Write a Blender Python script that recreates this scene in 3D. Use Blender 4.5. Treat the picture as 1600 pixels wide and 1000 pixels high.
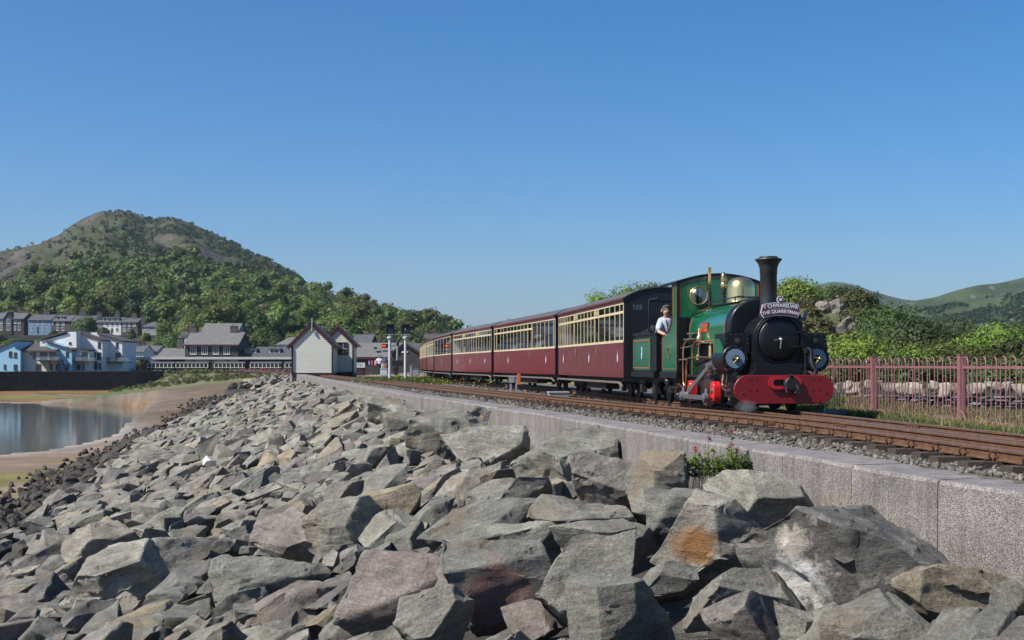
import bpy, bmesh, math, random
import numpy as np
from mathutils import Vector, Matrix
R = math.radians
random.seed(7)
rng = np.random.default_rng(7)
scene = bpy.context.scene
for o in list(bpy.data.objects): bpy.data.objects.remove(o)
col = scene.collection

# ------------------------------------------------------------------ camera, sky, sun, exposure
EYE, FPX, HOR = 0.79, 2000.0, 571.0          # eye height over the rails, focal length and horizon row in photo pixels
cam_d = bpy.data.cameras.new('camera'); cam = bpy.data.objects.new('camera', cam_d); col.objects.link(cam)
cam.location = (0, 0, EYE); cam.rotation_euler = (R(90), 0, 0)
cam_d.sensor_width = 36; cam_d.lens = 36*FPX/1600; cam_d.shift_y = (HOR-500)/1600
cam_d.clip_start = 0.1; cam_d.clip_end = 20000
scene.camera = cam
SUN_AZ, SUN_EL = R(26), R(47)                 # azimuth from -X towards -Y
to_sun = Vector((-math.cos(SUN_AZ)*math.cos(SUN_EL), -math.sin(SUN_AZ)*math.cos(SUN_EL), math.sin(SUN_EL)))
world = bpy.data.worlds.new('World'); scene.world = world; world.use_nodes = True
wn = world.node_tree.nodes; wl = world.node_tree.links
sky = wn.new('ShaderNodeTexSky'); sky.sky_type = 'NISHITA'; sky.sun_disc = False
sky.sun_elevation = SUN_EL
sky.sun_rotation = math.atan2(to_sun.x, to_sun.y)
sky.altitude = 0; sky.air_density = 1.0; sky.dust_density = 1.0; sky.ozone_density = 9.0
wn['Background'].inputs['Strength'].default_value = 0.092
hsv = wn.new('ShaderNodeHueSaturation'); hsv.inputs['Saturation'].default_value = 1.2; wl.new(sky.outputs[0], hsv.inputs['Color'])
wl.new(hsv.outputs[0], wn['Background'].inputs['Color'])
sun_d = bpy.data.lights.new('sun', 'SUN'); sun = bpy.data.objects.new('sun', sun_d); col.objects.link(sun)
sun_d.energy = 4.9; sun_d.angle = R(0.5); sun_d.color = (1.0, 0.955, 0.89)
sun.rotation_euler = (-to_sun).to_track_quat('-Z', 'Y').to_euler(); sun.location = (-60, -20, 70)
scene.view_settings.view_transform = 'Standard'; scene.view_settings.look = 'None'
scene.view_settings.exposure = 0.52; scene.view_settings.gamma = 1.0; scene.view_settings.use_curve_mapping = False
scene.render.engine = 'CYCLES'
scene.cycles.use_denoising = True
scene.cycles.max_bounces = 6; scene.cycles.diffuse_bounces = 3; scene.cycles.glossy_bounces = 3
scene.cycles.transparent_max_bounces = 10; scene.cycles.transmission_bounces = 4
scene.cycles.volume_bounces = 0
scene.cycles.caustics_reflective = False; scene.cycles.caustics_refractive = False

# ------------------------------------------------------------------ helpers
def P(px, py, Y):                              # photo pixel at a known depth -> point
    return Vector(((px-800)/FPX*Y, Y, EYE+(HOR-py)/FPX*Y))
def tag(o, label=None, cat=None, group=None, kind=None):
    if label: o['label'] = label
    if cat: o['category'] = cat
    if group: o['group'] = group
    if kind: o['kind'] = kind
    return o
def empty(name, loc=(0,0,0), rz=0, label=None, cat=None, group=None, kind=None):
    o = bpy.data.objects.new(name, None); col.objects.link(o)
    o.location = loc; o.rotation_euler = (0,0,rz); o.empty_display_size = .3
    return tag(o, label, cat, group, kind)
def obj(name, me, m=None, parent=None, loc=None, rot=None, scale=None):
    o = bpy.data.objects.new(name, me); col.objects.link(o)
    if m is not None:
        ms = m if isinstance(m, (list, tuple)) else [m]
        if len(me.materials) == 0:
            for k in ms: me.materials.append(k)
    if parent: o.parent = parent
    if loc is not None: o.location = loc
    if rot is not None: o.rotation_euler = rot
    if scale is not None: o.scale = scale
    return o
def np_mesh(name, V, F, mi=None, smooth=False):
    """F: one face array, or a list of face arrays (triangles and quads)"""
    me = bpy.data.meshes.new(name); Fl = F if isinstance(F, list) else [F]
    V = np.asarray(V, np.float32); Fl = [np.asarray(f, np.int32) for f in Fl if len(f)]
    lt = np.concatenate([np.full(len(f), f.shape[1], np.int32) for f in Fl]); ls = np.concatenate([[0], np.cumsum(lt)[:-1]]).astype(np.int32)
    lv = np.concatenate([f.ravel() for f in Fl]); n = len(lt)
    me.vertices.add(len(V)); me.vertices.foreach_set('co', V.ravel())
    me.loops.add(len(lv)); me.loops.foreach_set('vertex_index', lv)
    me.polygons.add(n); me.polygons.foreach_set('loop_start', ls); me.polygons.foreach_set('loop_total', lt)
    if mi is not None: me.polygons.foreach_set('material_index', np.asarray(mi, np.int32))
    me.polygons.foreach_set('use_smooth', np.full(n, smooth, bool))
    me.update(calc_edges=True)
    return me
class MB:
    """collects shapes; build() links them as ONE mesh object"""
    def __init__(s): s.v = []; s.f = []; s.mi = []; s.k = 0
    def add(s, vs, fs, k=None):
        n = len(s.v); s.v += [tuple(p) for p in vs]
        for f in fs: s.f.append([i+n for i in f]); s.mi.append(s.k if k is None else k)
        return s
    def box(s, x0, x1, y0, y1, z0, z1, k=None):
        return s.add([(x0,y0,z0),(x1,y0,z0),(x1,y1,z0),(x0,y1,z0),(x0,y0,z1),(x1,y0,z1),(x1,y1,z1),(x0,y1,z1)],
                     [(3,2,1,0),(4,5,6,7),(0,1,5,4),(1,2,6,5),(2,3,7,6),(3,0,4,7)], k)
    def obox(s, M, sx, sy, sz, k=None):        # box centred on matrix M
        vs = [M @ Vector((a*sx/2, b*sy/2, c*sz/2)) for a,b,c in ((-1,-1,-1),(1,-1,-1),(1,1,-1),(-1,1,-1),(-1,-1,1),(1,-1,1),(1,1,1),(-1,1,1))]
        return s.add(vs, [(3,2,1,0),(4,5,6,7),(0,1,5,4),(1,2,6,5),(2,3,7,6),(3,0,4,7)], k)
    def bar(s, a, b, w, h=None, k=None):       # square bar from a to b
        a = Vector(a); b = Vector(b); d = b-a; h = h or w
        q = d.to_track_quat('Y', 'Z').to_matrix().to_4x4(); q.translation = (a+b)/2
        return s.obox(q, w, d.length, h, k)
    def prism(s, pts, axis, a, b, k=None):     # 2D outline extruded along axis: 'x' pts=(y,z), 'y' pts=(x,z), 'z' pts=(x,y)
        def m(p, t): return {'x': (t,p[0],p[1]), 'y': (p[0],t,p[1]), 'z': (p[0],p[1],t)}[axis]
        n = len(pts); ar = sum(pts[i][0]*pts[(i+1)%n][1]-pts[(i+1)%n][0]*pts[i][1] for i in range(n))
        if ar < 0: pts = pts[::-1]
        if a > b: a, b = b, a
        vs = [m(p,a) for p in pts]+[m(p,b) for p in pts]
        fs = [list(range(n))[::-1], list(range(n,2*n))]+[(i,(i+1)%n,n+(i+1)%n,n+i) for i in range(n)]
        if axis == 'y': fs = [list(f)[::-1] for f in fs]
        return s.add(vs, fs, k)
    def tube(s, path, r, n=8, k=None, cap=True):
        path = [Vector(p) for p in path]; L = len(path); rr = r if isinstance(r, (list, tuple)) else [r]*L
        base = len(s.v); up = Vector((0,0,1)); prev = None; vs = []
        for i, p in enumerate(path):
            t = (path[min(i+1,L-1)]-path[max(i-1,0)]).normalized()
            a = prev if prev is not None else (up if abs(t.z) < .9 else Vector((1,0,0)))
            e1 = (a-t*a.dot(t)).normalized(); e2 = t.cross(e1); prev = e1
            for j in range(n):
                an = 2*math.pi*j/n; vs.append(p+(e1*math.cos(an)+e2*math.sin(an))*rr[i])
        fs = [(i*n+j, i*n+(j+1)%n, (i+1)*n+(j+1)%n, (i+1)*n+j) for i in range(L-1) for j in range(n)]
        if cap: fs += [list(range(n))[::-1], [(L-1)*n+j for j in range(n)]]
        return s.add(vs, fs, k)
    def lathe(s, prof, c=(0,0,0), axis='z', n=20, k=None, ring=False):   # prof = (r, t) along axis
        vs = []; c = Vector(c)
        for r, t in prof:
            for j in range(n):
                an = 2*math.pi*j/n; x, y = r*math.cos(an), r*math.sin(an)
                vs.append(c+Vector({'z': (x,y,t), 'x': (t,x,y), 'y': (y,t,x)}[axis]))
        L = len(prof)
        fs = [(i*n+j, i*n+(j+1)%n, (i+1)*n+(j+1)%n, (i+1)*n+j) for i in range(L-1) for j in range(n)]
        if ring: fs += [((L-1)*n+j, (L-1)*n+(j+1)%n, (j+1)%n, j) for j in range(n)]; return s.add(vs, fs, k)
        if prof[0][0] > 1e-5: fs.append(list(range(n))[::-1])
        if prof[-1][0] > 1e-5: fs.append([(L-1)*n+j for j in range(n)])
        return s.add(vs, fs, k)
    def mesh(s, name, smooth=None):
        me = bpy.data.meshes.new(name); me.from_pydata(s.v, [], s.f)
        if any(s.mi): me.polygons.foreach_set('material_index', s.mi)
        me.update()
        if smooth is not None:
            me.polygons.foreach_set('use_smooth', [True]*len(me.polygons)); me.set_sharp_from_angle(angle=R(smooth))
        return me
    def build(s, name, m, parent=None, smooth=None, bevel=0, loc=None, rot=None):
        o = obj(name, s.mesh(name, smooth), m, parent, loc, rot)
        if bevel:
            b = o.modifiers.new('bevel', 'BEVEL'); b.width = bevel; b.segments = 2; b.limit_method = 'ANGLE'; b.angle_limit = R(40)
        return o
def plate(outer, holes, axis, a, b, name, m, parent=None, bevel=0):
    """flat plate with real holes; 2D outlines like MB.prism"""
    bm = bmesh.new(); loops = []
    def mp(p, t): return {'x': (t,p[0],p[1]), 'y': (p[0],t,p[1]), 'z': (p[0],p[1],t)}[axis]
    es = []
    for lp in [outer]+holes:
        vs = [bm.verts.new(mp(p, a)) for p in lp]
        es += [bm.edges.new((vs[i], vs[(i+1)%len(vs)])) for i in range(len(vs))]
    r = bmesh.ops.triangle_fill(bm, use_beauty=True, edges=es)
    fs = [g for g in r['geom'] if isinstance(g, bmesh.types.BMFace)]
    ext = bmesh.ops.extrude_face_region(bm, geom=fs)
    d = Vector(mp((0,0), b-a))
    bmesh.ops.translate(bm, vec=d, verts=[g for g in ext['geom'] if isinstance(g, bmesh.types.BMVert)])
    bmesh.ops.recalc_face_normals(bm, faces=bm.faces)
    me = bpy.data.meshes.new(name); bm.to_mesh(me); bm.free()
    return obj(name, me, m, parent)
def circle(cx, cy, r, n=24): return [(cx+r*math.cos(2*math.pi*i/n), cy+r*math.sin(2*math.pi*i/n)) for i in range(n)]
def stadium(x0, x1, z0, z1, n=10):
    r = (z1-z0)/2; cz = (z0+z1)/2
    return ([(x1-r+r*math.sin(a), cz-r*math.cos(a)) for a in [math.pi*i/n for i in range(n+1)]] +
            [(x0+r-r*math.sin(a), cz+r*math.cos(a)) for a in [math.pi*i/n for i in range(n+1)]])
def text_mesh(s, size, extrude=.004, bend=None, bold=0):
    cu = bpy.data.curves.new('t', 'FONT'); cu.body = s; cu.size = size; cu.extrude = extrude
    cu.align_x = 'CENTER'; cu.align_y = 'CENTER'; cu.resolution_u = 3; cu.offset = bold
    o = bpy.data.objects.new('t', cu); col.objects.link(o)
    dg = bpy.context.evaluated_depsgraph_get()
    me = bpy.data.meshes.new_from_object(o.evaluated_get(dg)); bpy.data.objects.remove(o); bpy.data.curves.remove(cu)
    if bend:
        for v in me.vertices:
            a = v.co.x/bend; rr = bend+v.co.y; v.co.x = rr*math.sin(a); v.co.y = rr*math.cos(a)-bend
    me.materials.clear()
    return me
def catmull(pts, step=.25):
    out = []; n = len(pts)
    for i in range(n-1):
        p0, p1, p2, p3 = [np.array(pts[min(max(j,0),n-1)], float) for j in (i-1,i,i+1,i+2)]
        m = max(2, int(np.linalg.norm(p2-p1)/step))
        # centripetal-like tangents for uneven spacing
        d1 = np.linalg.norm(p2-p1); d0 = max(np.linalg.norm(p1-p0),1e-3); d2 = max(np.linalg.norm(p3-p2),1e-3)
        t1 = ((p1-p0)/d0*d1+(p2-p1)/d1*d0)/(d0+d1)*d1 if i > 0 else p2-p1
        t2 = ((p2-p1)/d1*d2+(p3-p2)/d2*d1)/(d1+d2)*d1 if i < n-2 else p2-p1
        for k in range(m):
            t = k/m; h = (2*t**3-3*t**2+1, t**3-2*t**2+t, -2*t**3+3*t**2, t**3-t**2)
            out.append(h[0]*p1+h[1]*t1+h[2]*p2+h[3]*t2)
    out.append(np.array(pts[-1], float))
    return np.array(out)
class Path:
    def __init__(s, pts, step=.25):
        s.p = catmull(pts, step); d = np.linalg.norm(np.diff(s.p, axis=0), axis=1); s.s = np.concatenate([[0], np.cumsum(d)]); s.len = s.s[-1]
    def at(s, t): return Vector((float(np.interp(t, s.s, s.p[:,0])), float(np.interp(t, s.s, s.p[:,1])), 0))
    def dir(s, t): return (s.at(t+.2)-s.at(t-.2)).normalized()
    def s_at_y(s, Y):
        o = np.argsort(s.p[:,1]); return float(np.interp(Y, s.p[o,1], s.s[o]))
    def x_at_y(s, Y):
        o = np.argsort(s.p[:,1]); return np.interp(Y, s.p[o,1], s.p[o,0])
def hash2(ix, iy, seed):
    h = (ix.astype(np.int64)*374761393+iy.astype(np.int64)*668265263+seed*1442695041) & 0x7fffffff
    h = ((h ^ (h >> 13))*1274126177) & 0x7fffffff
    return ((h ^ (h >> 16)) & 0xffff)/65535.0
def vnoise(x, y, seed=0):
    x = np.asarray(x, float); y = np.asarray(y, float)
    ix = np.floor(x); iy = np.floor(y); fx = x-ix; fy = y-iy
    fx = fx*fx*(3-2*fx); fy = fy*fy*(3-2*fy)
    a = hash2(ix,iy,seed); b = hash2(ix+1,iy,seed); c = hash2(ix,iy+1,seed); d = hash2(ix+1,iy+1,seed)
    return (a*(1-fx)+b*fx)*(1-fy)+(c*(1-fx)+d*fx)*fy
def fbm(x, y, seed=0, oct=4):
    t = 0; a = .5
    for i in range(oct): t = t+a*vnoise(x*2**i, y*2**i, seed+i*17); a *= .5
    return t/(1-.5**oct)
def sst(a, b, x): t = np.clip((x-a)/(b-a), 0, 1); return t*t*(3-2*t)

# ------------------------------------------------------------------ materials
MATS = {}
def mat(name, c, rough=.6, metal=0, var=0, vs=4, bump=0, bs=30, coat=0, objvar=0, spec=.5, emit=0, c2=None, stretch=None, facevar=0, trans=0, alpha=1):
    if name in MATS: return MATS[name]
    m = bpy.data.materials.new(name); m.use_nodes = True; MATS[name] = m
    N, L = m.node_tree.nodes, m.node_tree.links; b = N['Principled BSDF']
    b.inputs['Base Color'].default_value = (*c, 1); b.inputs['Roughness'].default_value = rough
    b.inputs['Metallic'].default_value = metal; b.inputs['Coat Weight'].default_value = coat; b.inputs['Coat Roughness'].default_value = .08
    b.inputs['Specular IOR Level'].default_value = spec; b.inputs['Transmission Weight'].default_value = trans; b.inputs['Alpha'].default_value = alpha
    if emit: b.inputs['Emission Color'].default_value = (*c, 1); b.inputs['Emission Strength'].default_value = emit
    if var or bump or objvar or c2:
        tc = N.new('ShaderNodeTexCoord'); mp = N.new('ShaderNodeMapping'); L.new(tc.outputs['Object'], mp.inputs['Vector'])
        if stretch: mp.inputs['Scale'].default_value = stretch
        oi = N.new('ShaderNodeObjectInfo')
        ad = N.new('ShaderNodeVectorMath'); ad.operation = 'ADD'; L.new(mp.outputs[0], ad.inputs[0])
        mu = N.new('ShaderNodeMath'); mu.operation = 'MULTIPLY'; mu.inputs[1].default_value = 37; L.new(oi.outputs['Random'], mu.inputs[0]); L.new(mu.outputs[0], ad.inputs[1])
        vec = ad.outputs[0]
        last = None
        if var or c2:
            n = N.new('ShaderNodeTexNoise'); n.inputs['Scale'].default_value = vs; n.inputs['Detail'].default_value = 6; n.inputs['Roughness'].default_value = .65
            L.new(vec, n.inputs['Vector'])
            r = N.new('ShaderNodeValToRGB'); r.color_ramp.elements[0].position = .3; r.color_ramp.elements[1].position = .72
            lo = c2 if c2 else tuple(x*(1-var) for x in c); hi = c if c2 else tuple(min(1, x*(1+var)) for x in c)
            r.color_ramp.elements[0].color = (*lo, 1); r.color_ramp.elements[1].color = (*hi, 1)
            L.new(n.outputs['Fac'], r.inputs[0]); last = r.outputs[0]
            L.new(last, b.inputs['Base Color'])
        if objvar:
            hs = N.new('ShaderNodeHueSaturation'); mr = N.new('ShaderNodeMapRange')
            mr.inputs['To Min'].default_value = 1-objvar; mr.inputs['To Max'].default_value = 1+objvar
            L.new(oi.outputs['Random'], mr.inputs['Value']); L.new(mr.outputs[0], hs.inputs['Value'])
            if last: L.new(last, hs.inputs['Color'])
            else: hs.inputs['Color'].default_value = (*c, 1)
            L.new(hs.outputs[0], b.inputs['Base Color'])
        if bump:
            n2 = N.new('ShaderNodeTexNoise'); n2.inputs['Scale'].default_value = bs; n2.inputs['Detail'].default_value = 5
            L.new(vec, n2.inputs['Vector'])
            bp = N.new('ShaderNodeBump'); bp.inputs['Strength'].default_value = min(1, bump); bp.inputs['Distance'].default_value = .02 if bump <= 1 else .02*bump
            L.new(n2.outputs['Fac'], bp.inputs['Height']); L.new(bp.outputs[0], b.inputs['Normal'])
    return m
def foliage_mat(name, c, hv=.25, trans=.25, attr=None):
    if name in MATS: return MATS[name]
    m = bpy.data.materials.new(name); m.use_nodes = True; MATS[name] = m
    N, L = m.node_tree.nodes, m.node_tree.links; b = N['Principled BSDF']; out = N['Material Output']
    b.inputs['Roughness'].default_value = .55; b.inputs['Specular IOR Level'].default_value = .3
    ge = N.new('ShaderNodeNewGeometry')
    if attr: oi = N.new('ShaderNodeAttribute'); oi.attribute_type = 'OBJECT' if attr == 'tint' else 'GEOMETRY'; oi.attribute_name = attr; rnd = oi.outputs['Fac']
    else: oi = N.new('ShaderNodeObjectInfo'); rnd = oi.outputs['Random']
    hs = N.new('ShaderNodeHueSaturation'); hs.inputs['Color'].default_value = (*c, 1)
    mr = N.new('ShaderNodeMapRange'); mr.inputs['To Min'].default_value = .5-.045; mr.inputs['To Max'].default_value = .5+.03
    L.new(rnd, mr.inputs['Value']); L.new(mr.outputs[0], hs.inputs['Hue'])
    m2 = N.new('ShaderNodeMath'); m2.operation = 'MULTIPLY'; m2.inputs[1].default_value = 7.13; L.new(rnd, m2.inputs[0])
    m3 = N.new('ShaderNodeMath'); m3.operation = 'FRACT'; L.new(m2.outputs[0], m3.inputs[0])
    mv = N.new('ShaderNodeMapRange'); mv.inputs['To Min'].default_value = 1-hv; mv.inputs['To Max'].default_value = 1+hv*1.3
    L.new(m3.outputs[0], mv.inputs['Value'])
    mi = N.new('ShaderNodeMapRange'); mi.inputs['To Min'].default_value = .75; mi.inputs['To Max'].default_value = 1.3
    L.new(ge.outputs['Random Per Island'], mi.inputs['Value'])
    mm = N.new('ShaderNodeMath'); mm.operation = 'MULTIPLY'; L.new(mv.outputs[0], mm.inputs[0]); L.new(mi.outputs[0], mm.inputs[1])
    L.new(mm.outputs[0], hs.inputs['Value']); L.new(hs.outputs[0], b.inputs['Base Color'])
    if trans:
        t = N.new('ShaderNodeBsdfTranslucent'); mx = N.new('ShaderNodeMixShader'); mx.inputs[0].default_value = trans
        L.new(hs.outputs[0], t.inputs['Color']); L.new(b.outputs[0], mx.inputs[1]); L.new(t.outputs[0], mx.inputs[2]); L.new(mx.outputs[0], out.inputs['Surface'])
    return m
def glass_mat(name, tint=(.75,.82,.85), refl=.25, dark=0.0):
    if name in MATS: return MATS[name]
    m = bpy.data.materials.new(name); m.use_nodes = True; MATS[name] = m
    N, L = m.node_tree.nodes, m.node_tree.links; out = N['Material Output']; N.remove(N['Principled BSDF'])
    t = N.new('ShaderNodeBsdfTransparent'); t.inputs[0].default_value = (*tint, 1)
    g = N.new('ShaderNodeBsdfGlossy'); g.inputs['Roughness'].default_value = .03; g.inputs['Color'].default_value = (.9,.95,1,1)
    lw = N.new('ShaderNodeFresnel'); lw.inputs['IOR'].default_value = 1.5
    ad = N.new('ShaderNodeMath'); ad.operation = 'ADD'; ad.inputs[1].default_value = refl; ad.use_clamp = True; L.new(lw.outputs[0], ad.inputs[0])
    mx = N.new('ShaderNodeMixShader'); L.new(ad.outputs[0], mx.inputs[0]); L.new(t.outputs[0], mx.inputs[1]); L.new(g.outputs[0], mx.inputs[2])
    L.new(mx.outputs[0], out.inputs['Surface']); return m
# ------------------------------------------------------------------ lines of the place
ZW = -4.2                                       # water level
WALL = Path([(4.95,-40),(4.85,0),(4.62,4),(4.3,8),(4.0,10.0),(3.69,11.1),(3.06,14.4),(2.68,16.1),(2.05,18.8),(1.5,21.6),(.66,25.7),(-.3,29.7),(-1.9,37),(-2.85,40.7),(-3.58,43.7),(-5.6,53.5),(-7.45,61.9),(-13.6,91),(-19.7,113.5)], .5)
TN = Path([(7.4,-40),(6.25,0),(5.85,4),(5.42,8),(4.98,11.8),(4.22,18.4),(2.2,27),(.2,36),(-2.0,45.8),(-6.1,64.4),(-10.3,83),(-17,113),(-27,150),(-42,200)], .4)
TF = Path([(7.6,-40),(6.5,0),(6.32,4),(6.12,8),(5.88,11.8),(5.56,14.8),(4.66,21.9),(3.72,29.4),(2.42,40),(.25,52),(-2.15,65),(-3.95,78),(-5.6,94),(-7.0,110),(-9.5,140),(-14,180)], .4)
def wx(Y): return WALL.x_at_y(Y)
def zwall(Y): return -.2+.27*sst(85, 113, np.asarray(Y, float))
POOL = np.array([(-29,71),(-27.4,75),(-27.2,81),(-28,90),(-31,108),(-35.8,133),(-41,148),(-52,163),(-68,170),(-100,168),(-150,140),(-150,80),(-90,64),(-45,68)], float)
SHORE = np.array([(-19.9,114),(-23,130),(-29,160),(-38,205),(-50,238),(-58,244),(-65,242)], float)
QUAY = np.array([(-66,241),(-69,236),(-92,226),(-121,160),(-185,10)], float)
def seg_dist(X, Y, pl, closed=False):
    d = np.full(np.shape(X), 1e9); n = len(pl)
    for i in range(n if closed else n-1):
        a = pl[i]; b = pl[(i+1)%n]; e = b-a; t = np.clip(((X-a[0])*e[0]+(Y-a[1])*e[1])/(e@e), 0, 1)
        d = np.minimum(d, np.hypot(X-a[0]-t*e[0], Y-a[1]-t*e[1]))
    return d
def inside(X, Y, pl):
    c = np.zeros(np.shape(X), bool); n = len(pl)
    for i in range(n):
        x1, y1 = pl[i]; x2, y2 = pl[(i+1)%n]
        if y1 == y2: continue
        c ^= ((y1 > Y) != (y2 > Y)) & (X < (x2-x1)*(Y-y1)/(y2-y1)+x1)
    return c
WOODL = np.array([(-900,470),(-400,450),(0,436),(60,414),(150,404),(250,396),(300,399),(340,413),(430,424),(500,442),(560,467),(600,482),(640,492),(680,500),(715,512),(760,545),(800,562),(860,571),(2600,571)], float)
ROCKL = np.array([(-1200,500),(-500,470),(-200,420),(-60,402),(0,395),(30,385),(62,382),(84,372),(110,352),(130,339),(150,330),(163,326),(175,329),(190,326),(205,331),(225,339),(250,340),(275,340),(295,346),(310,352),(350,371),(400,398),(425,408),(431,414),(450,428),(480,446),(520,470),(600,520),(700,560),(740,571),(2600,571)], float)
FARA = np.array([(0,571),(1000,571),(1150,480),(1230,452),(1270,443),(1285,441),(1302,438),(1320,440),(1345,447),(1380,457),(1410,464),(1440,468),(1480,480),(1600,510),(1800,560),(1900,571)], float)
FARB = np.array([(0,571),(1250,571),(1300,540),(1360,500),(1400,476),(1430,467),(1460,462),(1480,455),(1505,447),(1530,441),(1560,439),(1580,435),(1600,431),(1660,420),(1750,410),(1900,420),(2300,470),(2900,560),(3500,571)], float)
def toe_w(Y): return np.interp(Y, [-40,40,60,75,88,100,112,130,165], [12.0,11.6,11.6,11.3,10.4,8.3,5.4,3.0,1.8])
def H(X, Y, under=True):
    """height of the ground"""
    X = np.asarray(X, float); Y = np.asarray(Y, float)
    Yc = np.clip(Y, -39, 113.4); w = wx(Yc)
    # land level: formation, station, town
    land = -.2-.45*sst(90, 230, Y)
    dn = np.abs(X-TN.x_at_y(np.clip(Y,-39,199))); df = np.abs(X-TF.x_at_y(np.clip(Y,-39,179)))
    land = land+.015*(1-sst(.7, 1.3, np.minimum(dn, df)))
    land = land+.1*sst(7.0, 7.8, X)*(1-sst(40,70,Y))-.48*sst(8.0,10.5,X)*(Y>8)+.03*(fbm(X*.8, Y*.8, 3)-.5)
    Yd = np.maximum(Y, 1); px = 800+FPX*X/Yd
    # wooded shoulder, bare hill behind it
    zr = np.maximum(EYE+(HOR-np.interp(px, WOODL[:,0], WOODL[:,1]))/FPX*650-9, 0)
    zk = np.maximum(EYE+(HOR-np.interp(px, ROCKL[:,0], ROCKL[:,1]))/FPX*1100, 0)
    t = np.clip((Y-300)/350, 0, 1)
    hill = zr*t**1.2
    u = np.clip((Y-650)/450, 0, 1)
    back = zr+(np.maximum(zk, 0)-zr)*(u**.9)
    hill = np.where(Y > 650, back, hill)
    crag = (np.abs(fbm(X/38, Y/60, 11)-.5)*2)
    hill = hill+np.where(Y > 640, (crag*13-4+9*(fbm(X/13, Y/22, 13, 5)-.5)+5*(np.abs(fbm(X/5, Y/9, 14, 3)-.5)))*np.clip(zk/40,0,1)*np.clip((Y-640)/120,0,1)*np.clip((1085-Y)/60, 0, 1), 0)
    hill = hill*(1-sst(1110, 1900, Y))*(px < 1100)
    fa = np.maximum((HOR-np.interp(px, FARA[:,0], FARA[:,1]))/FPX*2400, 0)
    fb = np.maximum((HOR-np.interp(px, FARB[:,0], FARB[:,1]))/FPX*1500, 0)
    ha = fa*np.clip((Y-1600)/800, 0, 1)*(1-sst(2420, 3400, Y))
    hb = fb*np.clip((Y-700)/800, 0, 1)**1.1*(1-sst(1520, 2300, Y))
    cr2 = np.abs(fbm(X/60, Y/90, 21)-.5)*2
    hb = hb+(cr2*8-3)*np.clip(fb/60,0,1)*np.clip((Y-760)/100,0,1)*np.clip((1480-Y)/80,0,1)
    # rocky knoll beyond the stone wall
    kx, ky = 22.5, 105.0
    kd = np.hypot((X-kx)/12.5, (Y-ky)/22)
    knoll = 5.6*np.clip(1-kd**2.2, 0, 1)*(.8+.45*fbm(X/5, Y/7, 31))
    top = land+np.maximum(hill, np.maximum(ha, hb))+knoll
    # sea side
    sea_x = np.where(Y <= 113.5, w-X, 0)
    landpoly = np.concatenate([SHORE, QUAY[:4], [(-185,10),(-900,10),(-9000,9000),(9000,9000),(9000,113.5),(-19.9,113.6)]])
    on_land = np.where(Y <= 113.4, X > w+.35, inside(X, Y, landpoly)) | inside(X, Y, landpoly)
    d_rock = np.maximum(sea_x, 0)*.97
    d_shore = seg_dist(X, Y, SHORE)
    slope_r = -.85-.24*d_rock-(.5 if under else 0)
    slope_s = -.75-.105*d_shore-.30*np.clip(-63.5-X,0,20)+.25*(fbm(X/6, Y/9, 41)-.5)
    bank = np.where(Y <= 113.5, np.maximum(slope_r, slope_s-.6), slope_s)
    on_land = on_land & ~((seg_dist(X, Y, QUAY) < 6.5) & (Y > 100))
    dp = seg_dist(X, Y, POOL, True); ip = inside(X, Y, POOL)
    edge_x = np.where(Y <= 113.5, w, np.interp(Y, SHORE[:,1], SHORE[:,0])); tl = np.maximum(edge_x-X, 0)
    shelf = np.interp(Y, [55,70,88,100,112,130,165,200], [-4.3,-3.8,-3.5,-3.0,-2.3,-1.9,-1.7,-2.6])-.10*np.maximum(tl-toe_w(Y), 0)+.12*(fbm(X/4, Y/6, 52)-.5)
    shelf = np.minimum(shelf, ZW+.05+.16*dp)
    mud = ZW+np.minimum(.018*dp, .42)+.06*(fbm(X/5, Y/7, 51)-.5)*np.clip(dp/3,0,1)+.03
    sea = np.maximum(np.maximum(bank, mud), np.where(Y < 200, shelf, -9))
    sea = np.where(ip, ZW-np.minimum(.07*dp, .7)-.02, sea)
    return np.where(on_land, top, sea)
def Hp(x, y): return float(H(np.array([x]), np.array([y]))[0])
def zs(X, Y): return -.85-.24*np.maximum(wx(np.clip(Y,-39,113.4))-X, 0)*.97     # surface on which the boulders lie

# ------------------------------------------------------------------ ground sheet
th_in = np.arange(-24, 24.01, .15); th_out = np.concatenate([np.arange(-180, -24, 1.6), np.arange(24.9, 180, 1.6)])
th = np.sort(np.concatenate([th_in, th_out]))
rr = np.concatenate([np.geomspace(1.2, 120, 150), np.geomspace(120, 640, 90)[1:], np.arange(646, 1130, 4), np.geomspace(1135, 6500, 70)])
TH, RR = np.meshgrid(np.radians(th), rr); GX = RR*np.sin(TH); GY = RR*np.cos(TH)
GZ = H(GX, GY)
n, k = GZ.shape
V = np.stack([GX, GY, GZ], -1).reshape(-1, 3)
idx = np.arange(n*k).reshape(n, k); nx = np.roll(idx, -1, axis=1)
F = np.stack([idx[:-1], nx[:-1], nx[1:], idx[1:]], -1).reshape(-1, 4)[:, ::-1]
V = np.concatenate([V, [[0,0,Hp(0,0)]]])
me = np_mesh('ground', V, F, smooth=True)
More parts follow.
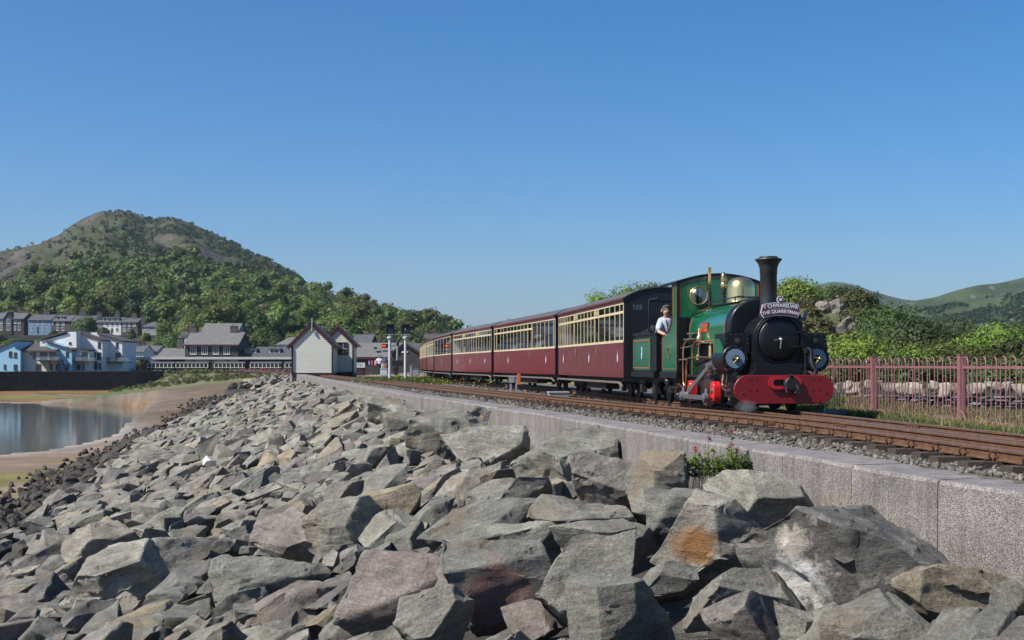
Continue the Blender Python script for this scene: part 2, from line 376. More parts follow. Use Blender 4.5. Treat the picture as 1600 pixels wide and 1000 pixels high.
# what covers the ground where (base colours of the stuff itself)
X, Y, Z = V[:,0], V[:,1], V[:,2]
def C(*c): return np.array(c)
def mixc(A, B, w): w = np.clip(w,0,1)[:,None]; return A*(1-w)+B*w
Yd = np.maximum(Y, 1); px = 800+FPX*X/Yd
f1 = fbm(X/2.5, Y/2.5, 61); f2 = fbm(X/9, Y/14, 62); f3 = fbm(X/.6, Y/.6, 63, 2); f4 = fbm(X/45, Y/70, 64); f5 = fbm(X/14, Y/22, 65)
ball = C(.110,.095,.076)*(.75+.5*f3)[:,None]
dn = np.abs(X-TN.x_at_y(np.clip(Y,-39,199))); df = np.abs(X-TF.x_at_y(np.clip(Y,-39,179)))
ball = mixc(ball, C(.085,.062,.045), (1-sst(.35,.95,np.minimum(dn,df)))*.75)
grass = mixc(np.tile(C(.105,.115,.035),(len(X),1)), C(.20,.175,.075), sst(.4,.65,f1))
lawn = mixc(ball, grass, sst(6.1,6.6,X+.35*(f1-.5))*(Y<60)+sst(60,75,Y)*sst(-2.0,1.5,X-TF.x_at_y(np.clip(Y,-39,179))-1.6))
town = mixc(np.tile(C(.05,.065,.025),(len(X),1)), C(.10,.09,.06), sst(.45,.7,f2))
wood = np.tile(C(.030,.045,.014),(len(X),1))
landc = np.where((Y < 100)[:,None], lawn, mixc(lawn, town, sst(130,260,Y)))
landc = mixc(landc, wood, sst(400,450,Y))
rockc = mixc(np.tile(C(.084,.068,.060),(len(X),1)), C(.040,.034,.031), sst(.42,.58,f2))
grs = mixc(np.tile(C(.040,.052,.016),(len(X),1)), C(.066,.060,.028), sst(.4,.65,fbm(X/4,Y/7,66)))
gw = sst(.40,.52,f5*.55+f4*.45+.16*(sst(120,280,px)-.25))
hillc = mixc(rockc, grs, gw)
scrub = sst(.52,.60,.6*f4+.4*f2)*sst(150,240,px)
hillc = mixc(hillc, C(.036,.062,.018), scrub*.9)
landc = mixc(landc, hillc, sst(655,700,Y)*(px<1000))
farc = mixc(np.tile(C(.030,.050,.015),(len(X),1)), C(.056,.076,.024), sst(.44,.60,f4)); farc = mixc(farc, C(.20,.185,.165), sst(.62,.68,f5*.7+f2*.3)*.7)
farc = mixc(farc, C(.035,.06,.016), sst(.48,.56,f2)*(1-sst(50,105,Z))*.8)
landc = mixc(landc, farc, sst(500,700,Y)*(px>=1000))
kn = np.hypot((X-22.5)/12.5,(Y-105)/22)
knc = mixc(np.tile(C(.10,.085,.04),(len(X),1)), C(.055,.07,.022), sst(.45,.6,f1)); knc = mixc(knc, C(.28,.26,.225), sst(.54,.62,fbm(X/3,Y/5,71)))
landc = mixc(landc, knc, 1-sst(.8,1.0,kn))
dp = seg_dist(X, Y, POOL, True); ip = inside(X, Y, POOL)
mudc = mixc(np.tile(C(.160,.105,.062),(len(X),1)), C(.205,.150,.105), sst(.42,.62,f2))
mudc = mixc(mudc, C(.185,.098,.028), sst(160,178,Y)*sst(.3,.5,f5))
mudc = mixc(mudc, C(.07,.055,.04), sst(.62,.7,fbm(X/10,Y/3.5,72))*sst(60,200,Y))
mudc = mixc(mudc, C(.24,.215,.185), (1-sst(.4,3.5,dp))*(~ip))
mudc = mixc(mudc, C(.16,.14,.045), sst(.5,.58,fbm(X/4,Y/6,73))*(1-sst(4,12,np.hypot(X+23.5,(Y-52)/1.6))))
mudc = mixc(mudc, C(.14,.135,.04), (1-sst(.7,1.0,np.hypot((X+88)/34,(Y-187)/9)))*sst(.35,.5,f2))
sg = -.75-.105*seg_dist(X,Y,SHORE)
fore = mixc(np.tile(C(.085,.105,.030),(len(X),1)), C(.17,.155,.085), sst(.38,.6,f1)); fore = mixc(fore, C(.060,.115,.022), (1-sst(-3.3,-2.4,Z))*.9)
fore = mixc(fore, C(.13,.10,.055), sst(.6,.68,f2))
seac = mixc(mudc, C(.110,.078,.050), sst(62,80,Y)*(1-sst(150,185,Y))*sst(-3.9,-3.2,Z)*.75)
seac = mixc(seac, fore, sst(-3.75,-3.45,Z)*sst(150,185,Y))
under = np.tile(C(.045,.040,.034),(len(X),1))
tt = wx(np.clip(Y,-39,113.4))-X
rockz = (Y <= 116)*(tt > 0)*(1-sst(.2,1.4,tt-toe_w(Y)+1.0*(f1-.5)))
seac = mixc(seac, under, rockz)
landpoly = np.concatenate([SHORE, QUAY[:4], [(-185,10),(-900,10),(-9000,9000),(9000,9000),(9000,113.5),(-19.9,113.6)]])
onl = (np.where(Y <= 113.4, X > wx(np.clip(Y,-39,113.4))+.35, False)) | inside(X, Y, landpoly)
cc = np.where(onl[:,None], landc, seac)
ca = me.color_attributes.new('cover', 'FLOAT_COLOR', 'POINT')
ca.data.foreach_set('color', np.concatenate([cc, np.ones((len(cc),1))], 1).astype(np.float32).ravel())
gm = bpy.data.materials.new('ground'); gm.use_nodes = True
N, L = gm.node_tree.nodes, gm.node_tree.links; b = N['Principled BSDF']; b.inputs['Roughness'].default_value = .85; b.inputs['Specular IOR Level'].default_value = .25
at = N.new('ShaderNodeAttribute'); at.attribute_name = 'cover'
ge = N.new('ShaderNodeNewGeometry')
n1 = N.new('ShaderNodeTexNoise'); n1.inputs['Scale'].default_value = 9; n1.inputs['Detail'].default_value = 8; n1.inputs['Roughness'].default_value = .7; L.new(ge.outputs['Position'], n1.inputs['Vector'])
n2 = N.new('ShaderNodeTexNoise'); n2.inputs['Scale'].default_value = .22; n2.inputs['Detail'].default_value = 9; n2.inputs['Roughness'].default_value = .7; L.new(ge.outputs['Position'], n2.inputs['Vector'])
mr1 = N.new('ShaderNodeMapRange'); mr1.inputs['From Min'].default_value = .3; mr1.inputs['From Max'].default_value = .7; mr1.inputs['To Min'].default_value = .6; mr1.inputs['To Max'].default_value = 1.4; L.new(n1.outputs['Fac'], mr1.inputs['Value'])
mr2 = N.new('ShaderNodeMapRange'); mr2.inputs['From Min'].default_value = .3; mr2.inputs['From Max'].default_value = .7; mr2.inputs['To Min'].default_value = .6; mr2.inputs['To Max'].default_value = 1.4; L.new(n2.outputs['Fac'], mr2.inputs['Value'])
mm = N.new('ShaderNodeMath'); mm.operation = 'MULTIPLY'; L.new(mr1.outputs[0], mm.inputs[0]); L.new(mr2.outputs[0], mm.inputs[1])
vm = N.new('ShaderNodeVectorMath'); vm.operation = 'SCALE'; L.new(at.outputs['Color'], vm.inputs[0]); L.new(mm.outputs[0], vm.inputs['Scale'])
L.new(vm.outputs[0], b.inputs['Base Color'])
bp = N.new('ShaderNodeBump'); bp.inputs['Strength'].default_value = .7; bp.inputs['Distance'].default_value = .03; L.new(n1.outputs['Fac'], bp.inputs['Height'])
bp2 = N.new('ShaderNodeBump'); bp2.inputs['Strength'].default_value = .5; bp2.inputs['Distance'].default_value = .5; L.new(n2.outputs['Fac'], bp2.inputs['Height']); L.new(bp.outputs[0], bp2.inputs['Normal'])
L.new(bp2.outputs[0], b.inputs['Normal'])
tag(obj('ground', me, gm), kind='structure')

# tidal pool
wm = bpy.data.materials.new('water'); wm.use_nodes = True
N, L = wm.node_tree.nodes, wm.node_tree.links; b = N['Principled BSDF']
b.inputs['Base Color'].default_value = (.085,.074,.052,1); b.inputs['Roughness'].default_value = .09; b.inputs['IOR'].default_value = 1.33; b.inputs['Specular IOR Level'].default_value = .32
ge = N.new('ShaderNodeNewGeometry'); mp = N.new('ShaderNodeMapping'); mp.inputs['Scale'].default_value = (1.2,.5,1); L.new(ge.outputs['Position'], mp.inputs['Vector'])
nz = N.new('ShaderNodeTexNoise'); nz.inputs['Scale'].default_value = 3; nz.inputs['Detail'].default_value = 4; L.new(mp.outputs[0], nz.inputs['Vector'])
nz2 = N.new('ShaderNodeTexNoise'); nz2.inputs['Scale'].default_value = .07; nz2.inputs['Detail'].default_value = 3; L.new(mp.outputs[0], nz2.inputs['Vector'])
mr = N.new('ShaderNodeMapRange'); mr.inputs['From Min'].default_value = .35; mr.inputs['From Max'].default_value = .7; mr.inputs['To Min'].default_value = .02; mr.inputs['To Max'].default_value = .3; L.new(nz2.outputs['Fac'], mr.inputs['Value'])
bp = N.new('ShaderNodeBump'); bp.inputs['Distance'].default_value = .009; L.new(mr.outputs[0], bp.inputs['Strength']); L.new(nz.outputs['Fac'], bp.inputs['Height']); L.new(bp.outputs[0], b.inputs['Normal'])
PW = POOL+(POOL-POOL.mean(0))/np.linalg.norm(POOL-POOL.mean(0),axis=1)[:,None]*1.5
me = bpy.data.meshes.new('water'); me.from_pydata([(x,y,ZW) for x,y in PW], [], [list(range(len(PW)))[::-1]]); me.update()
if me.polygons[0].normal.z < 0: me.flip_normals()
tag(obj('water', me, wm), kind='structure')

# ------------------------------------------------------------------ low concrete sea wall
def agg_mat(name, base, k):
    m = bpy.data.materials.new(name); m.use_nodes = True; N, L = m.node_tree.nodes, m.node_tree.links; b = N['Principled BSDF']
    b.inputs['Roughness'].default_value = .9; b.inputs['Specular IOR Level'].default_value = .2
    ge = N.new('ShaderNodeNewGeometry')
    v = N.new('ShaderNodeTexVoronoi'); v.inputs['Scale'].default_value = 95; L.new(ge.outputs['Position'], v.inputs['Vector'])
    sp = N.new('ShaderNodeSeparateColor'); L.new(v.outputs['Color'], sp.inputs[0])
    r = N.new('ShaderNodeValToRGB'); e = r.color_ramp.elements
    e[0].position = 0; e[0].color = (*[x*(1-.62*k) for x in base],1); e[1].position = 1; e[1].color = (*[min(1,x*(1+.75*k)) for x in base],1)
    q = e.new(.55); q.color = (*base,1); L.new(sp.outputs[0], r.inputs[0])
    n = N.new('ShaderNodeTexNoise'); n.inputs['Scale'].default_value = 1.6; n.inputs['Detail'].default_value = 8; n.inputs['Roughness'].default_value = .7; L.new(ge.outputs['Position'], n.inputs['Vector'])
    mr = N.new('ShaderNodeMapRange'); mr.inputs['From Min'].default_value = .3; mr.inputs['From Max'].default_value = .7; mr.inputs['To Min'].default_value = .72; mr.inputs['To Max'].default_value = 1.18; L.new(n.outputs['Fac'], mr.inputs['Value'])
    # vertical run-off streaks
    mp = N.new('ShaderNodeMapping'); mp.inputs['Scale'].default_value = (5,5,.35); L.new(ge.outputs['Position'], mp.inputs['Vector'])
    ns = N.new('ShaderNodeTexNoise'); ns.inputs['Scale'].default_value = 1.5; ns.inputs['Detail'].default_value = 5; L.new(mp.outputs[0], ns.inputs['Vector'])
    ms = N.new('ShaderNodeMapRange'); ms.inputs['From Min'].default_value = .4; ms.inputs['From Max'].default_value = .7; ms.inputs['To Min'].default_value = 1.08; ms.inputs['To Max'].default_value = .78; L.new(ns.outputs['Fac'], ms.inputs['Value'])
    mu = N.new('ShaderNodeMath'); mu.operation = 'MULTIPLY'; L.new(mr.outputs[0], mu.inputs[0]); L.new(ms.outputs[0], mu.inputs[1])
    sc = N.new('ShaderNodeVectorMath'); sc.operation = 'SCALE'; L.new(r.outputs[0], sc.inputs[0]); L.new(mu.outputs[0], sc.inputs['Scale']); L.new(sc.outputs[0], b.inputs['Base Color'])
    bp = N.new('ShaderNodeBump'); bp.inputs['Strength'].default_value = .8*k; bp.inputs['Distance'].default_value = .012; L.new(v.outputs['Distance'], bp.inputs['Height']); L.new(bp.outputs[0], b.inputs['Normal'])
    return m
wall_front = agg_mat('exposed_aggregate', (.222,.200,.182), .8); wall_top = agg_mat('trowelled_concrete', (.20,.185,.175), .35)
wall_o = empty('sea_wall', (4.0,10,-.85), 0, 'low grey pebble-dashed concrete sea wall between the boulders and the track', 'wall')
joint_px = [451, 476, 501.8, 530, 560, 592.7, 615, 637, 657.7, 706.8, 740, 776.7, 812, 851.4, 905, 962, 1011, 1075, 1138, 1222.6, 1330, 1464.6]
def y_on_wall(pxv):
    ys = np.linspace(2, 113.4, 6000); q = 800+FPX*wx(ys)/ys; return float(np.interp(-pxv, -q[::-1][::-1], ys)) if False else float(ys[np.argmin(np.abs(q-pxv))])
jy = sorted([y_on_wall(p) for p in joint_px]+[8.9, 6.6, 4.3, 2.0, -.4, -2.8, -5.2, -8, -11, -14, -18, -22])
jy = sorted(set(jy))
for a, b_ in zip(jy[:-1], jy[1:]):
    m = MB(); ns = max(2, int((b_-a)/2)); sec = []
    dz = random.uniform(-.006, .006)
    for i in range(ns+1):
        y = a+.007+(b_-a-.014)*i/ns; s = WALL.s_at_y(y); p = WALL.at(s); d = WALL.dir(s); nrm = Vector((d.y, -d.x, 0))     # inland
        zt = float(zwall(y))+dz
        sec.append([p+nrm*o_+Vector((0,0,z)) for o_, z in ((0,-1.9),(0,zt-.035),(.03,zt),(.60,zt+.012),(.62,zt-.01),(.62,-1.0))])
    for i in range(ns):
        q = sec[i]+sec[i+1]
        for j in range(5): m.add([sec[i][j], sec[i][j+1], sec[i+1][j+1], sec[i+1][j]], [(0,1,2,3)], 1 if j in (2,3) else 0)
    m.add(sec[0], [(5,4,3,2,1,0)]); m.add(sec[-1], [(0,1,2,3,4,5)])
    o = m.build('panel', [wall_front, wall_top])
    o.parent = wall_o; o.matrix_parent_inverse = wall_o.matrix_basis.inverted() if False else Matrix.Translation(-Vector((4.0,10,-.85)))
# mortar core seen in the joints
m = MB(); ys = np.arange(-22, 113, 1.5); sec = []
for y in ys:
    s = WALL.s_at_y(y); p = WALL.at(s); d = WALL.dir(s); nrm = Vector((d.y,-d.x,0)); zt = float(zwall(y))-.045
    sec.append([p+nrm*o_+Vector((0,0,z)) for o_, z in ((.035,-1.8),(.035,zt),(.56,zt),(.56,-1.0))])
for i in range(len(sec)-1):
    for j in range(3): m.add([sec[i][j], sec[i][j+1], sec[i+1][j+1], sec[i+1][j]], [(0,1,2,3)])
o = m.build('joint_filler', mat('joint_mortar', (.07,.06,.05), .95)); o.parent = wall_o; o.matrix_parent_inverse = Matrix.Translation(-Vector((4.0,10,-.85)))

# ------------------------------------------------------------------ railway tracks
rust = mat('rusty_rail', (.170,.078,.034), .8, .1, c2=(.075,.036,.018), vs=9, bump=.3, bs=60)
head = mat('polished_rail_head', (.30,.30,.31), .32, .9, var=.15, vs=20)
tie_m = mat('old_sleeper', (.105,.074,.052), .9, c2=(.048,.035,.027), vs=7, bump=.6, bs=25, stretch=(1,6,6), objvar=.25)
clip_m = mat('rusty_clip', (.075,.045,.030), .7, .5, var=.3, vs=30)
def loft(m, path, prof, s0, s1, step, off, closed=True, keys=None, zoff=0):
    secs = []; s = s0; ss = []
    while s < s1-1e-6: ss.append(s); s += step
    ss.append(s1)
    for s in ss:
        p = path.at(s); d = path.dir(s); nr = Vector((d.y,-d.x,0))
        secs.append([p+nr*(off+a)+Vector((0,0,z+zoff)) for a, z in prof])
    n = len(prof)
    for i in range(len(secs)-1):
        for j in range(n): m.add([secs[i][j], secs[i][(j+1)%n], secs[i+1][(j+1)%n], secs[i+1][j]], [(0,1,2,3)], keys[j] if keys else 0)
    m.add(secs[0], [list(range(n))[::-1]]); m.add(secs[-1], [list(range(n))])
RAIL = [(-.05,-.11),(.05,-.11),(.05,-.099),(.011,-.088),(.009,-.034),(.026,-.026),(.026,-.004),(.021,0),(-.021,0),(-.026,-.004),(-.026,-.026),(-.009,-.034),(-.011,-.088),(-.05,-.099)]
RK = [0]*14; RK[7] = 1
sleeper_me = MB().box(-.66,.66,-.11,.11,-.125,0).mesh('sleeper')
sleeper_me.materials.append(tie_m)
# coil spring spike: stem, coil and foot
cm = MB(); cm.tube([(.035*math.cos(a), .0+.006*a/6.28, .052+.035*math.sin(a)) for a in np.linspace(-1.6, 9.2, 22)], .0085, 6)
cm.tube([(0,-.01,0),(0,-.01,.02),(.012,-.008,.03)], .012, 6); cm.tube([(.0,.02,.012),(-.06,.02,.004),(-.085,.0,.0)], .011, 6)
clip_me = cm.mesh('spring_spike', 50); clip_me.materials.append(clip_m)
pl_me = MB().box(-.15,.15,-.075,.075,0,.012).mesh('base_plate'); pl_me.materials.append(clip_m)
fish = MB(); fish.box(-.2,.2,-.012,.012,-.082,-.036)
for i in (-.15,-.05,.05,.15): fish.lathe([(.016,0),(.016,.022),(0,.026)], (i,-.012,-.06), 'y', 6) if False else fish.box(i-.016,i+.016,-.038,-.012,-.076,-.044)
fish_me = fish.mesh('fishplate'); fish_me.materials.append(rust)
def track(name, path, label, y0, y1, zoff, spacing=.62, clips_to=34):
    s0, s1 = path.s_at_y(y0), path.s_at_y(y1)
    if s0 > s1: s0, s1 = s1, s0
    base = path.at((s0+s1)/2)
    t = empty(name, (base.x, base.y, -.22), 0, label, 'railway track', kind='structure')
    inv = Matrix.Translation(-t.location)
    for sg in (-1, 1):
        m = MB(); loft(m, path, RAIL, s0, s1, .8, sg*.325, keys=RK, zoff=zoff)
        o = m.build('rail', [rust, head], t, smooth=30); o.matrix_parent_inverse = inv
    s = s0; i = 0
    while s < s1:
        p = path.at(s); d = path.dir(s); rz = math.atan2(d.y, d.x)-math.pi/2+random.uniform(-.03,.03)
        if p.y < 150:
            lat = random.uniform(-.06,.06)
            o = obj('sleeper', sleeper_me, None, t, (p.x+lat*d.y, p.y-lat*d.x, -.112+zoff+random.uniform(-.004,.002)), (0,0,rz)); o.matrix_parent_inverse = inv
            if 6 < p.y < clips_to:
                nr = Vector((d.y,-d.x,0))
                for sg in (-1, 1):
                    for sd in ((-1,) if sg < 0 else (1,)):
                        q = p+nr*(sg*.325+sd*.075)
                        o = obj('spring_spike', clip_me, None, t, (q.x, q.y, -.112+zoff), (0,0,rz+(math.pi if sd > 0 else 0))); o.matrix_parent_inverse = inv
        s += spacing; i += 1
    return t, inv
trk_n, inv_n = track('railway_track', TN, 'rusty narrow-gauge track beside the concrete wall, empty', -20, 195, 0)
trk_f, inv_f = track('railway_track', TF, 'narrow-gauge track under the green engine and coaches', -20, 175, -.003)
for path, t, inv, pts in ((TN, trk_n, inv_n, ((-1,18.9),(1,17.9),(-1,31.5),(1,36))), (TF, trk_f, inv_f, ((1,17.6),(-1,20.3),(-1,24.6),(1,26)))):
    for sg, yv in pts:
        s = path.s_at_y(yv); p = path.at(s); d = path.dir(s); nr = Vector((d.y,-d.x,0)); q = p+nr*(sg*.325-.024)
        o = obj('fishplate', fish_me, None, t, (q.x,q.y,0), (0,0,math.atan2(d.y,d.x)+math.pi)); o.matrix_parent_inverse = inv

# ------------------------------------------------------------------ loose ballast stones
def stone_set(n_var, seed):
    out = []; r = np.random.default_rng(seed)
    base = bmesh.new(); bmesh.ops.create_icosphere(base, subdivisions=1, radius=1)
    bv = np.array([v.co[:] for v in base.verts]); bf = np.array([[v.index for v in f.verts] for f in base.faces]); base.free()
    for i in range(n_var):
        v = bv*(1+r.uniform(-.35,.3,(len(bv),1)))*np.array([1, r.uniform(.6,.95), r.uniform(.4,.75)])
        out.append((v, bf))
    return out
def rotmats(n, r):
    q = r.normal(size=(n,4)); q /= np.linalg.norm(q,axis=1)[:,None]; w,x,y,z = q.T
    return np.stack([np.stack([1-2*(y*y+z*z),2*(x*y-z*w),2*(x*z+y*w)],-1), np.stack([2*(x*y+z*w),1-2*(x*x+z*z),2*(y*z-x*w)],-1), np.stack([2*(x*z-y*w),2*(y*z+x*w),1-2*(x*x+y*y)],-1)], 1)
def scatter_mesh(name, variants, pos, size, r, rots=None, attr=None):
    Vs, Fs, A = [], [], []; off = 0
    if rots is None: rots = rotmats(len(pos), r)
    for i in range(len(pos)):
        v, f = variants[i % len(variants)]
        w = (v*size[i]) @ rots[i].T+pos[i]
        Vs.append(w); Fs.append(f+off); off += len(v)
        if attr is not None: A.append(np.full(len(f), attr[i]))
    me = np_mesh(name, np.concatenate(Vs), np.concatenate(Fs))
    if attr is not None:
        a = me.attributes.new('rnd', 'FLOAT', 'FACE'); a.data.foreach_set('value', np.concatenate(A).astype(np.float32))
    return me
r = np.random.default_rng(5)
nb = 16000; yb = 7.5*np.exp(r.uniform(0, math.log(75/7.5), nb)); w_ = wx(yb)
xb = w_+.56+r.uniform(0, 1, nb)**1.25*(np.maximum(TF.x_at_y(yb)+.75-w_-.56, 1.0))
dn = np.abs(xb-TN.x_at_y(yb)); df = np.abs(xb-TF.x_at_y(yb))
keep = (r.uniform(0,1,nb) < np.where(np.minimum(dn,df) < .55, .4, 1.0)) & (np.abs(dn-.325) > .085) & (np.abs(df-.325) > .085)
xb, yb = xb[keep], yb[keep]; nb = len(xb)
sz = np.clip(r.lognormal(math.log(.021), .32, nb), .011, .05)*np.clip(.85+yb/60, .9, 2.1)
pos = np.stack([xb, yb, H(xb,yb)+sz*.35], -1)
bm_ = bpy.data.materials.new('ballast'); bm_.use_nodes = True; N, L = bm_.node_tree.nodes, bm_.node_tree.links; b = N['Principled BSDF']; b.inputs['Roughness'].default_value = .85
ge = N.new('ShaderNodeNewGeometry'); rp = N.new('ShaderNodeValToRGB'); L.new(ge.outputs['Random Per Island'], rp.inputs[0])
rp.color_ramp.elements[0].color = (.06,.048,.036,1); rp.color_ramp.elements[1].color = (.205,.190,.160,1); e = rp.color_ramp.elements.new(.5); e.color = (.125,.110,.088,1); L.new(rp.outputs[0], b.inputs['Base Color'])
tag(obj('ballast', scatter_mesh('ballast', stone_set(10, 3), pos, sz, r), bm_), 'grey crushed stone ballast around the sleepers', 'ballast', kind='stuff')
# ------------------------------------------------------------------ boulders of the rock slope
from mathutils import noise as mnoise
def rock_mat(name, src, lichen=0, patch=None):
    m = bpy.data.materials.new(name); m.use_nodes = True; N, L = m.node_tree.nodes, m.node_tree.links; b = N['Principled BSDF']
    b.inputs['Roughness'].default_value = .88; b.inputs['Specular IOR Level'].default_value = .25
    if src == 'obj':
        oi = N.new('ShaderNodeAttribute'); oi.attribute_type = 'OBJECT'; oi.attribute_name = 'tint'; rnd = oi.outputs['Fac']
    else:
        at = N.new('ShaderNodeAttribute'); at.attribute_name = 'rnd'; rnd = at.outputs['Fac']
    tc = N.new('ShaderNodeTexCoord'); mu = N.new('ShaderNodeMath'); mu.operation = 'MULTIPLY'; mu.inputs[1].default_value = 53; L.new(rnd, mu.inputs[0])
    ad = N.new('ShaderNodeVectorMath'); L.new(tc.outputs['Object'], ad.inputs[0]); L.new(mu.outputs[0], ad.inputs[1])
    ramp = N.new('ShaderNodeValToRGB'); L.new(rnd, ramp.inputs[0]); e = ramp.color_ramp.elements
    cols = [(0,(.205,.208,.182)),(.16,(.150,.156,.146)),(.30,(.205,.205,.182)),(.42,(.175,.178,.160)),(.52,(.182,.162,.152)),(.60,(.210,.203,.182)),(.70,(.250,.218,.160)),(.78,(.190,.196,.172)),(.86,(.245,.242,.215)),(.93,(.115,.115,.112)),(1,(.190,.175,.165))]
    e[0].position = 0; e[0].color = (*cols[0][1],1); e[1].position = 1; e[1].color = (*cols[-1][1],1)
    for p_, c_ in cols[1:-1]: q = e.new(p_); q.color = (*c_,1)
    n1 = N.new('ShaderNodeTexNoise'); n1.inputs['Scale'].default_value = 2.2; n1.inputs['Detail'].default_value = 9; n1.inputs['Roughness'].default_value = .68; L.new(ad.outputs[0], n1.inputs['Vector'])
    mp = N.new('ShaderNodeMapping'); mp.inputs['Scale'].default_value = (2.2,2.2,16); L.new(ad.outputs[0], mp.inputs['Vector'])
    n2 = N.new('ShaderNodeTexNoise'); n2.inputs['Scale'].default_value = 1.6; n2.inputs['Detail'].default_value = 8; n2.inputs['Roughness'].default_value = .7; L.new(mp.outputs[0], n2.inputs['Vector'])
    n3 = N.new('ShaderNodeTexNoise'); n3.inputs['Scale'].default_value = 38; n3.inputs['Detail'].default_value = 5; n3.inputs['Roughness'].default_value = .75; L.new(ad.outputs[0], n3.inputs['Vector'])
    def mr(o, a, b_, lo=.3, hi=.7):
        k = N.new('ShaderNodeMapRange'); k.inputs['From Min'].default_value = lo; k.inputs['From Max'].default_value = hi; k.inputs['To Min'].default_value = a; k.inputs['To Max'].default_value = b_; L.new(o, k.inputs['Value']); return k.outputs[0]
    def mul(a, b_):
        k = N.new('ShaderNodeMath'); k.operation = 'MULTIPLY'; L.new(a, k.inputs[0]); L.new(b_, k.inputs[1]); return k.outputs[0]
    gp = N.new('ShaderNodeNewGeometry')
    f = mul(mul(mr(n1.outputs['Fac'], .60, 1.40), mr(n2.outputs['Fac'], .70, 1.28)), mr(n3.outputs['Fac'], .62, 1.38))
    f = mul(f, mr(gp.outputs['Pointiness'], .82, 1.36 if src == 'obj' else 1.04, .44, .60))  # edges painted lighter as if sunlit and worn, hollows darker
    tn = N.new('ShaderNodeVectorMath'); tn.operation = 'MULTIPLY'; tn.inputs[1].default_value = (1.10,1.04,.96); L.new(ramp.outputs[0], tn.inputs[0])
    sc = N.new('ShaderNodeVectorMath'); sc.operation = 'SCALE'; L.new(tn.outputs[0], sc.inputs[0]); L.new(f, sc.inputs['Scale']); cur = sc.outputs[0]
    def mixin(cur, fac, c):
        x = N.new('ShaderNodeMix'); x.data_type = 'RGBA'; L.new(fac, x.inputs[0]); L.new(cur, x.inputs[6]); x.inputs[7].default_value = (*c,1); return x.outputs[2]
    # rusty / ochre stains and pale quartz or lichen flecks
    n4 = N.new('ShaderNodeTexNoise'); n4.inputs['Scale'].default_value = .9; n4.inputs['Detail'].default_value = 6; n4.inputs['Roughness'].default_value = .6
    a2 = N.new('ShaderNodeVectorMath'); L.new(ad.outputs[0], a2.inputs[0]); a2.inputs[1].default_value = (17,5,9); L.new(a2.outputs[0], n4.inputs['Vector'])
    cur = mixin(cur, mr(n4.outputs['Fac'], 0, .55, .58, .70), (.250,.180,.105))
    a3 = N.new('ShaderNodeVectorMath'); L.new(ad.outputs[0], a3.inputs[0]); a3.inputs[1].default_value = (3,25,19)
    n5 = N.new('ShaderNodeTexNoise'); n5.inputs['Scale'].default_value = 1.7; n5.inputs['Detail'].default_value = 9; n5.inputs['Roughness'].default_value = .75; L.new(a3.outputs[0], n5.inputs['Vector'])
    cur = mixin(cur, mr(n5.outputs['Fac'], 0, .75, .665, .72), (.46,.45,.42))
    if patch:
        for (cx,cy,cz), rad, c, *st in patch:
            d = N.new('ShaderNodeVectorMath'); d.operation = 'DISTANCE'; fl_ = N.new('ShaderNodeVectorMath'); fl_.operation = 'MULTIPLY'; fl_.inputs[1].default_value = (1,.3,1); L.new(tc.outputs['Object'], fl_.inputs[0]); L.new(fl_.outputs[0], d.inputs[0]); d.inputs[1].default_value = (cx,cy*.3,cz)
            n6 = N.new('ShaderNodeTexNoise'); n6.inputs['Scale'].default_value = 5; n6.inputs['Detail'].default_value = 9; n6.inputs['Roughness'].default_value = .75; L.new(tc.outputs['Object'], n6.inputs['Vector'])
            s1 = N.new('ShaderNodeMath'); s1.operation = 'MULTIPLY_ADD'; L.new(n6.outputs['Fac'], s1.inputs[0]); s1.inputs[1].default_value = rad*1.9; L.new(d.outputs['Value'], s1.inputs[2])
            cur = mixin(cur, mul(mr(s1.outputs[0], 1, 0, rad*1.65, rad*1.95), mr(n1.outputs['Fac'], st[0] if st else .25, 1.0, .35, .6)), c)
    if lichen:
        vo = N.new('ShaderNodeTexVoronoi'); vo.inputs['Scale'].default_value = 3.2; L.new(ad.outputs[0], vo.inputs['Vector'])
        s1 = N.new('ShaderNodeMath'); s1.operation = 'MULTIPLY_ADD'; L.new(n3.outputs['Fac'], s1.inputs[0]); s1.inputs[1].default_value = .15; L.new(vo.outputs['Distance'], s1.inputs[2])
        cur = mixin(cur, mr(s1.outputs[0], .9, 0, .19, .22), (.42,.19,.025))
    L.new(cur, b.inputs['Base Color'])
    bp = N.new('ShaderNodeBump'); bp.inputs['Strength'].default_value = .95; bp.inputs['Distance'].default_value = .13; L.new(n1.outputs['Fac'], bp.inputs['Height'])
    bp1 = N.new('ShaderNodeBump'); bp1.inputs['Strength'].default_value = .6; bp1.inputs['Distance'].default_value = .05; L.new(n2.outputs['Fac'], bp1.inputs['Height']); L.new(bp.outputs[0], bp1.inputs['Normal'])
    bp2 = N.new('ShaderNodeBump'); bp2.inputs['Strength'].default_value = .8; bp2.inputs['Distance'].default_value = .02; L.new(n3.outputs['Fac'], bp2.inputs['Height']); L.new(bp1.outputs[0], bp2.inputs['Normal'])
    L.new(bp2.outputs[0], b.inputs['Normal'])
    return m
rk_obj = rock_mat('boulder_stone', 'obj'); rk_face = rock_mat('bank_stone', 'face')
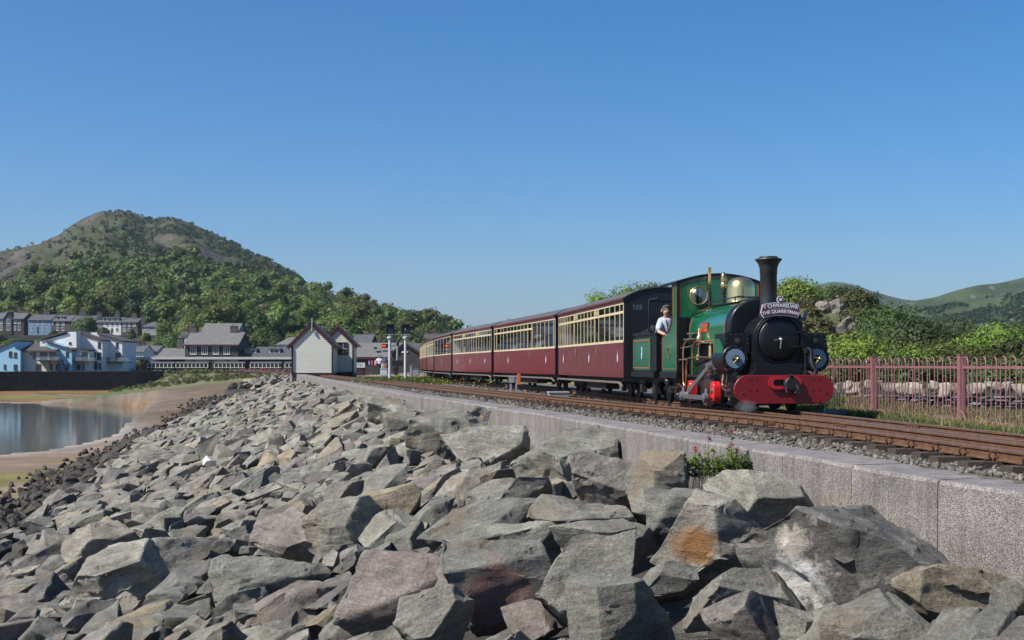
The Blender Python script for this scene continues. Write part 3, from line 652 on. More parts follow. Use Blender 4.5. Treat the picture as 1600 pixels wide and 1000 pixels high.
def rock_bm(seed, sx, sy, sz, cuts=9, bev=.03):
    """convex block bounded by random cleavage planes, stretched to sx, sy, sz"""
    rd = random.Random(seed); bm = bmesh.new(); bmesh.ops.create_cube(bm, size=2.6)
    def cut(nv, dd):
        bmesh.ops.bisect_plane(bm, geom=bm.verts[:]+bm.edges[:]+bm.faces[:], plane_co=nv*dd, plane_no=nv, clear_outer=True)
        be = [e for e in bm.edges if e.is_boundary]
        if be: bmesh.ops.holes_fill(bm, edges=be)
    # a skewed block first (three pairs of planes that are not square to each other), then corners knocked off
    base = Matrix.Rotation(rd.uniform(-.35,.35),3,'X') @ Matrix.Rotation(rd.uniform(-.35,.35),3,'Y') @ Matrix.Rotation(rd.uniform(-.6,.6),3,'Z')
    for ax in range(3):
        for sg in (-1,1):
            nv = Vector((0,0,0)); nv[ax] = sg
            nv = (base @ nv+Vector((rd.gauss(0,.36),rd.gauss(0,.36),rd.gauss(0,.36)))).normalized(); cut(nv, rd.uniform(.52,.98))
    for i in range(cuts):
        nv = Vector((rd.gauss(0,1), rd.gauss(0,1), rd.gauss(0,1))).normalized(); cut(nv, rd.uniform(.60,1.02))
    co = np.array([v.co[:] for v in bm.verts]); lo, hi = co.min(0), co.max(0); md = (lo+hi)/2; ex = hi-lo
    for v in bm.verts: v.co = Vector(((v.co.x-md[0])/ex[0]*sx, (v.co.y-md[1])/ex[1]*sy, (v.co.z-md[2])/ex[2]*sz))
    bmesh.ops.dissolve_degenerate(bm, dist=.02*min(sx,sy,sz), edges=bm.edges)
    bmesh.ops.bevel(bm, geom=bm.edges[:], offset=bev*min(sx,sy,sz), segments=1, affect='EDGES', clamp_overlap=True)
    bmesh.ops.recalc_face_normals(bm, faces=bm.faces)
    bmesh.ops.triangulate(bm, faces=bm.faces)
    return bm
def detail(bm, edge, seed, amp):
    for it in range(7):
        es = [e for e in bm.edges if e.calc_length() > edge*1.45]
        if not es: break
        bmesh.ops.subdivide_edges(bm, edges=es, cuts=1); bmesh.ops.triangulate(bm, faces=[f for f in bm.faces if len(f.verts) > 3])
    bm.normal_update(); o = Vector((seed*3.7, seed*1.3, seed*7.1)); mv = []
    for v in bm.verts:
        c = v.co
        a = mnoise.fractal(Vector((c.x*1.6, c.y*1.6, c.z*2.2))+o, .9, 2.1, 3)
        r_ = abs(mnoise.noise(Vector((c.x*2.3, c.y*2.3, c.z*6.5))+o))
        s_ = mnoise.cell(Vector((c.x*2.2+a*.5, c.y*2.2, c.z*5+a*.4))+o)          # stepped cleavage
        g = mnoise.noise(Vector((c.x*9, c.y*9, c.z*14))+o)
        g2 = mnoise.noise(Vector((c.x*21, c.y*21, c.z*30))+o); mv.append(v.normal*(amp*(.9*a-.8*r_+.6*s_+.22*g+.10*g2)))
    for v, d in zip(bm.verts, mv): v.co += d
    return bm
def rock_mesh(name, bm, m, ang=32):
    me = bpy.data.meshes.new(name); bm.to_mesh(me); bm.free(); me.materials.append(m)
    me.polygons.foreach_set('use_smooth', [True]*len(me.polygons)); me.set_sharp_from_angle(angle=R(ang)); return me
def on_slope(px_, py_, off=.2):
    lo, hi = 4.0, 130.0
    f = lambda Yv: EYE+(HOR-py_)/FPX*Yv-(float(zs((px_-800)/FPX*Yv, Yv))+off)
    for _ in range(50):
        mid = (lo+hi)/2
        if f(mid) > 0: lo = mid
        else: hi = mid
    return mid
# foreground stones: outline in the photo, depth ratio, roll, label, tint, material
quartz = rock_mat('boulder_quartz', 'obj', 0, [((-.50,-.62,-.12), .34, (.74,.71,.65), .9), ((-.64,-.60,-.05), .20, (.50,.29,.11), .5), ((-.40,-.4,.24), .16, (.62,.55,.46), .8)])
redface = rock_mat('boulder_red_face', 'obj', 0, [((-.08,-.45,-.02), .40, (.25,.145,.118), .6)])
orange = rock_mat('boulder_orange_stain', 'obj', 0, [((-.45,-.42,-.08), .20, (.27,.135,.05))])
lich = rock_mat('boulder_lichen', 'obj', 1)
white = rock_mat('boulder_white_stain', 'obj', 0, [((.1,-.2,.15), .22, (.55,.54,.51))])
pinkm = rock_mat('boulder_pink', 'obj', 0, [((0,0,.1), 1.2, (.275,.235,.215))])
HERO = [
 (796,962,671,765,.8,8,'flat-topped grey-green block leaning on the concrete wall',None),
 (902,1018,698,806,.6,-32,'narrow slab tipped up against the concrete wall',None),
 (976,1074,714,834,.8,4,'upright boulder with white edges left of the flowering plant',None),
 (1105,1282,748,832,.7,6,'broad pale olive slab with smooth scratched face below the wall',None),
 (1016,1142,764,852,.8,-8,'dark-fronted boulder just below the red-flowered plant',None),
 (1034,1245,790,905,.8,10,'big grey boulder with rusty orange stain on its face',orange),
 (1170,1474,798,950,.85,-12,'huge dark rough boulder with white and orange quartz crust',quartz),
 (1394,1592,884,968,.8,4,'brown box-shaped stone at the foot of the wall',None),
 (1536,1680,905,1020,.9,-14,'greenish boulder beside the brown box-shaped stone',None),
 (848,1008,846,992,.7,-10,'tall pale boulder with a blunt top next to the red-faced stone',None),
 (690,884,852,972,.8,6,'boulder with a reddish brown patch on its front',redface),
 (672,800,868,968,.5,-22,'smooth pale pink slab behind the red-faced stone',pinkm),
 (890,1038,902,1040,.9,-16,'pointed boulder with a sharp ridge in front of the tall pale one',None),
 (1002,1088,884,944,.8,0,None,None),(1062,1234,890,962,.8,-6,'low ridged boulder under the orange-stained one',None),
 (1096,1222,932,1020,.8,5,None,None),(1216,1300,944,1020,.8,-4,None,None),(1280,1456,936,1030,.7,-8,None,None),
 (864,1042,818,884,.9,3,'wide flat boulder behind the tall pale one',None),
 (666,856,790,878,.6,-22,'dark slab tilted up with its shaded face outward',None),(676,876,824,906,.6,-16,'long olive slab under the dark tilted slab',None),
 (826,984,784,834,.8,4,None,None),(730,856,752,816,.8,-6,None,None),(690,822,664,744,.7,10,'pale sloping boulder beside the orange-lichened one',None),
 (640,764,648,716,.8,-4,'grey-green boulder dotted with orange lichen near the wall',lich),(566,668,626,674,.7,3,'long stone splashed white along its top near the wall',white),
 (602,652,648,694,.8,-6,None,None),(616,738,926,1030,.6,-32,'striped grey slab slanting up beside the pink one',None),
 (536,704,876,998,.8,6,'large purple-grey boulder with a flat crown',None),(396,532,808,866,.7,8,None,None),
 (330,505,862,935,.6,-16,'bluish dark boulder with a white rim',None),(100,262,868,952,.6,-14,'broad pale slab with dark cracks',None),
 (95,216,822,876,.7,-10,None,None),(205,338,842,896,.7,-12,None,None),(470,600,790,858,.7,-8,None,None),(560,660,770,832,.7,-14,'ochre-stained slab among grey boulders',None),
 (1440,1545,955,1030,.8,6,None,None),(1490,1600,968,1040,.8,-6,None,None),
]
def tint_word(u):
    for lim, w in ((.09,'grey-green'),(.22,'dark grey-green'),(.36,'light grey'),(.47,'grey-green'),(.56,'purplish grey'),(.645,'grey'),(.745,'tan'),(.82,'grey-green'),(.895,'pale grey'),(.965,'charcoal'),(1.01,'purplish grey')):
        if u < lim: return w
def boulder_label(u, s_, t, Yr):
    size = 'small' if s_ < .5 else 'large' if s_ > .8 else 'middling'
    zone = 'lying against the foot of the sea wall' if t < 1.4 else 'on the upper rock slope below the sea wall' if t < 4.5 else 'halfway down the rock slope' if t < 9 else 'low on the rock slope near the tide line'
    return f'{size} {tint_word(u)} boulder {zone}'
hero_xy = []; N_IND = 300; n_done = 0
GRP = 'boulders of the rock slope'
GEN = 'grey angular boulder lying in the rock slope below the sea wall'
for i, (x0,x1,y0,y1,dr,roll,lab,m_) in enumerate(HERO):
    xc = (x0+x1)/2; Yh = on_slope(xc, y0*.42+y1*.58, .30); w_ = (x1-x0)/FPX*Yh; h_ = (y1-y0)/FPX*Yh*1.12; d_ = max(w_*dr, h_*.8)
    bm = rock_bm(100+i, w_*1.12, d_, h_*1.18, 9, .014); mx = max(w_,h_,d_)
    detail(bm, .030*mx+.010, i+1, .026*mx)
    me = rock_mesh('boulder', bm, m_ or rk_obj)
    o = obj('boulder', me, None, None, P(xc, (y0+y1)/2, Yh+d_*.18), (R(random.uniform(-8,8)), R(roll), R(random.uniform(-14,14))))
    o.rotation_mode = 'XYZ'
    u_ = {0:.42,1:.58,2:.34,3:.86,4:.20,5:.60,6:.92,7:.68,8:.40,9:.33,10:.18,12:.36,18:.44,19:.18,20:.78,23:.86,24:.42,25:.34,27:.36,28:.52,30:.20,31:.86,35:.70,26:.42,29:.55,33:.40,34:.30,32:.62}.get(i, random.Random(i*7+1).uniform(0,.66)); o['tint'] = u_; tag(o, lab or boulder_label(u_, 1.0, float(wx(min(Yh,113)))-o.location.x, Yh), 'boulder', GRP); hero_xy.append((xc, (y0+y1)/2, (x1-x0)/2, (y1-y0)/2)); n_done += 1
# shared shapes for the others
det, low = [], []
for i in range(22):
    rd = random.Random(i+900); sx, sy, sz = rd.uniform(1.0,1.5), rd.uniform(.75,1.1), rd.uniform(.42,.75)
    bm = rock_bm(500+i, sx, sy, sz, 7, .03)
    lm = bm.copy(); v = np.array([q.co[:] for q in lm.verts]); lm.verts.index_update(); f = np.array([[q.index for q in fc.verts] for fc in lm.faces]); low.append((v,f)); lm.free()
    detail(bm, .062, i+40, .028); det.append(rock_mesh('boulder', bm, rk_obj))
r = np.random.default_rng(12)
cand = []
yv = 5.0
while yv < 160:
    tmax = float(toe_w(yv))+.3; t = .35
    while t < tmax:
        Yr = yv+r.uniform(-.3,.3); Xr = (wx(min(Yr,113.4)) if Yr < 113.4 else float(np.interp(Yr,SHORE[:,1],SHORE[:,0])))-t-r.uniform(-.22,.22)
        big = np.clip(r.lognormal(math.log(.53), .30), .30, 1.1)
        cand.append((Xr, Yr, big, t)); t += r.uniform(.40,.66)
    yv += r.uniform(.42,.54) if yv < 60 else r.uniform(.5,.7)
def rmat(r, toe):
    rx, ry, rz = R(r.normal(-6,13)), R(r.normal(-20,15)), R(r.uniform(0,360)) 
    return (Matrix.Rotation(R(r.normal(-20,13)),3,'Y') @ Matrix.Rotation(R(r.normal(4,13)),3,'X') @ Matrix.Rotation(rz,3,'Z'))
ind, bulk = [], []
for (Xr,Yr,s_,t) in cand:
    z = float(zs(Xr, Yr)) if Yr < 113.4 else float(H(np.array([Xr]),np.array([Yr]))[0])+.1
    z += .10*s_+r.uniform(-.08,.10)
    pxv = 800+FPX*Xr/Yr; pyv = HOR+FPX*(EYE-z)/Yr
    sp = s_/Yr*FPX
    if any(abs(pxv-hx) < hw*.85+.1*sp and abs(pyv-hy) < hh*.75+.1*sp for hx,hy,hw,hh in hero_xy):
        z -= .40*s_; s_ *= .8
        if Yr < 17 and any(pyv > hy-hh*.6 and abs(pxv-hx) < hw*.9+.2*sp and pyv < hy+hh*1.3 for hx,hy,hw,hh in hero_xy): continue
    inview = -40 < pxv < 1640 and pyv-sp*.5 < 1000
    rec = (Xr,Yr,z,s_,rmat(r,t),r.uniform())
    if not inview and (Yr < 7 or pxv < -700): continue
    (ind if inview else bulk).append((s_/Yr, rec))
ind.sort(key=lambda a: -a[0])
for k_, (q, (Xr,Yr,z,s_,M,u)) in enumerate(ind[:N_IND-n_done]):
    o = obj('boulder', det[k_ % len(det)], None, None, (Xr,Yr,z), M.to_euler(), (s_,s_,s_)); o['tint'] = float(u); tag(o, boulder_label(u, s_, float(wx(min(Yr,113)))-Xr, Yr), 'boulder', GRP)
rest = [a[1] for a in ind[N_IND-n_done:]]+[a[1] for a in bulk]
pos = np.array([(a[0],a[1],a[2]) for a in rest]); sz = np.array([a[3] for a in rest]); rots = [np.array(a[4]) for a in rest]; att = np.array([a[5] for a in rest])
# wave-washed toe: weed-darkened smaller stones are their own object
toe = (pos[:,2] < -3.45+.2*np.sin(pos[:,1])) | (np.array([wx(min(a,113.4)) for a in pos[:,1]])-pos[:,0] > toe_w(pos[:,1])-.5+.5*np.sin(pos[:,1]*1.3))&(pos[:,1] < 118)
def sub(msk): return pos[msk], sz[msk], [rots[i] for i in np.nonzero(msk)[0]], att[msk]
p_,s_,r_,a_ = sub(~toe); me = scatter_mesh('boulder_bank', low, p_, s_, r, r_, a_)
me.polygons.foreach_set('use_smooth', [True]*len(me.polygons)); me.set_sharp_from_angle(angle=R(25))
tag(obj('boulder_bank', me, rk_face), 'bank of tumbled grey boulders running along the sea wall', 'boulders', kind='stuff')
p_,s_,r_,a_ = sub(toe)
nt = 3200; yt = 9+r.uniform(0,1,nt)**1.2*103; xt = wx(np.clip(yt,0,113.4))-toe_w(yt)-r.normal(.55,.85,nt)
p2 = np.stack([xt, yt, H(xt,yt)+.05], -1)
pa = np.concatenate([p_, p2]); sa = np.concatenate([s_, np.clip(r.lognormal(math.log(.26),.4,nt),.1,.6)]); ra = r_+list(rotmats(nt, r)); aa = np.concatenate([a_, r.uniform(0,1,nt)])
small = stone_set(9, 8)
me = scatter_mesh('weedy_stones', small, np.concatenate([p_,p2]), sa*.62, r, ra, aa)
weed = mat('weed_covered_stone', (.060,.047,.034), .8, c2=(.020,.018,.012), vs=1.3, bump=.9, bs=14)
tag(obj('weedy_stones', me, weed), 'dark seaweed-covered stones along the tide line', 'stones', kind='stuff')
# ------------------------------------------------------------------ the train
black = mat('satin_black_paint', (.0065,.0066,.0078), .38, 0, var=.25, vs=6, coat=.06, spec=.35)
sooty = mat('sooty_black', (.011,.011,.012), .6, 0, var=.3, vs=5, bump=.1, bs=60)
grime = mat('grimy_underframe', (.035,.029,.024), .8, 0, var=.45, vs=8, bump=.2, bs=40)
green = mat('engine_green_paint', (.007,.115,.045), .2, 0, var=.1, vs=3, coat=.8)
red_b = mat('buffer_beam_red', (.19,.007,.013), .4, 0, var=.12, vs=4, coat=.15)
red_m = mat('signal_red_paint', (.62,.018,.018), .3, 0, coat=.4)
lining = mat('orange_lining', (.60,.09,.03), .4)
brass = mat('polished_brass', (.80,.59,.25), .26, .95, var=.06, vs=5)
copper = mat('copper_pipe', (.62,.28,.14), .3, 1.0, var=.2, vs=12)
steel = mat('oiled_steel', (.33,.32,.31), .38, .85, var=.2, vs=14)
blueg = mat('blue_grey_disc', (.155,.225,.30), .4, 0, var=.08, vs=10)
coalm = mat('coal', (.012,.012,.013), .5, 0, var=.4, vs=9, bump=1, bs=12)
glass = glass_mat('window_glass', (.50,.55,.57), .12)
dglass = glass_mat('porthole_glass', (.45,.52,.56), .22)
S0 = TF.s_at_y(21.9)
def f_at(s): return TF.at(S0+s)
def place(sa, sb):          # chord of the track between two distances behind the buffer beam -> front point, heading angle
    a, b_ = f_at(sa), f_at(sb); d = (a-b_).normalized(); return a, b_, math.atan2(d.y, d.x)
# ---- engine: local x forwards, y to its left, z up from the rails; origin under the front beam
a0, b0, rz0 = place(.6, 5.2)
hd = Vector((math.cos(rz0), math.sin(rz0), 0)); org = a0+hd*.6
loco = empty('steam_locomotive', org, rz0, 'green saddle-tank steam locomotive with red buffer beam and tall black chimney', 'locomotive')
bb = MB().prism(stadium(-.885,.885,.13,.625,14), 'x', -.05, 0).build('buffer_beam', red_b, loco, smooth=35, bevel=.012); tag(bb, 'deep red round-ended buffer beam')
m = MB()
for y, z in ((-.62,.18),(-.62,.57),(-.5,.57),(-.3,.57),(-.62,.38),(-.5,.38),(.5,.57),(.62,.57),(.5,.38),(.62,.38),(.62,.18),(-.1,.59),(.12,.59),(.5,.18),(-.74,.32),(.74,.32)): m.lathe([(.016,0),(.015,.01),(0,.014)], (0,y,z), 'x', 8)
m.build('rivets', red_b, bb)
ch = plate(stadium(-.29,.29,.385,.605), [stadium(-.21,.23,.44,.55)], 'x', 0, .045, 'coupling_socket', mat('sunlit_red_edge', (.42,.012,.02), .28, coat=.5), bb)  # brighter red than the beam: the lit edge is painted into the socket
MB().prism(stadium(-.205,.225,.445,.545), 'x', .002, .006).build('socket_opening', sooty, ch)
cp = MB(); cp.lathe([(0,.02),(.105,.02),(.125,.04),(.125,.10),(.10,.12),(0,.12)], (0,.09,.47), 'x', 18); cp.box(-.02,.1,-.03,.22,.46,.53); cp.tube([(.1,.09,.6),(.1,.09,.52)], .018, 6)
cp.lathe([(.035,-.03),(.035,.03)], (.1,.09,.61), 'y', 8); cp.tube([(.1,.18,.5),(.13,.2,.36),(.12,.14,.32)], .02, 6); cp.tube([(.1,.0,.44),(.12,.0,.33),(.12,.06,.32)], .022, 6); cp.lathe([(.05,-.02),(.05,.04)], (.12,.19,.34), 'x', 10)
cp.build('coupler', mat('dark_iron', (.035,.034,.034), .5, .6, var=.3, vs=15), loco, smooth=35)
# frames, footplate, saddle
m = MB(); m.box(-5.7,-.05,-.7,.7,.56,.615); m.box(-5.6,-.05,.60,.64,.22,.56); m.box(-5.6,-.05,-.64,-.60,.22,.56); m.build('frame', sooty, loco)
MB().prism([(-.56,.615),(.56,.615),(.47,.70),(.45,.82),(-.45,.82),(-.47,.70)], 'x', -1.0, -.16).build('smokebox_saddle', black, loco, bevel=.01)
arch = [(.445*math.cos(t), 1.245+.445*math.sin(t)) for t in np.linspace(0, math.pi, 28)]
sb = MB().prism([(.445,.80)]+arch+[(-.445,.80)], 'x', -.98, -.30).build('smokebox', black, loco, smooth=35, bevel=.008)
MB().lathe([(.405,-.31),(.418,-.285),(.405,-.262),(.385,-.27),(.38,-.30)], (0,0,1.24), 'x', 40, ring=True).build('door_ring', black, sb, smooth=40)
dr = MB().lathe([(.372,-.29),(.372,-.262),(.352,-.245),(.27,-.222),(.15,-.21),(0,-.206)], (0,0,1.24), 'x', 40).build('smokebox_door', black, loco, smooth=50)
m = MB()
for z in (1.36, 1.12): m.box(-.245,-.20,-.02,.40,z-.017,z+.017); m.box(-.29,-.2,.385,.425,z-.03,z+.03)
m.tube([(-.25,.405,1.05),(-.25,.405,1.43)], .018, 8)
m.build('hinge', black, dr, smooth=40)
m = MB(); m.lathe([(.035,-.21),(.035,-.17),(.02,-.16),(0,-.13)], (0,0,1.24), 'x', 12); m.tube([(-.16,0,1.24),(-.15,-.02,1.08)], [.014,.011], 8); m.tube([(-.175,0,1.24),(-.165,-.13,1.225)], [.014,.011], 8)
m.build('handle', steel, dr, smooth=40)
# boiler and firebox under the tank
m = MB(); m.lathe([(.41,-3.88),(.41,-.98)], (0,0,1.17), 'x', 24); m.box(-3.88,-2.5,-.47,.47,.58,1.2); m.build('boiler', sooty, loco, smooth=35)
# saddle tank
def tank_prof(w, top, zb):
    pts = [(w, zb), (w, 1.47)]
    for t in np.linspace(0.03, math.pi/2, 14)[1:]: pts.append((w*math.cos(t)**.78, 1.47+(top-1.47)*math.sin(t)**.86))
    return pts+[(-x, z) for x, z in pts[::-1][1:]]
tank = MB().prism(tank_prof(.665,1.965,1.215), 'x', -3.76, -1.25).build('saddle_tank', green, loco, smooth=38); tag(tank, 'glossy green saddle tank')
tf = MB().prism(tank_prof(.68,1.985,1.35), 'x', -1.25, -.93).build('tank_front', black, loco, smooth=38, bevel=.03)
m = MB(); m.prism([(x*1.012, z+.012) for x,z in tank_prof(.665,1.965,1.215)], 'x', -1.30, -1.252); m.build('tank_band', mat('purple_grey_band', (.055,.05,.07), .25, coat=.6), tank, smooth=38)
m = MB()
for s in (-1,1):
    m.box(-3.74,-1.3,s*.666-.003,s*.666+.003,1.255,1.268)
for u_ in (-1.31,-3.70):
    pr = tank_prof(.669,1.969,1.215)
    for p, q in zip(pr[:-1], pr[1:]): m.bar((u_,p[0],p[1]), (u_,q[0],q[1]), .012, .006)
m.build('lining', lining, tank)
m = MB(); m.box(-3.6,-1.3,-.3,.3,1.955,1.975); m.lathe([(.15,1.97),(.15,2.02),(.13,2.03),(0,2.03)], (-1.6,0,0), 'z', 16)
for s in (-1,1): m.tube([(-3.6,s*.46,1.95),(-3.55,s*.46,2.0),(-1.1,s*.46,2.03),(-.95,s*.42,2.02)], .011, 6)
m.tube([(-1.2,-.5,1.92),(-1.2,-.5,2.03)], .014, 6); m.tube([(-1.2,.5,1.92),(-1.2,.5,2.03)], .014, 6); m.tube([(-1.2,-.5,2.02),(-1.0,.5,2.02)], .012, 6)
m.build('tank_filler', sooty, loco, smooth=40)
np_ = MB(); np_.box(-2.80,-2.36,-.682,-.668,1.43,1.61); npo = np_.build('nameplate', red_m, loco, bevel=.004)
m = MB(); m.box(-2.80,-2.36,-.6865,-.6825,1.43,1.442); m.box(-2.80,-2.36,-.6865,-.6825,1.598,1.61); m.box(-2.80,-2.788,-.6865,-.6825,1.442,1.598); m.box(-2.372,-2.36,-.6865,-.6825,1.442,1.598); m.build('plate_rim', brass, npo)
obj('lettering', text_mesh('LINDA', .135, .003, None, .003), brass, npo, (-2.58,-.684,1.52), (R(90),0,0))
m = MB(); m.tube([(-3.72,-.60,1.78),(-3.3,-.64,1.80),(-3.0,-.63,1.83)], .016, 8); m.build('tank_handrail', black, loco)
# chimney, dome, valves
m = MB(); m.lathe([(.19,1.62),(.165,1.72),(.150,1.9),(.148,2.40),(.152,2.405),(.158,2.52),(.185,2.60),(.232,2.655),(.238,2.668),(.232,2.682),(.165,2.70),(.160,2.722),(.135,2.722),(.13,2.3),(.12,2.2),(0,2.2)], (-.84,0,0), 'z', 32)
m.build('chimney', mat('chimney_black', (.02,.0195,.021), .5, var=.2, vs=8), loco, smooth=40)
m = MB(); m.lathe([(.30,1.95),(.272,1.99),(.262,2.04),(.262,2.24),(.25,2.32),(.215,2.395),(.15,2.445),(.07,2.468),(0,2.474)], (-2.48,0,0), 'z', 32); m.build('dome', brass, loco, smooth=60)
m = MB(); m.lathe([(.03,1.95),(.026,2.2),(.035,2.21),(.035,2.25),(.022,2.26),(.022,2.38)], (-3.45,-.33,0), 'z', 12, 1); m.lathe([(.022,2.38),(.034,2.40),(.034,2.48),(.03,2.50),(.03,2.70),(.034,2.71),(.034,2.73),(0,2.73)], (-3.45,-.33,0), 'z', 12); m.build('whistle', [brass, sooty], loco, smooth=40)
m = MB(); m.lathe([(.04,1.95),(.034,2.2),(.05,2.21),(.05,2.3)], (-3.30,-.09,0), 'z', 12, 1); m.lathe([(.05,2.3),(.065,2.32),(.065,2.40),(.05,2.42),(.06,2.46),(.06,2.5)], (-3.30,-.09,0), 'z', 12); m.lathe([(.06,2.5),(.055,2.57),(.03,2.61),(0,2.63)], (-3.30,-.09,0), 'z', 12, 2); m.build('safety_valve', [brass, sooty, copper], loco, smooth=40)
# cab
def roof_z(y, e=2.47, c=2.645, w=.88): return c-(c-e)*(abs(y)/w)**2
top = [(y, roof_z(y)-.02) for y in np.linspace(.85, -.85, 19)]
cf = plate([(-.85,.62),(.85,.62)]+top, [circle(-.43,2.19,.165,28), circle(.43,2.19,.165,28)], 'x', -3.92, -3.89, 'cab_front', green); cf.parent = loco
m = MB(); m.box(-3.886,-3.88,-.85,-.63,.62,1.75); m.build('front_lower_sheet', black, cf)
for s in (-1,1):
    m = MB(); n = 28
    for i in range(n):
        a_ = 2*math.pi*i/n; a2 = 2*math.pi*(i+1)/n
    m.lathe([(.165,-3.895),(.165,-3.865),(.172,-3.86),(.185,-3.86),(.192,-3.868),(.192,-3.889)], (0,s*.43,2.19), 'x', 28, ring=True); o = m.build('porthole_rim', brass, cf, smooth=40)
    MB().lathe([(.165,-3.905),(.165,-3.90)], (0,s*.43,2.19), 'x', 28).build('porthole_glass', dglass, o)
# beaded edge of the front sheet and rivets
m = MB()
for p, q in zip(top[:-1], top[1:]): m.bar((-3.884,p[0],p[1]-.012), (-3.884,q[0],q[1]-.012), .014, .03)
for s in (-1,1): m.box(-3.888,-3.876,s*.85-.02,s*.85+.02,.62,2.47)
m.build('edge_angle', black, cf)
m = MB()
for s in (-1,1):
    for z in np.arange(.7,2.44,.075): m.lathe([(.010,-3.876),(.008,-3.868),(0,-3.866)], (0,s*.85,z), 'x', 6)
m.build('rivets', mat('bright_rivet', (.09,.09,.09), .3, .6), cf)
m = MB(); tp2 = [(y*.955, z-.045) for y, z in top]
for p, q in zip(tp2[:-1], tp2[1:]): m.bar((-3.886,p[0],p[1]), (-3.886,q[0],q[1]), .006, .008)
for s in (-1,1): m.box(-3.889,-3.883,s*.81-.005,s*.81+.005,1.76,2.43)
m.build('lining', lining, cf)
side = [(-3.92,.66),(-3.92,2.455),(-4.33,2.455),(-4.33,1.85),(-4.36,1.72),(-4.45,1.60),(-4.62,1.50),(-4.85,1.45),(-5.2,1.44),(-5.2,.66)]
for s in (-1,1):
    cs = MB().prism(side, 'y', s*.85-.012, s*.85+.012).build('cab_side', green, loco)
    m = MB()
    for p, q in zip(side[1:], side[2:]+side[:1]): m.bar((p[0],s*.862,p[1]), (q[0],s*.862,q[1]), .022, .022)
    m.bar((side[0][0],s*.862,side[0][1]), (side[1][0],s*.862,side[1][1]), .03, .026); m.build('beading', black, cs)
    m = MB(); ln = [(-3.97,.72),(-3.97,2.40),(-4.28,2.40),(-4.28,1.86),(-4.31,1.70),(-4.42,1.56),(-4.60,1.45),(-4.84,1.395),(-5.15,1.385),(-5.15,.72)]
    for p, q in zip(ln, ln[1:]+ln[:1]): m.bar((p[0],s*.864,p[1]), (q[0],s*.864,q[1]), .008, .006)
    m.build('lining', lining, cs)
    m = MB(); pts = [(-4.60+.11*math.cos(t), 1.07+.165*math.sin(t)) for t in np.linspace(0,2*math.pi,24)[:-1]]; m.prism(pts, 'y', s*.864, s*.874); op = m.build('works_plate', brass, cs)
    obj('lettering', text_mesh('HUNSLET\n590\n1893', .045, .002), black, op, (-4.60,s*.8755,1.07), (R(90),0,0 if s < 0 else math.pi))
    MB().box(-5.24,-3.88,s*.86-.04,s*.86+.02,.53,.655).build('valance', black, loco, bevel=.006)
rf = MB(); ys_ = np.linspace(-.9,.9,17); z_ = [roof_z(y,w=.9) for y in ys_]
rf.prism([(y,z) for y,z in zip(ys_,z_)]+[(y,z-.03) for y,z in zip(ys_[::-1],z_[::-1])], 'x', -5.42, -3.86); rfo = rf.build('cab_roof', black, loco, smooth=35)
m = MB()
for s in (-1,1): m.box(-5.42,-3.86,s*.89-.02,s*.89+.02,2.43,2.465)
m.build('gutter', black, rfo)
m = MB(); m.box(-4.15,-3.94,-.5,.5,.62,1.75); m.box(-5.6,-3.92,-.82,.82,.60,.63); m.build('backhead', sooty, loco)
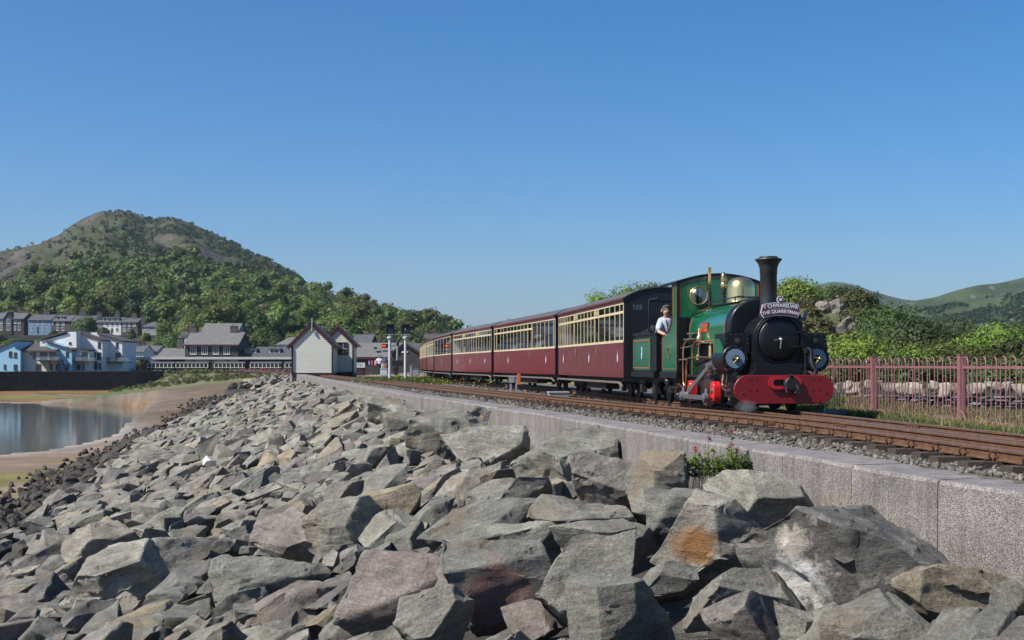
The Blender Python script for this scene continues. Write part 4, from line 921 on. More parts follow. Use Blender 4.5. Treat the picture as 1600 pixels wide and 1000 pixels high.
# cylinders and motion on both sides
for s in (-1,1):
    cy = s*.735
    cyl = MB(); cyl.lathe([(.215,-1.18),(.215,-.50)], (0,cy,.91), 'x', 24); cyl.box(-1.15,-.5,min(s*.5,s*.90),max(s*.5,s*.90),.95,1.10); cyl.box(-1.12,-.50,min(s*.47,s*.90),max(s*.47,s*.90),1.10,1.35)
    co_ = cyl.build('cylinder', black, loco, smooth=35)
    m = MB(); m.lathe([(.238,-.50),(.238,-.44),(.225,-.425),(0,-.425)], (0,cy,.91), 'x', 30); m.prism([(s*.47,1.0),(s*.47,1.36),(s*.91,1.36),(s*.93,1.1),(s*.94,.95)], 'x', -.50, -.44); m.build('cylinder_cover', black, co_, smooth=35)
    m = MB(); m.lathe([(.168,-.425),(.168,-.41),(0,-.41)], (0,cy,.91), 'x', 30); m.build('cover_disc', blueg, co_, smooth=35)
    m = MB(); m.lathe([(.062,-.41),(.062,-.38),(.05,-.37),(.05,-.33),(0,-.32)], (0,cy,.91), 'x', 16, 1); m.lathe([(.03,-.325),(.03,-.28),(.018,-.26),(0,-.25)], (0,cy,.91), 'x', 12); m.tube([(-.3,cy,.92),(-.29,cy-.1,.93)], .011, 6); m.tube([(-.3,cy,.90),(-.29,cy-.07,.83)], .011, 6); m.build('drain_cock', [brass, sooty], co_, smooth=40)
    m = MB()
    for i in range(12):
        t = 2*math.pi*i/12; m.lathe([(.013,-.425),(.012,-.405),(0,-.402)], (0,cy+.205*math.cos(t),.91+.205*math.sin(t)), 'x', 6)
    for yy in (.52,.62,.72,.82,.89): m.lathe([(.013,-.44),(.012,-.42),(0,-.417)], (0,s*yy,1.33), 'x', 6)
    for zz in (1.25,1.17): m.lathe([(.013,-.44),(.012,-.42),(0,-.417)], (0,s*.51,zz), 'x', 6); m.lathe([(.013,-.44),(.012,-.42),(0,-.417)], (0,s*.89,zz), 'x', 6)
    m.lathe([(.045,-.44),(.045,-.41),(0,-.405)], (0,s*.70,1.22), 'x', 10)
    m.build('cover_bolts', mat('bright_rivet', (.09,.09,.09), .3, .6), co_)
    m = MB(); m.prism([(-1.12,.80),(-.56,.86),(-.56,1.08),(-.78,1.26),(-1.12,1.26)], 'y', s*.905, s*.925); gs = m.build('cylinder_cladding', green, co_)
    m = MB(); m.bar((-1.1,s*.927,.83),(-.6,s*.927,.885),.012,.008); m.bar((-1.1,s*.927,.83),(-1.1,s*.927,1.22),.012,.008); m.build('lining', lining, gs)
    # slide bars, crosshead, rods
    m = MB(); m.bar((-2.1,s*.78,.80),(-1.15,s*.78,.90),.05,.03); m.bar((-2.1,s*.78,.66),(-1.15,s*.78,.76),.05,.03); m.bar((-2.12,s*.68,.56),(-2.12,s*.70,.86),.05,.06); m.build('slide_bars', steel, loco)
    xh = MB(); xh.box(-1.62,-1.40,s*.78-.06,s*.78+.06,.70,.88); xh.tube([(-1.42,s*.78,.79),(-1.15,s*.76,.84)], .025, 8); xh.build('crosshead', mat('grey_casting', (.16,.155,.15), .45, .5, var=.2, vs=12), loco, bevel=.01)
    pr, pf, zp = -3.12, -1.50, .20
    m = MB(); m.bar((-1.52,s*.90,.76),(pr,s*.90,zp+.02),.035,.085); m.lathe([(.075,-.03),(.075,.03)], (-1.52,s*.90,.76), 'y', 14); m.build('connecting_rod', steel, loco)
    m = MB(); m.bar((pr,s*.965,zp),(pf,s*.965,zp),.035,.085)
    for u_ in (pr, pf): m.lathe([(.085,-.045),(.085,.045),(.05,.06),(0,.06)] if s > 0 else [(0,-.06),(.05,-.06),(.085,-.045),(.085,.045)], (u_,s*.965,zp), 'y', 16); m.tube([(u_,s*.95,zp+.08),(u_,s*.95,zp+.17)], [.03,.022], 8)
    m.build('coupling_rod', steel, loco, smooth=40)
    for u_ in (pr+.02, pf-.02):
        m = MB(); c = [(x,z) for x,z in stadium(.10,.50,-.13,.13)]
        m.prism([(u_-z, x) for x,z in [(q[0],q[1]) for q in c]], 'y', min(s*.70,s*.84), max(s*.70,s*.84)); cr = m.build('crank', red_m, loco, smooth=35, bevel=.012)
        MB().lathe([(.05,-.075),(.05,.075)], (u_,s*.79,.33), 'y', 14).build('crank_boss', steel, cr, smooth=35)
        MB().tube([(u_,s*.84,.20),(u_,s*.98,.20)], .045, 10).build('crank_pin', red_m, cr, smooth=35)
        w = MB(); w.lathe([(.25,-.06),(.35,-.055),(.355,-.03),(.33,-.025),(.33,.05),(.25,.055)], (u_,s*.35,.33), 'y', 28); w.lathe([(.07,-.08),(.07,.08)], (u_,s*.35,.33), 'y', 14)
        for i in range(8): t = math.pi*i/4; w.bar((u_,s*.35,.33),(u_+.26*math.cos(t),s*.35,.33+.26*math.sin(t)),.03,.05)
        w.build('wheel', black, loco, smooth=35)
    for u_ in (-.62,-4.75):
        w = MB(); w.lathe([(.15,-.05),(.225,-.05),(.23,-.02),(.21,-.018),(.21,.045),(.15,.05),(0,.05)], (u_,s*.34,.21), 'y', 24); w.lathe([(0,-.055),(.15,-.05)], (u_,s*.34,.21), 'y', 24); w.tube([(u_,s*.34,.21),(u_,s*.55,.21)], .05, 8); w.build('wheel', black, loco, smooth=35)
        m = MB(); m.box(u_-.12,u_+.12,s*.5-.05,s*.5+.05,.14,.30); m.box(u_-.2,u_+.2,s*.5-.03,s*.5+.03,.30,.42); m.build('axle_box', sooty, loco)
    m = MB()
    for u_ in (-4.2,-4.5,-5.0): m.tube([(u_,s*.72,.53),(u_-.02,s*.74,.30)], .022, 6)
    m.tube([(-5.2,s*.74,.32),(-4.1,s*.74,.36)], .018, 6); m.tube([(-4.85,s*.76,.5),(-5.0,s*.78,.4),(-5.25,s*.78,.28)], .025, 6); m.box(-2.6,-1.9,s*.66-.02,s*.66+.02,.24,.56)
    m.tube([(-1.0,s*.75,.62),(-1.0,s*.77,.40)], .02, 6); m.tube([(-.85,s*.75,.62),(-.85,s*.77,.36)], .02, 6); m.tube([(-1.2,s*.77,.44),(-.7,s*.77,.42)], .016, 6)
    m.build('brake_gear', mat('oily_dark_steel', (.06,.058,.055), .45, .6, var=.3, vs=12), loco, smooth=40)
    # red lever and lubricator bits behind the rods
    m = MB(); m.box(-2.42,-2.2,s*.66-.02,s*.66+.02,.60,.63); m.box(-2.23,-2.2,s*.66-.02,s*.66+.02,.45,.62); m.build('reversing_lever', red_m, loco)
    # copper and brass pipework
    m = MB()
    def cpp(pts): m.tube(catmull([(a_,s*abs(b_),c) for a_,b_,c in pts], .04), .022, 8)
    cpp([(-3.40,.62,1.30),(-3.62,.70,1.31),(-3.74,.76,1.22),(-3.75,.78,.95),(-3.76,.78,.62),(-3.72,.78,.42),(-3.62,.78,.33),(-3.50,.78,.42),(-3.52,.78,.60)])
    cpp([(-1.95,.72,.93),(-2.4,.78,.945),(-3.0,.80,.93),(-3.34,.80,.90),(-3.43,.80,.80),(-3.45,.80,.55),(-3.50,.80,.40),(-3.75,.80,.36),(-4.05,.80,.42),(-4.25,.80,.30),(-4.32,.80,.16)])
    cpp([(-2.55,.68,1.24),(-2.62,.74,1.235),(-2.66,.76,1.15),(-2.66,.77,.97)])
    cpp([(-2.62,.72,1.24),(-3.0,.76,1.22),(-3.10,.76,1.12),(-3.12,.76,.85),(-3.16,.76,.60)])
    cpp([(-.98,.80,.55),(-.9,.82,.42),(-.7,.83,.36),(-.35,.82,.36)]); cpp([(-.92,.80,.62),(-.8,.84,.48),(-.5,.84,.42)])
    m.build('copper_pipes', copper, loco, smooth=50)
    m = MB(); m.lathe([(.045,1.24),(.06,1.27),(.06,1.33),(.035,1.36),(.035,1.46),(.022,1.5),(0,1.51)], (-2.72,s*.74,0), 'z', 10); m.lathe([(.05,.90),(.05,1.0)], (-2.66,s*.77,0), 'z', 10); m.lathe([(.05,.92),(.045,1.14),(.02,1.18),(0,1.18)], (-1.62,s*.66,0), 'z', 10); m.lathe([(.05,.95),(.045,1.16),(0,1.2)], (-2.2,s*.66,0), 'z', 10); m.tube([(-2.0,s*.7,.93),(-1.9,s*.72,.93)], .035, 8)
    m.build('brass_fittings', brass, loco, smooth=40)
    m = MB(); m.tube([(-3.88,s*.80,1.14),(-3.4,s*.74,1.16),(-2.6,s*.72,1.22),(-1.5,s*.70,1.2)], .014, 6); m.tube([(-3.88,s*.83,.90),(-3.3,s*.80,.91)], .018, 6); m.box(-3.5,-2.9,s*.72-.06,s*.72+.06,1.40,1.43); m.box(-3.7,-2.95,s*.72-.08,s*.72+.08,1.29,1.32); m.build('running_rods', steel, loco, smooth=40)
# vacuum hose on the beam, on the far side of the door
m = MB(); m.tube([(-.12,.42,.62),(-.12,.42,1.02)], .028, 10); m.lathe([(.05,.62),(.05,.68),(.03,.70)], (-.12,.42,0), 'z', 10); m.lathe([(.03,.98),(.055,1.0),(.055,1.07),(.02,1.1),(0,1.1)], (-.12,.43,0), 'z', 10); m.build('vacuum_pipe', black, loco, smooth=40)
pts = catmull([(-.12,.44,1.08),(-.11,.50,1.04),(-.11,.52,.92),(-.11,.55,.78),(-.11,.60,.68),(-.12,.58,.64)], .012); m = MB(); m.tube(pts, [.036+.008*(i % 2) for i in range(len(pts))], 10); m.build('vacuum_hose', sooty, loco)
m = MB(); m.tube(catmull([(-.30,.36,1.55),(-.6,.60,1.66),(-.9,.70,1.72),(-1.0,.72,1.6)],.05), .025, 8); m.build('steam_pipe', black, loco, smooth=40)
# headboard
ar = 1.25
def arc_pt(x, z): a_ = x/ar; return ((ar+z)*math.sin(a_), (ar+z)*math.cos(a_)-ar)
def board(gx, g0): 
    t_ = [arc_pt(x, .105-g0) for x in np.linspace(-.30+gx,.30-gx,15)]; b_ = [arc_pt(x, -.125+g0) for x in np.linspace(.345-gx*1.3,-.345+gx*1.3,15)]
    return [arc_pt(-.372+gx*1.2,-.03)]+t_+[arc_pt(.372-gx*1.2,-.03)]+b_
hb_white = mat('headboard_white', (.62,.63,.66), .4); hb_mar = mat('headboard_maroon', (.085,.012,.020), .35, coat=.3)
hb = empty('headboard', (0,0,0)); hb.parent = loco
bo = lambda m_: [(y, z+1.775) for y, z in m_]
MB().prism(bo(board(0,0)), 'x', -.215, -.197).build('board_rim', hb_white, hb); MB().prism(bo(board(.011,.012)), 'x', -.198, -.190).build('board_face', hb_mar, hb)
MB().lathe([(.062,-.215),(.062,-.197)], (0,0,1.93), 'x', 20).build('badge_rim', hb_white, hb); MB().lathe([(.05,-.20),(.05,-.189)], (0,0,1.93), 'x', 20).build('badge', hb_mar, hb)
m = MB(); m.lathe([(.028,-.191),(.028,-.187)], (0,0,1.93), 'x', 12); m.build('badge_emblem', hb_white, hb)
M_ = (R(90), 0, R(90))
obj('lettering', text_mesh('Y CHWARELWR', .086, .002, ar, .0022), hb_white, hb, (-.188,0,1.823), M_)
obj('lettering', text_mesh('THE QUARRYMAN', .080, .002, ar, .0022), hb_white, hb, (-.188,0,1.722), M_)
m = MB(); 
for i in range(10): p, q = arc_pt(-.2+.04*i,0), arc_pt(-.16+.04*i,0); m.bar((-.188,p[0],p[1]+1.768),(-.188,q[0],q[1]+1.768),.005,.004)
m.build('rule', hb_white, hb)
m = MB(); m.box(-.3,-.215,-.03,.03,1.6,1.80); m.build('bracket', black, hb)
# ---- tender
a1, b1, rz1 = place(6.05, 8.25)
ten = empty('tender', a1, rz1, 'green coal tender with orange lining behind the engine cab', 'tender')
Lt = 2.25
m = MB(); m.box(-Lt,0,-.78,.78,.66,1.47); m.build('tank', black, ten, bevel=.01)
for s in (-1,1):
    sp_ = MB().box(-Lt+.02,-.50,s*.79-.01,s*.79+.01,.68,1.40).build('side_panel', green, ten)
    m = MB()
    for z in (.73,1.35): m.box(-Lt+.07,-.55,s*.803-.003,s*.803+.003,z,z+.014)
    for u_ in (-Lt+.07,-.564): m.box(u_,u_+.012,s*.803-.003,s*.803+.003,.73,1.36)
    m.build('lining', lining, sp_)
    m = MB(); q = s*.806
    m.prism([(-1.34,1.03),(-1.30,1.15),(-1.26,1.03),(-1.28,.93),(-1.32,.93)], 'y', q-.003, q+.003); m.prism([(-1.33,1.15),(-1.30,1.22),(-1.27,1.15)], 'y', q-.003, q+.003); m.prism([(-1.335,.90),(-1.265,.90),(-1.30,.84)], 'y', q-.003, q+.003, 1); m.build('crest', [hb_white, red_m], sp_)
    m = MB()
    for u_ in (-.42,-.30):
        for z in np.arange(.72,1.42,.06): m.lathe([(.011,-.006),(.009,.008),(0,.01)] if s > 0 else [(0,-.01),(.009,-.008),(.011,.006)], (u_,s*.79,z), 'y', 6)
    m.build('rivets', mat('bright_rivet', (.09,.09,.09), .3, .6), ten)
    MB().box(-Lt-.02,0,s*.79-.05,s*.79+.03,.53,.655).build('valance', black, ten, bevel=.006)
    for u_ in (-.45,-1.75):
        w = MB(); w.lathe([(0,-.05),(.24,-.05),(.27,-.05),(.275,-.02),(.255,-.018),(.255,.045),(0,.05)], (u_,s*.34,.255), 'y', 24); w.build('wheel', black, ten, smooth=35)
        m = MB(); m.box(u_-.11,u_+.11,s*.66-.06,s*.66+.06,.17,.36); m.box(u_-.3,u_+.3,s*.66-.03,s*.66+.03,.38,.45); m.build('axle_box', sooty, ten)
m = MB(); m.box(-Lt-.03,.03,-.80,.80,1.47,1.50); m.box(-Lt-.03,-Lt,-.80,.80,1.38,1.56); m.box(-Lt,-.5,-.80,-.77,1.50,1.54); m.box(-Lt,-.5,.77,.80,1.50,1.54); m.box(-Lt,0,-.55,.55,.40,.66); m.build('coping', black, ten)
m = MB(); m.tube([(-.85,-.74,1.5),(-.85,-.74,2.22),(-.84,-.70,2.26),(-.1,-.70,2.27)], .02, 8); m.tube([(-.85,.74,1.5),(-.85,.74,2.22),(-.85,-.74,2.24)], .02, 8); m.build('weather_frame', black, ten, smooth=40)
hv = low[3][0]; r2 = np.random.default_rng(4); nc = 150
cpz = np.stack([r2.uniform(-Lt+.15,-.25,nc), r2.uniform(-.6,.6,nc), np.zeros(nc)], -1); cpz[:,2] = 1.5+.24*np.clip(1-(cpz[:,1]/.7)**2,0,1)*np.clip(1-((cpz[:,0]+1.0)/1.2)**2,0,1)
obj('coal', scatter_mesh('coal', low[:6], cpz, r2.uniform(.10,.2,nc), r2), coalm, ten)

# ---- coaches
maroon = mat('crimson_coach_paint', (.145,.010,.013), .3, 0, var=.1, vs=2, coat=.25)
mar_old = mat('faded_maroon_paint', (.120,.022,.023), .4, 0, var=.12, vs=3, coat=.1)
cream = mat('cream_coach_paint', (.66,.54,.33), .35, 0, var=.06, vs=3, coat=.3)
roofm = mat('grey_coach_roof', (.075,.075,.08), .75, 0, var=.2, vs=3)
endm = mat('coach_end_black', (.011,.012,.016), .4, 0, var=.2, vs=3)
inner = mat('coach_interior', (.045,.030,.020), .8)
seat_m = mat('red_seat_cloth', (.06,.012,.012), .8)
board_m = mat('weathered_board', (.12,.10,.085), .8, var=.3, vs=10)
BZ, WZ, CZ, EZ, TZ = .50, 1.37, 2.29, 2.40, 2.68      # body bottom, waist, cream top, eaves, roof crown
def coach(sa, length, label, posts, doors, trans, low_m, planks, half=.93, vents=(), crests=(.2,.5,.8), detail=True, tall=(), silver=False, num=None):
    """posts: fractions (0 at the engine end) of the upright window posts; doors: indices of door bays; trans: bays with top lights"""
    fa, fb, rz = place(sa, sa+length)
    c = empty('railway_coach', fa, rz, label, 'railway coach', 'coaches of the train')
    Lc = (fa-fb).length
    fl = MB(); fl.box(-Lc,0,-half+.03,half-.03,BZ,BZ+.06); fl.build('floor', inner, c)
    m = MB(); m.box(-Lc+.1,-.1,-.45,.45,.36,BZ); 
    for s in (-1,1): m.box(-Lc+.15,-.15,s*.62-.03,s*.62+.03,.40,BZ)
    for a_ in (.35,.65):
        for s in (-1,1): m.bar((-Lc*a_,s*.62,.40),(-Lc*(a_+(.07 if a_<.5 else -.07)),s*.62,.20),.03)
    m.bar((-Lc*.42,-.62,.20),(-Lc*.58,-.62,.20),.03); m.bar((-Lc*.42,.62,.20),(-Lc*.58,.62,.20),.03); m.build('underframe', grime, c)
    for s in (-1,1):
        m = MB(); m.tube([(-.02,s*(half+.02),.28),(-.25,s*(half+.06),.375),(-Lc+.25,s*(half+.06),.375),(-Lc+.02,s*(half+.02),.28)], .032, 6); m.build('step_board', board_m, c)
        if planks:
            pw = Lc/planks
            me = MB().box(.006,pw-.006,-.014,.014,BZ+.06,WZ-.03).mesh('side_plank'); me.materials.append(low_m)
            for i in range(planks): obj('side_plank', me, None, c, (-Lc+i*pw, s*(half-.006), 0))
        MB().box(-Lc,0,s*(half-.025)-.012,s*(half-.025)+.012,BZ,WZ).build('lower_side', low_m, c)
        m = MB(); m.box(-Lc,0,*sorted((s*(half-.02),s*(half+.012))),BZ,BZ+.055); m.build('bottom_rail', low_m, c)
        fy = lambda p_, q_: sorted((s*(half+p_), s*(half+q_)))
        m = MB(); m.box(-Lc,0,*fy(-.03,.014),WZ-.03,WZ+.03); m.box(-Lc,0,*fy(-.03,.006),CZ-.04,CZ); 
        tz = 2.06
        for i in range(len(posts)):
            f_ = posts[i]; wd = .06 if i in (0,len(posts)-1) else .034
            x0 = -Lc*f_; x0 = min(-wd/2, max(-Lc+wd/2, x0)); m.box(x0-wd/2,x0+wd/2,*fy(-.03,.001 if i % 2 else .002),WZ+.03,CZ-.04)
        for i in range(len(posts)-1):
            xa, xb_ = -Lc*posts[i+1], -Lc*posts[i]
            if trans and i not in tall: m.box(xa+.017,xb_-.017,*fy(-.028,-.001),tz-.025,tz+.035)
            if i in vents:
                for z in (2.12,2.17,2.22): m.box(xa+.017,xb_-.017,*fy(-.026,-.003),z,z+.03)
        fr = m.build('window_frame', cream, c)
        m2_ = MB(); q = s*(half-.045); m2_.box(-Lc,0,q-.012,q+.012,BZ+.06,WZ+.05); m2_.box(-Lc,0,q-.012,q+.012,CZ-.06,EZ)
        for i in range(len(posts)): x0 = min(-.03, max(-Lc+.03, -Lc*posts[i])); m2_.box(x0-.026,x0+.026,q-.0125,q+.0125,WZ+.05,CZ-.06)
        m2_.build('inner_lining', inner, c)
        for i in range(len(posts)-1):
            xa, xb_ = -Lc*posts[i+1]+.018, -Lc*posts[i]-.018
            if i in doors: 
                o = MB().box(xa,xb_,s*(half-.02)-.003,s*(half-.02)+.003,WZ+.03,WZ+.30).build('drop_light', glass, fr)
            else: MB().box(xa,xb_,s*(half-.011)-.003,s*(half-.011)+.003,WZ+.03,CZ-.04).build('pane', glass, fr)
        m = MB(); m.box(-Lc-.01,.01,*sorted((s*(half-.03),s*(half+.016))),CZ,EZ); m.build('cant_rail', low_m, c)
        if detail:
            for i in doors:
                xa, xb_ = -Lc*posts[i+1], -Lc*posts[i]; q = s*(half+.02)
                m = MB(); m.tube([(xb_-.06,q,WZ-.10),(xb_-.06,q+s*.02,WZ-.12),(xb_-.06,q+s*.02,WZ-.32),(xb_-.06,q,WZ-.34)], .012, 6); m.tube([(xb_-.06,q,WZ-.2),(xb_-.16,q+s*.02,WZ-.2)], .012, 6); m.build('door_handle', brass, c, smooth=40)
            for f_ in crests:
                x0 = -Lc*f_; q = s*(half+.0125)
                m = MB(); m.prism([(x0-.045,.98),(x0,1.09),(x0+.045,.98),(x0+.025,.87),(x0-.025,.87)], 'y', q-.003, q+.003); m.prism([(x0-.03,1.09),(x0,1.19),(x0+.03,1.09)], 'y', q-.003, q+.003, 1); m.prism([(x0-.03,.85),(x0+.03,.85),(x0,.78)], 'y', q-.003, q+.003, 2)
                m.build('crest', [hb_white, blueg, red_m], c)
    ys_ = np.linspace(-half-.04,half+.04,15); rz_ = [TZ-(TZ-EZ)*(abs(y)/(half+.04))**2.2 for y in ys_]
    m = MB(); m.prism([(y,z) for y,z in zip(ys_,rz_)]+[(y,z-.03) for y,z in zip(ys_[::-1],rz_[::-1])], 'x', -Lc-.05, .05); ro = m.build('roof', roofm, c, smooth=35)
    m = MB()
    for s in (-1,1): m.box(-Lc-.05,.05,s*(half+.035)-.015,s*(half+.035)+.012,EZ-.045,EZ+.005)
    m.build('gutter', low_m, ro)
    for xe in (0, -Lc):
        x0, x1 = (xe-.03, xe+.012) if xe == 0 else (xe-.012, xe+.03)
        pr = [(-half,BZ-.1),(half,BZ-.1)]+[(y*half/(half+.04), z-.032) for y,z in zip(ys_[::-1],rz_[::-1])]
        MB().prism(pr, 'x', x0, x1).build('end_wall', endm, c)
    if num: obj('number', text_mesh(num, .17, .003), mat('faded_blue_lettering', (.10,.14,.19), .6), c, (.0145,-.60,2.17), (R(90),0,R(90)))
    m = MB(); m.box(-Lc*.64,-Lc*.36,-.66,-.30,.16,.42); m.box(-Lc*.62,-Lc*.40,.30,.66,.16,.42); m.build('added_dark_box', grime, c)  # dark boxes added so the space under the coach looks dark
    # seats inside
    m = MB(); x0 = -Lc+.9
    while x0 < -.8: m.box(x0-.05,x0+.05,-.8,-.25,BZ+.06,1.45); m.box(x0-.05,x0+.05,.25,.8,BZ+.06,1.45); x0 += 1.5
    m.build('seats', seat_m, c)
    for a_ in (.14,.86):
        m = MB(); m.box(-Lc*a_-.75,-Lc*a_+.75,-.52,-.46,.20,.34); m.box(-Lc*a_-.75,-Lc*a_+.75,.46,.52,.20,.34); m.box(-Lc*a_-.15,-Lc*a_+.15,-.5,.5,.25,.36)
        for d_ in (-.5,.5):
            for s in (-1,1): m.box(-Lc*a_+d_-.09,-Lc*a_+d_+.09,s*.52-.05,s*.52+.05,.15,.33)
        bg = m.build('bogie', grime, c)
        for d_ in (-.5,.5):
            for s in (-1,1):
                w = MB(); w.lathe([(0,-.04),(.20,-.045),(.235,-.04),(.24,-.02),(.222,-.018),(.222,.04),(0,.045)], (-Lc*a_+d_,s*.335,.222), 'y', 20); w.build('wheel', grime, bg, smooth=35)
    m = MB(); m.box(0,.28,-.08,.08,.38,.50); m.box(-Lc-.28,-Lc,-.08,.08,.38,.50); m.build('buffer', grime, c)
    return c
def inv_px(pxs, sa, length, half=.93):                 # photo columns of the posts -> fractions of the coach side
    fa, fb, rz = place(sa, sa+length); d = (fb-fa).normalized(); nr = Vector((-d.y, d.x, 0)); 
    A = fa+nr*half if (fa+nr*half).x < fa.x else fa-nr*half; out = []
    for p in pxs:
        k_ = (p-800)/FPX; out.append((A.x-k_*A.y)/(k_*d.y-d.x)/length)
    return out
def norm(fr):
    lo, hi = fr[0], fr[-1]; return [min(1,max(0,(f-lo)/(hi-lo))) for f in fr]
z6 = lambda xs: [860+x/6.25 for x in xs]; z2 = lambda xs: [640+x/4.4444 for x in xs]
s1 = 8.72; L1 = 9.75
p1 = norm(inv_px(z6([740,698,650,596,548,488,446,412,378,344,310,278,243,205,180,162,147,132,113,93]), s1, L1))
coach(s1, L1, 'faded maroon and cream coach coupled right behind the tender', p1, (5,11), True, mar_old, 14, vents=(5,11), crests=(.07,.46,.9), num='105')
s2 = s1+L1+.62; L2 = 11.7
p2 = norm(inv_px(z2([1018,1003,968,938,905,880,845,836,808,782,758,730,705,682,658,630,608,580,563]), s2, L2))
coach(s2, L2, 'glossy crimson and cream coach with five tall windows, second behind the tender', p2, (7,16), True, maroon, 17, crests=(.12,.72), tall=(0,1,2,3,4,5))
s3 = s2+L2+.65; L3 = 11.6
p3 = norm(inv_px([640+x/9.093 for x in (1105,1078,1040,995,960,918,882,845,815,780,752,722,690,660,625,600,572,548)], s3, L3))
coach(s3, L3, 'crimson and cream coach with many narrow windows, third behind the tender', p3, (5,11), True, maroon, 15, vents=(5,11), crests=(.14,.5,.86))
s4 = s3+L3+.6; L4 = 10.6
coach(s4, L4, 'maroon and cream coach with five broad windows, fourth behind the tender', [0,.06,.24,.42,.60,.78,.95,1], (), False, mar_old, 0, half=.95, crests=(.5,))
s5 = s4+L4+.6; L5 = 8.4
coach(s5, L5, 'crimson coach with tall cream upper panels, fifth behind the tender', [i/12 for i in range(13)], (2,9), True, maroon, 0, half=.95, crests=())
s6 = s5+L5+.6; L6 = 11
coach(s6, L6, 'crimson and cream coach, last but one of the train', [i/13 for i in range(14)], (3,10), True, maroon, 0, half=.95, crests=())
s7 = s6+L6+.6; L7 = 11
coach(s7, L7, 'crimson and cream coach at the tail of the train', [i/12 for i in range(13)], (2,10), True, maroon, 0, half=.95, crests=())
# ------------------------------------------------------------------ buildings
slate = mat('slate_roof', (.105,.103,.108), .75, c2=(.060,.058,.062), vs=1.6, bump=.5, bs=3, objvar=.15)
slate_l = mat('weathered_slate', (.165,.158,.145), .8, c2=(.10,.096,.09), vs=1.2, bump=.5, bs=3)
slate_b = mat('brown_tile_roof', (.085,.068,.062), .8, c2=(.050,.042,.040), vs=1.5, bump=.4, bs=3)
stone_d = mat('dark_stone_wall', (.075,.068,.058), .9, c2=(.030,.027,.024), vs=1.8, bump=.7, bs=4)
stone_b = mat('brown_stone_wall', (.13,.11,.09), .9, c2=(.07,.06,.05), vs=2, bump=.5, bs=4)
rend_w = mat('white_render', (.74,.73,.69), .85, var=.06, vs=.6, bump=.2, bs=5)
rend_c = mat('cream_render', (.58,.55,.47), .85, var=.07, vs=.6, bump=.2, bs=5)
rend_g = mat('grey_render', (.34,.335,.32), .85, var=.1, vs=.6, bump=.2, bs=5)
blue_w = mat('sky_blue_render', (.30,.52,.64), .8, var=.05, vs=.6)
blue_d = mat('slate_blue_render', (.17,.25,.35), .8, var=.05, vs=.6)
wframe = mat('white_window_frame', (.66,.66,.64), .5)
dframe = mat('brown_window_frame', (.06,.045,.035), .5)
pane_m = mat('dark_window_pane', (.025,.03,.035), .08, spec=.6)
pane_l = mat('curtained_pane', (.16,.18,.19), .1, spec=.6)
maroon_t = mat('maroon_trim', (.060,.012,.016), .5, var=.1, vs=3)
chim_m = mat('chimney_stone', (.12,.105,.09), .9, c2=(.05,.045,.04), vs=2)
pot_m = mat('chimney_pot', (.30,.17,.10), .8)
def W3(px, py, Y): return P(px, py, Y)
def window(parent, x0, x1, z0, z1, y, frame=wframe, pane=pane_m, org=None, bars=1, fw=.09):
    """frame ring with its pane behind, on a front wall whose face is at y"""
    m = MB(); m.box(x0,x1,y-.06,y,z0,z0+fw); m.box(x0,x1,y-.06,y,z1-fw,z1); m.box(x0,x0+fw,y-.06,y,z0+fw,z1-fw); m.box(x1-fw,x1,y-.06,y,z0+fw,z1-fw)
    for i in range(bars):
        xm = x0+(x1-x0)*(i+1)/(bars+1); m.box(xm-fw*.3,xm+fw*.3,y-.05,y,z0+fw,z1-fw)
    m.box(x0-.06,x1+.06,y-.10,y,z0-.08,z0)
    w = m.build('window', frame, parent); MB().box(x0+fw*.5,x1-fw*.5,y-.03,y-.01,z0+fw*.5,z1-fw*.5).build('pane', pane, w); return w
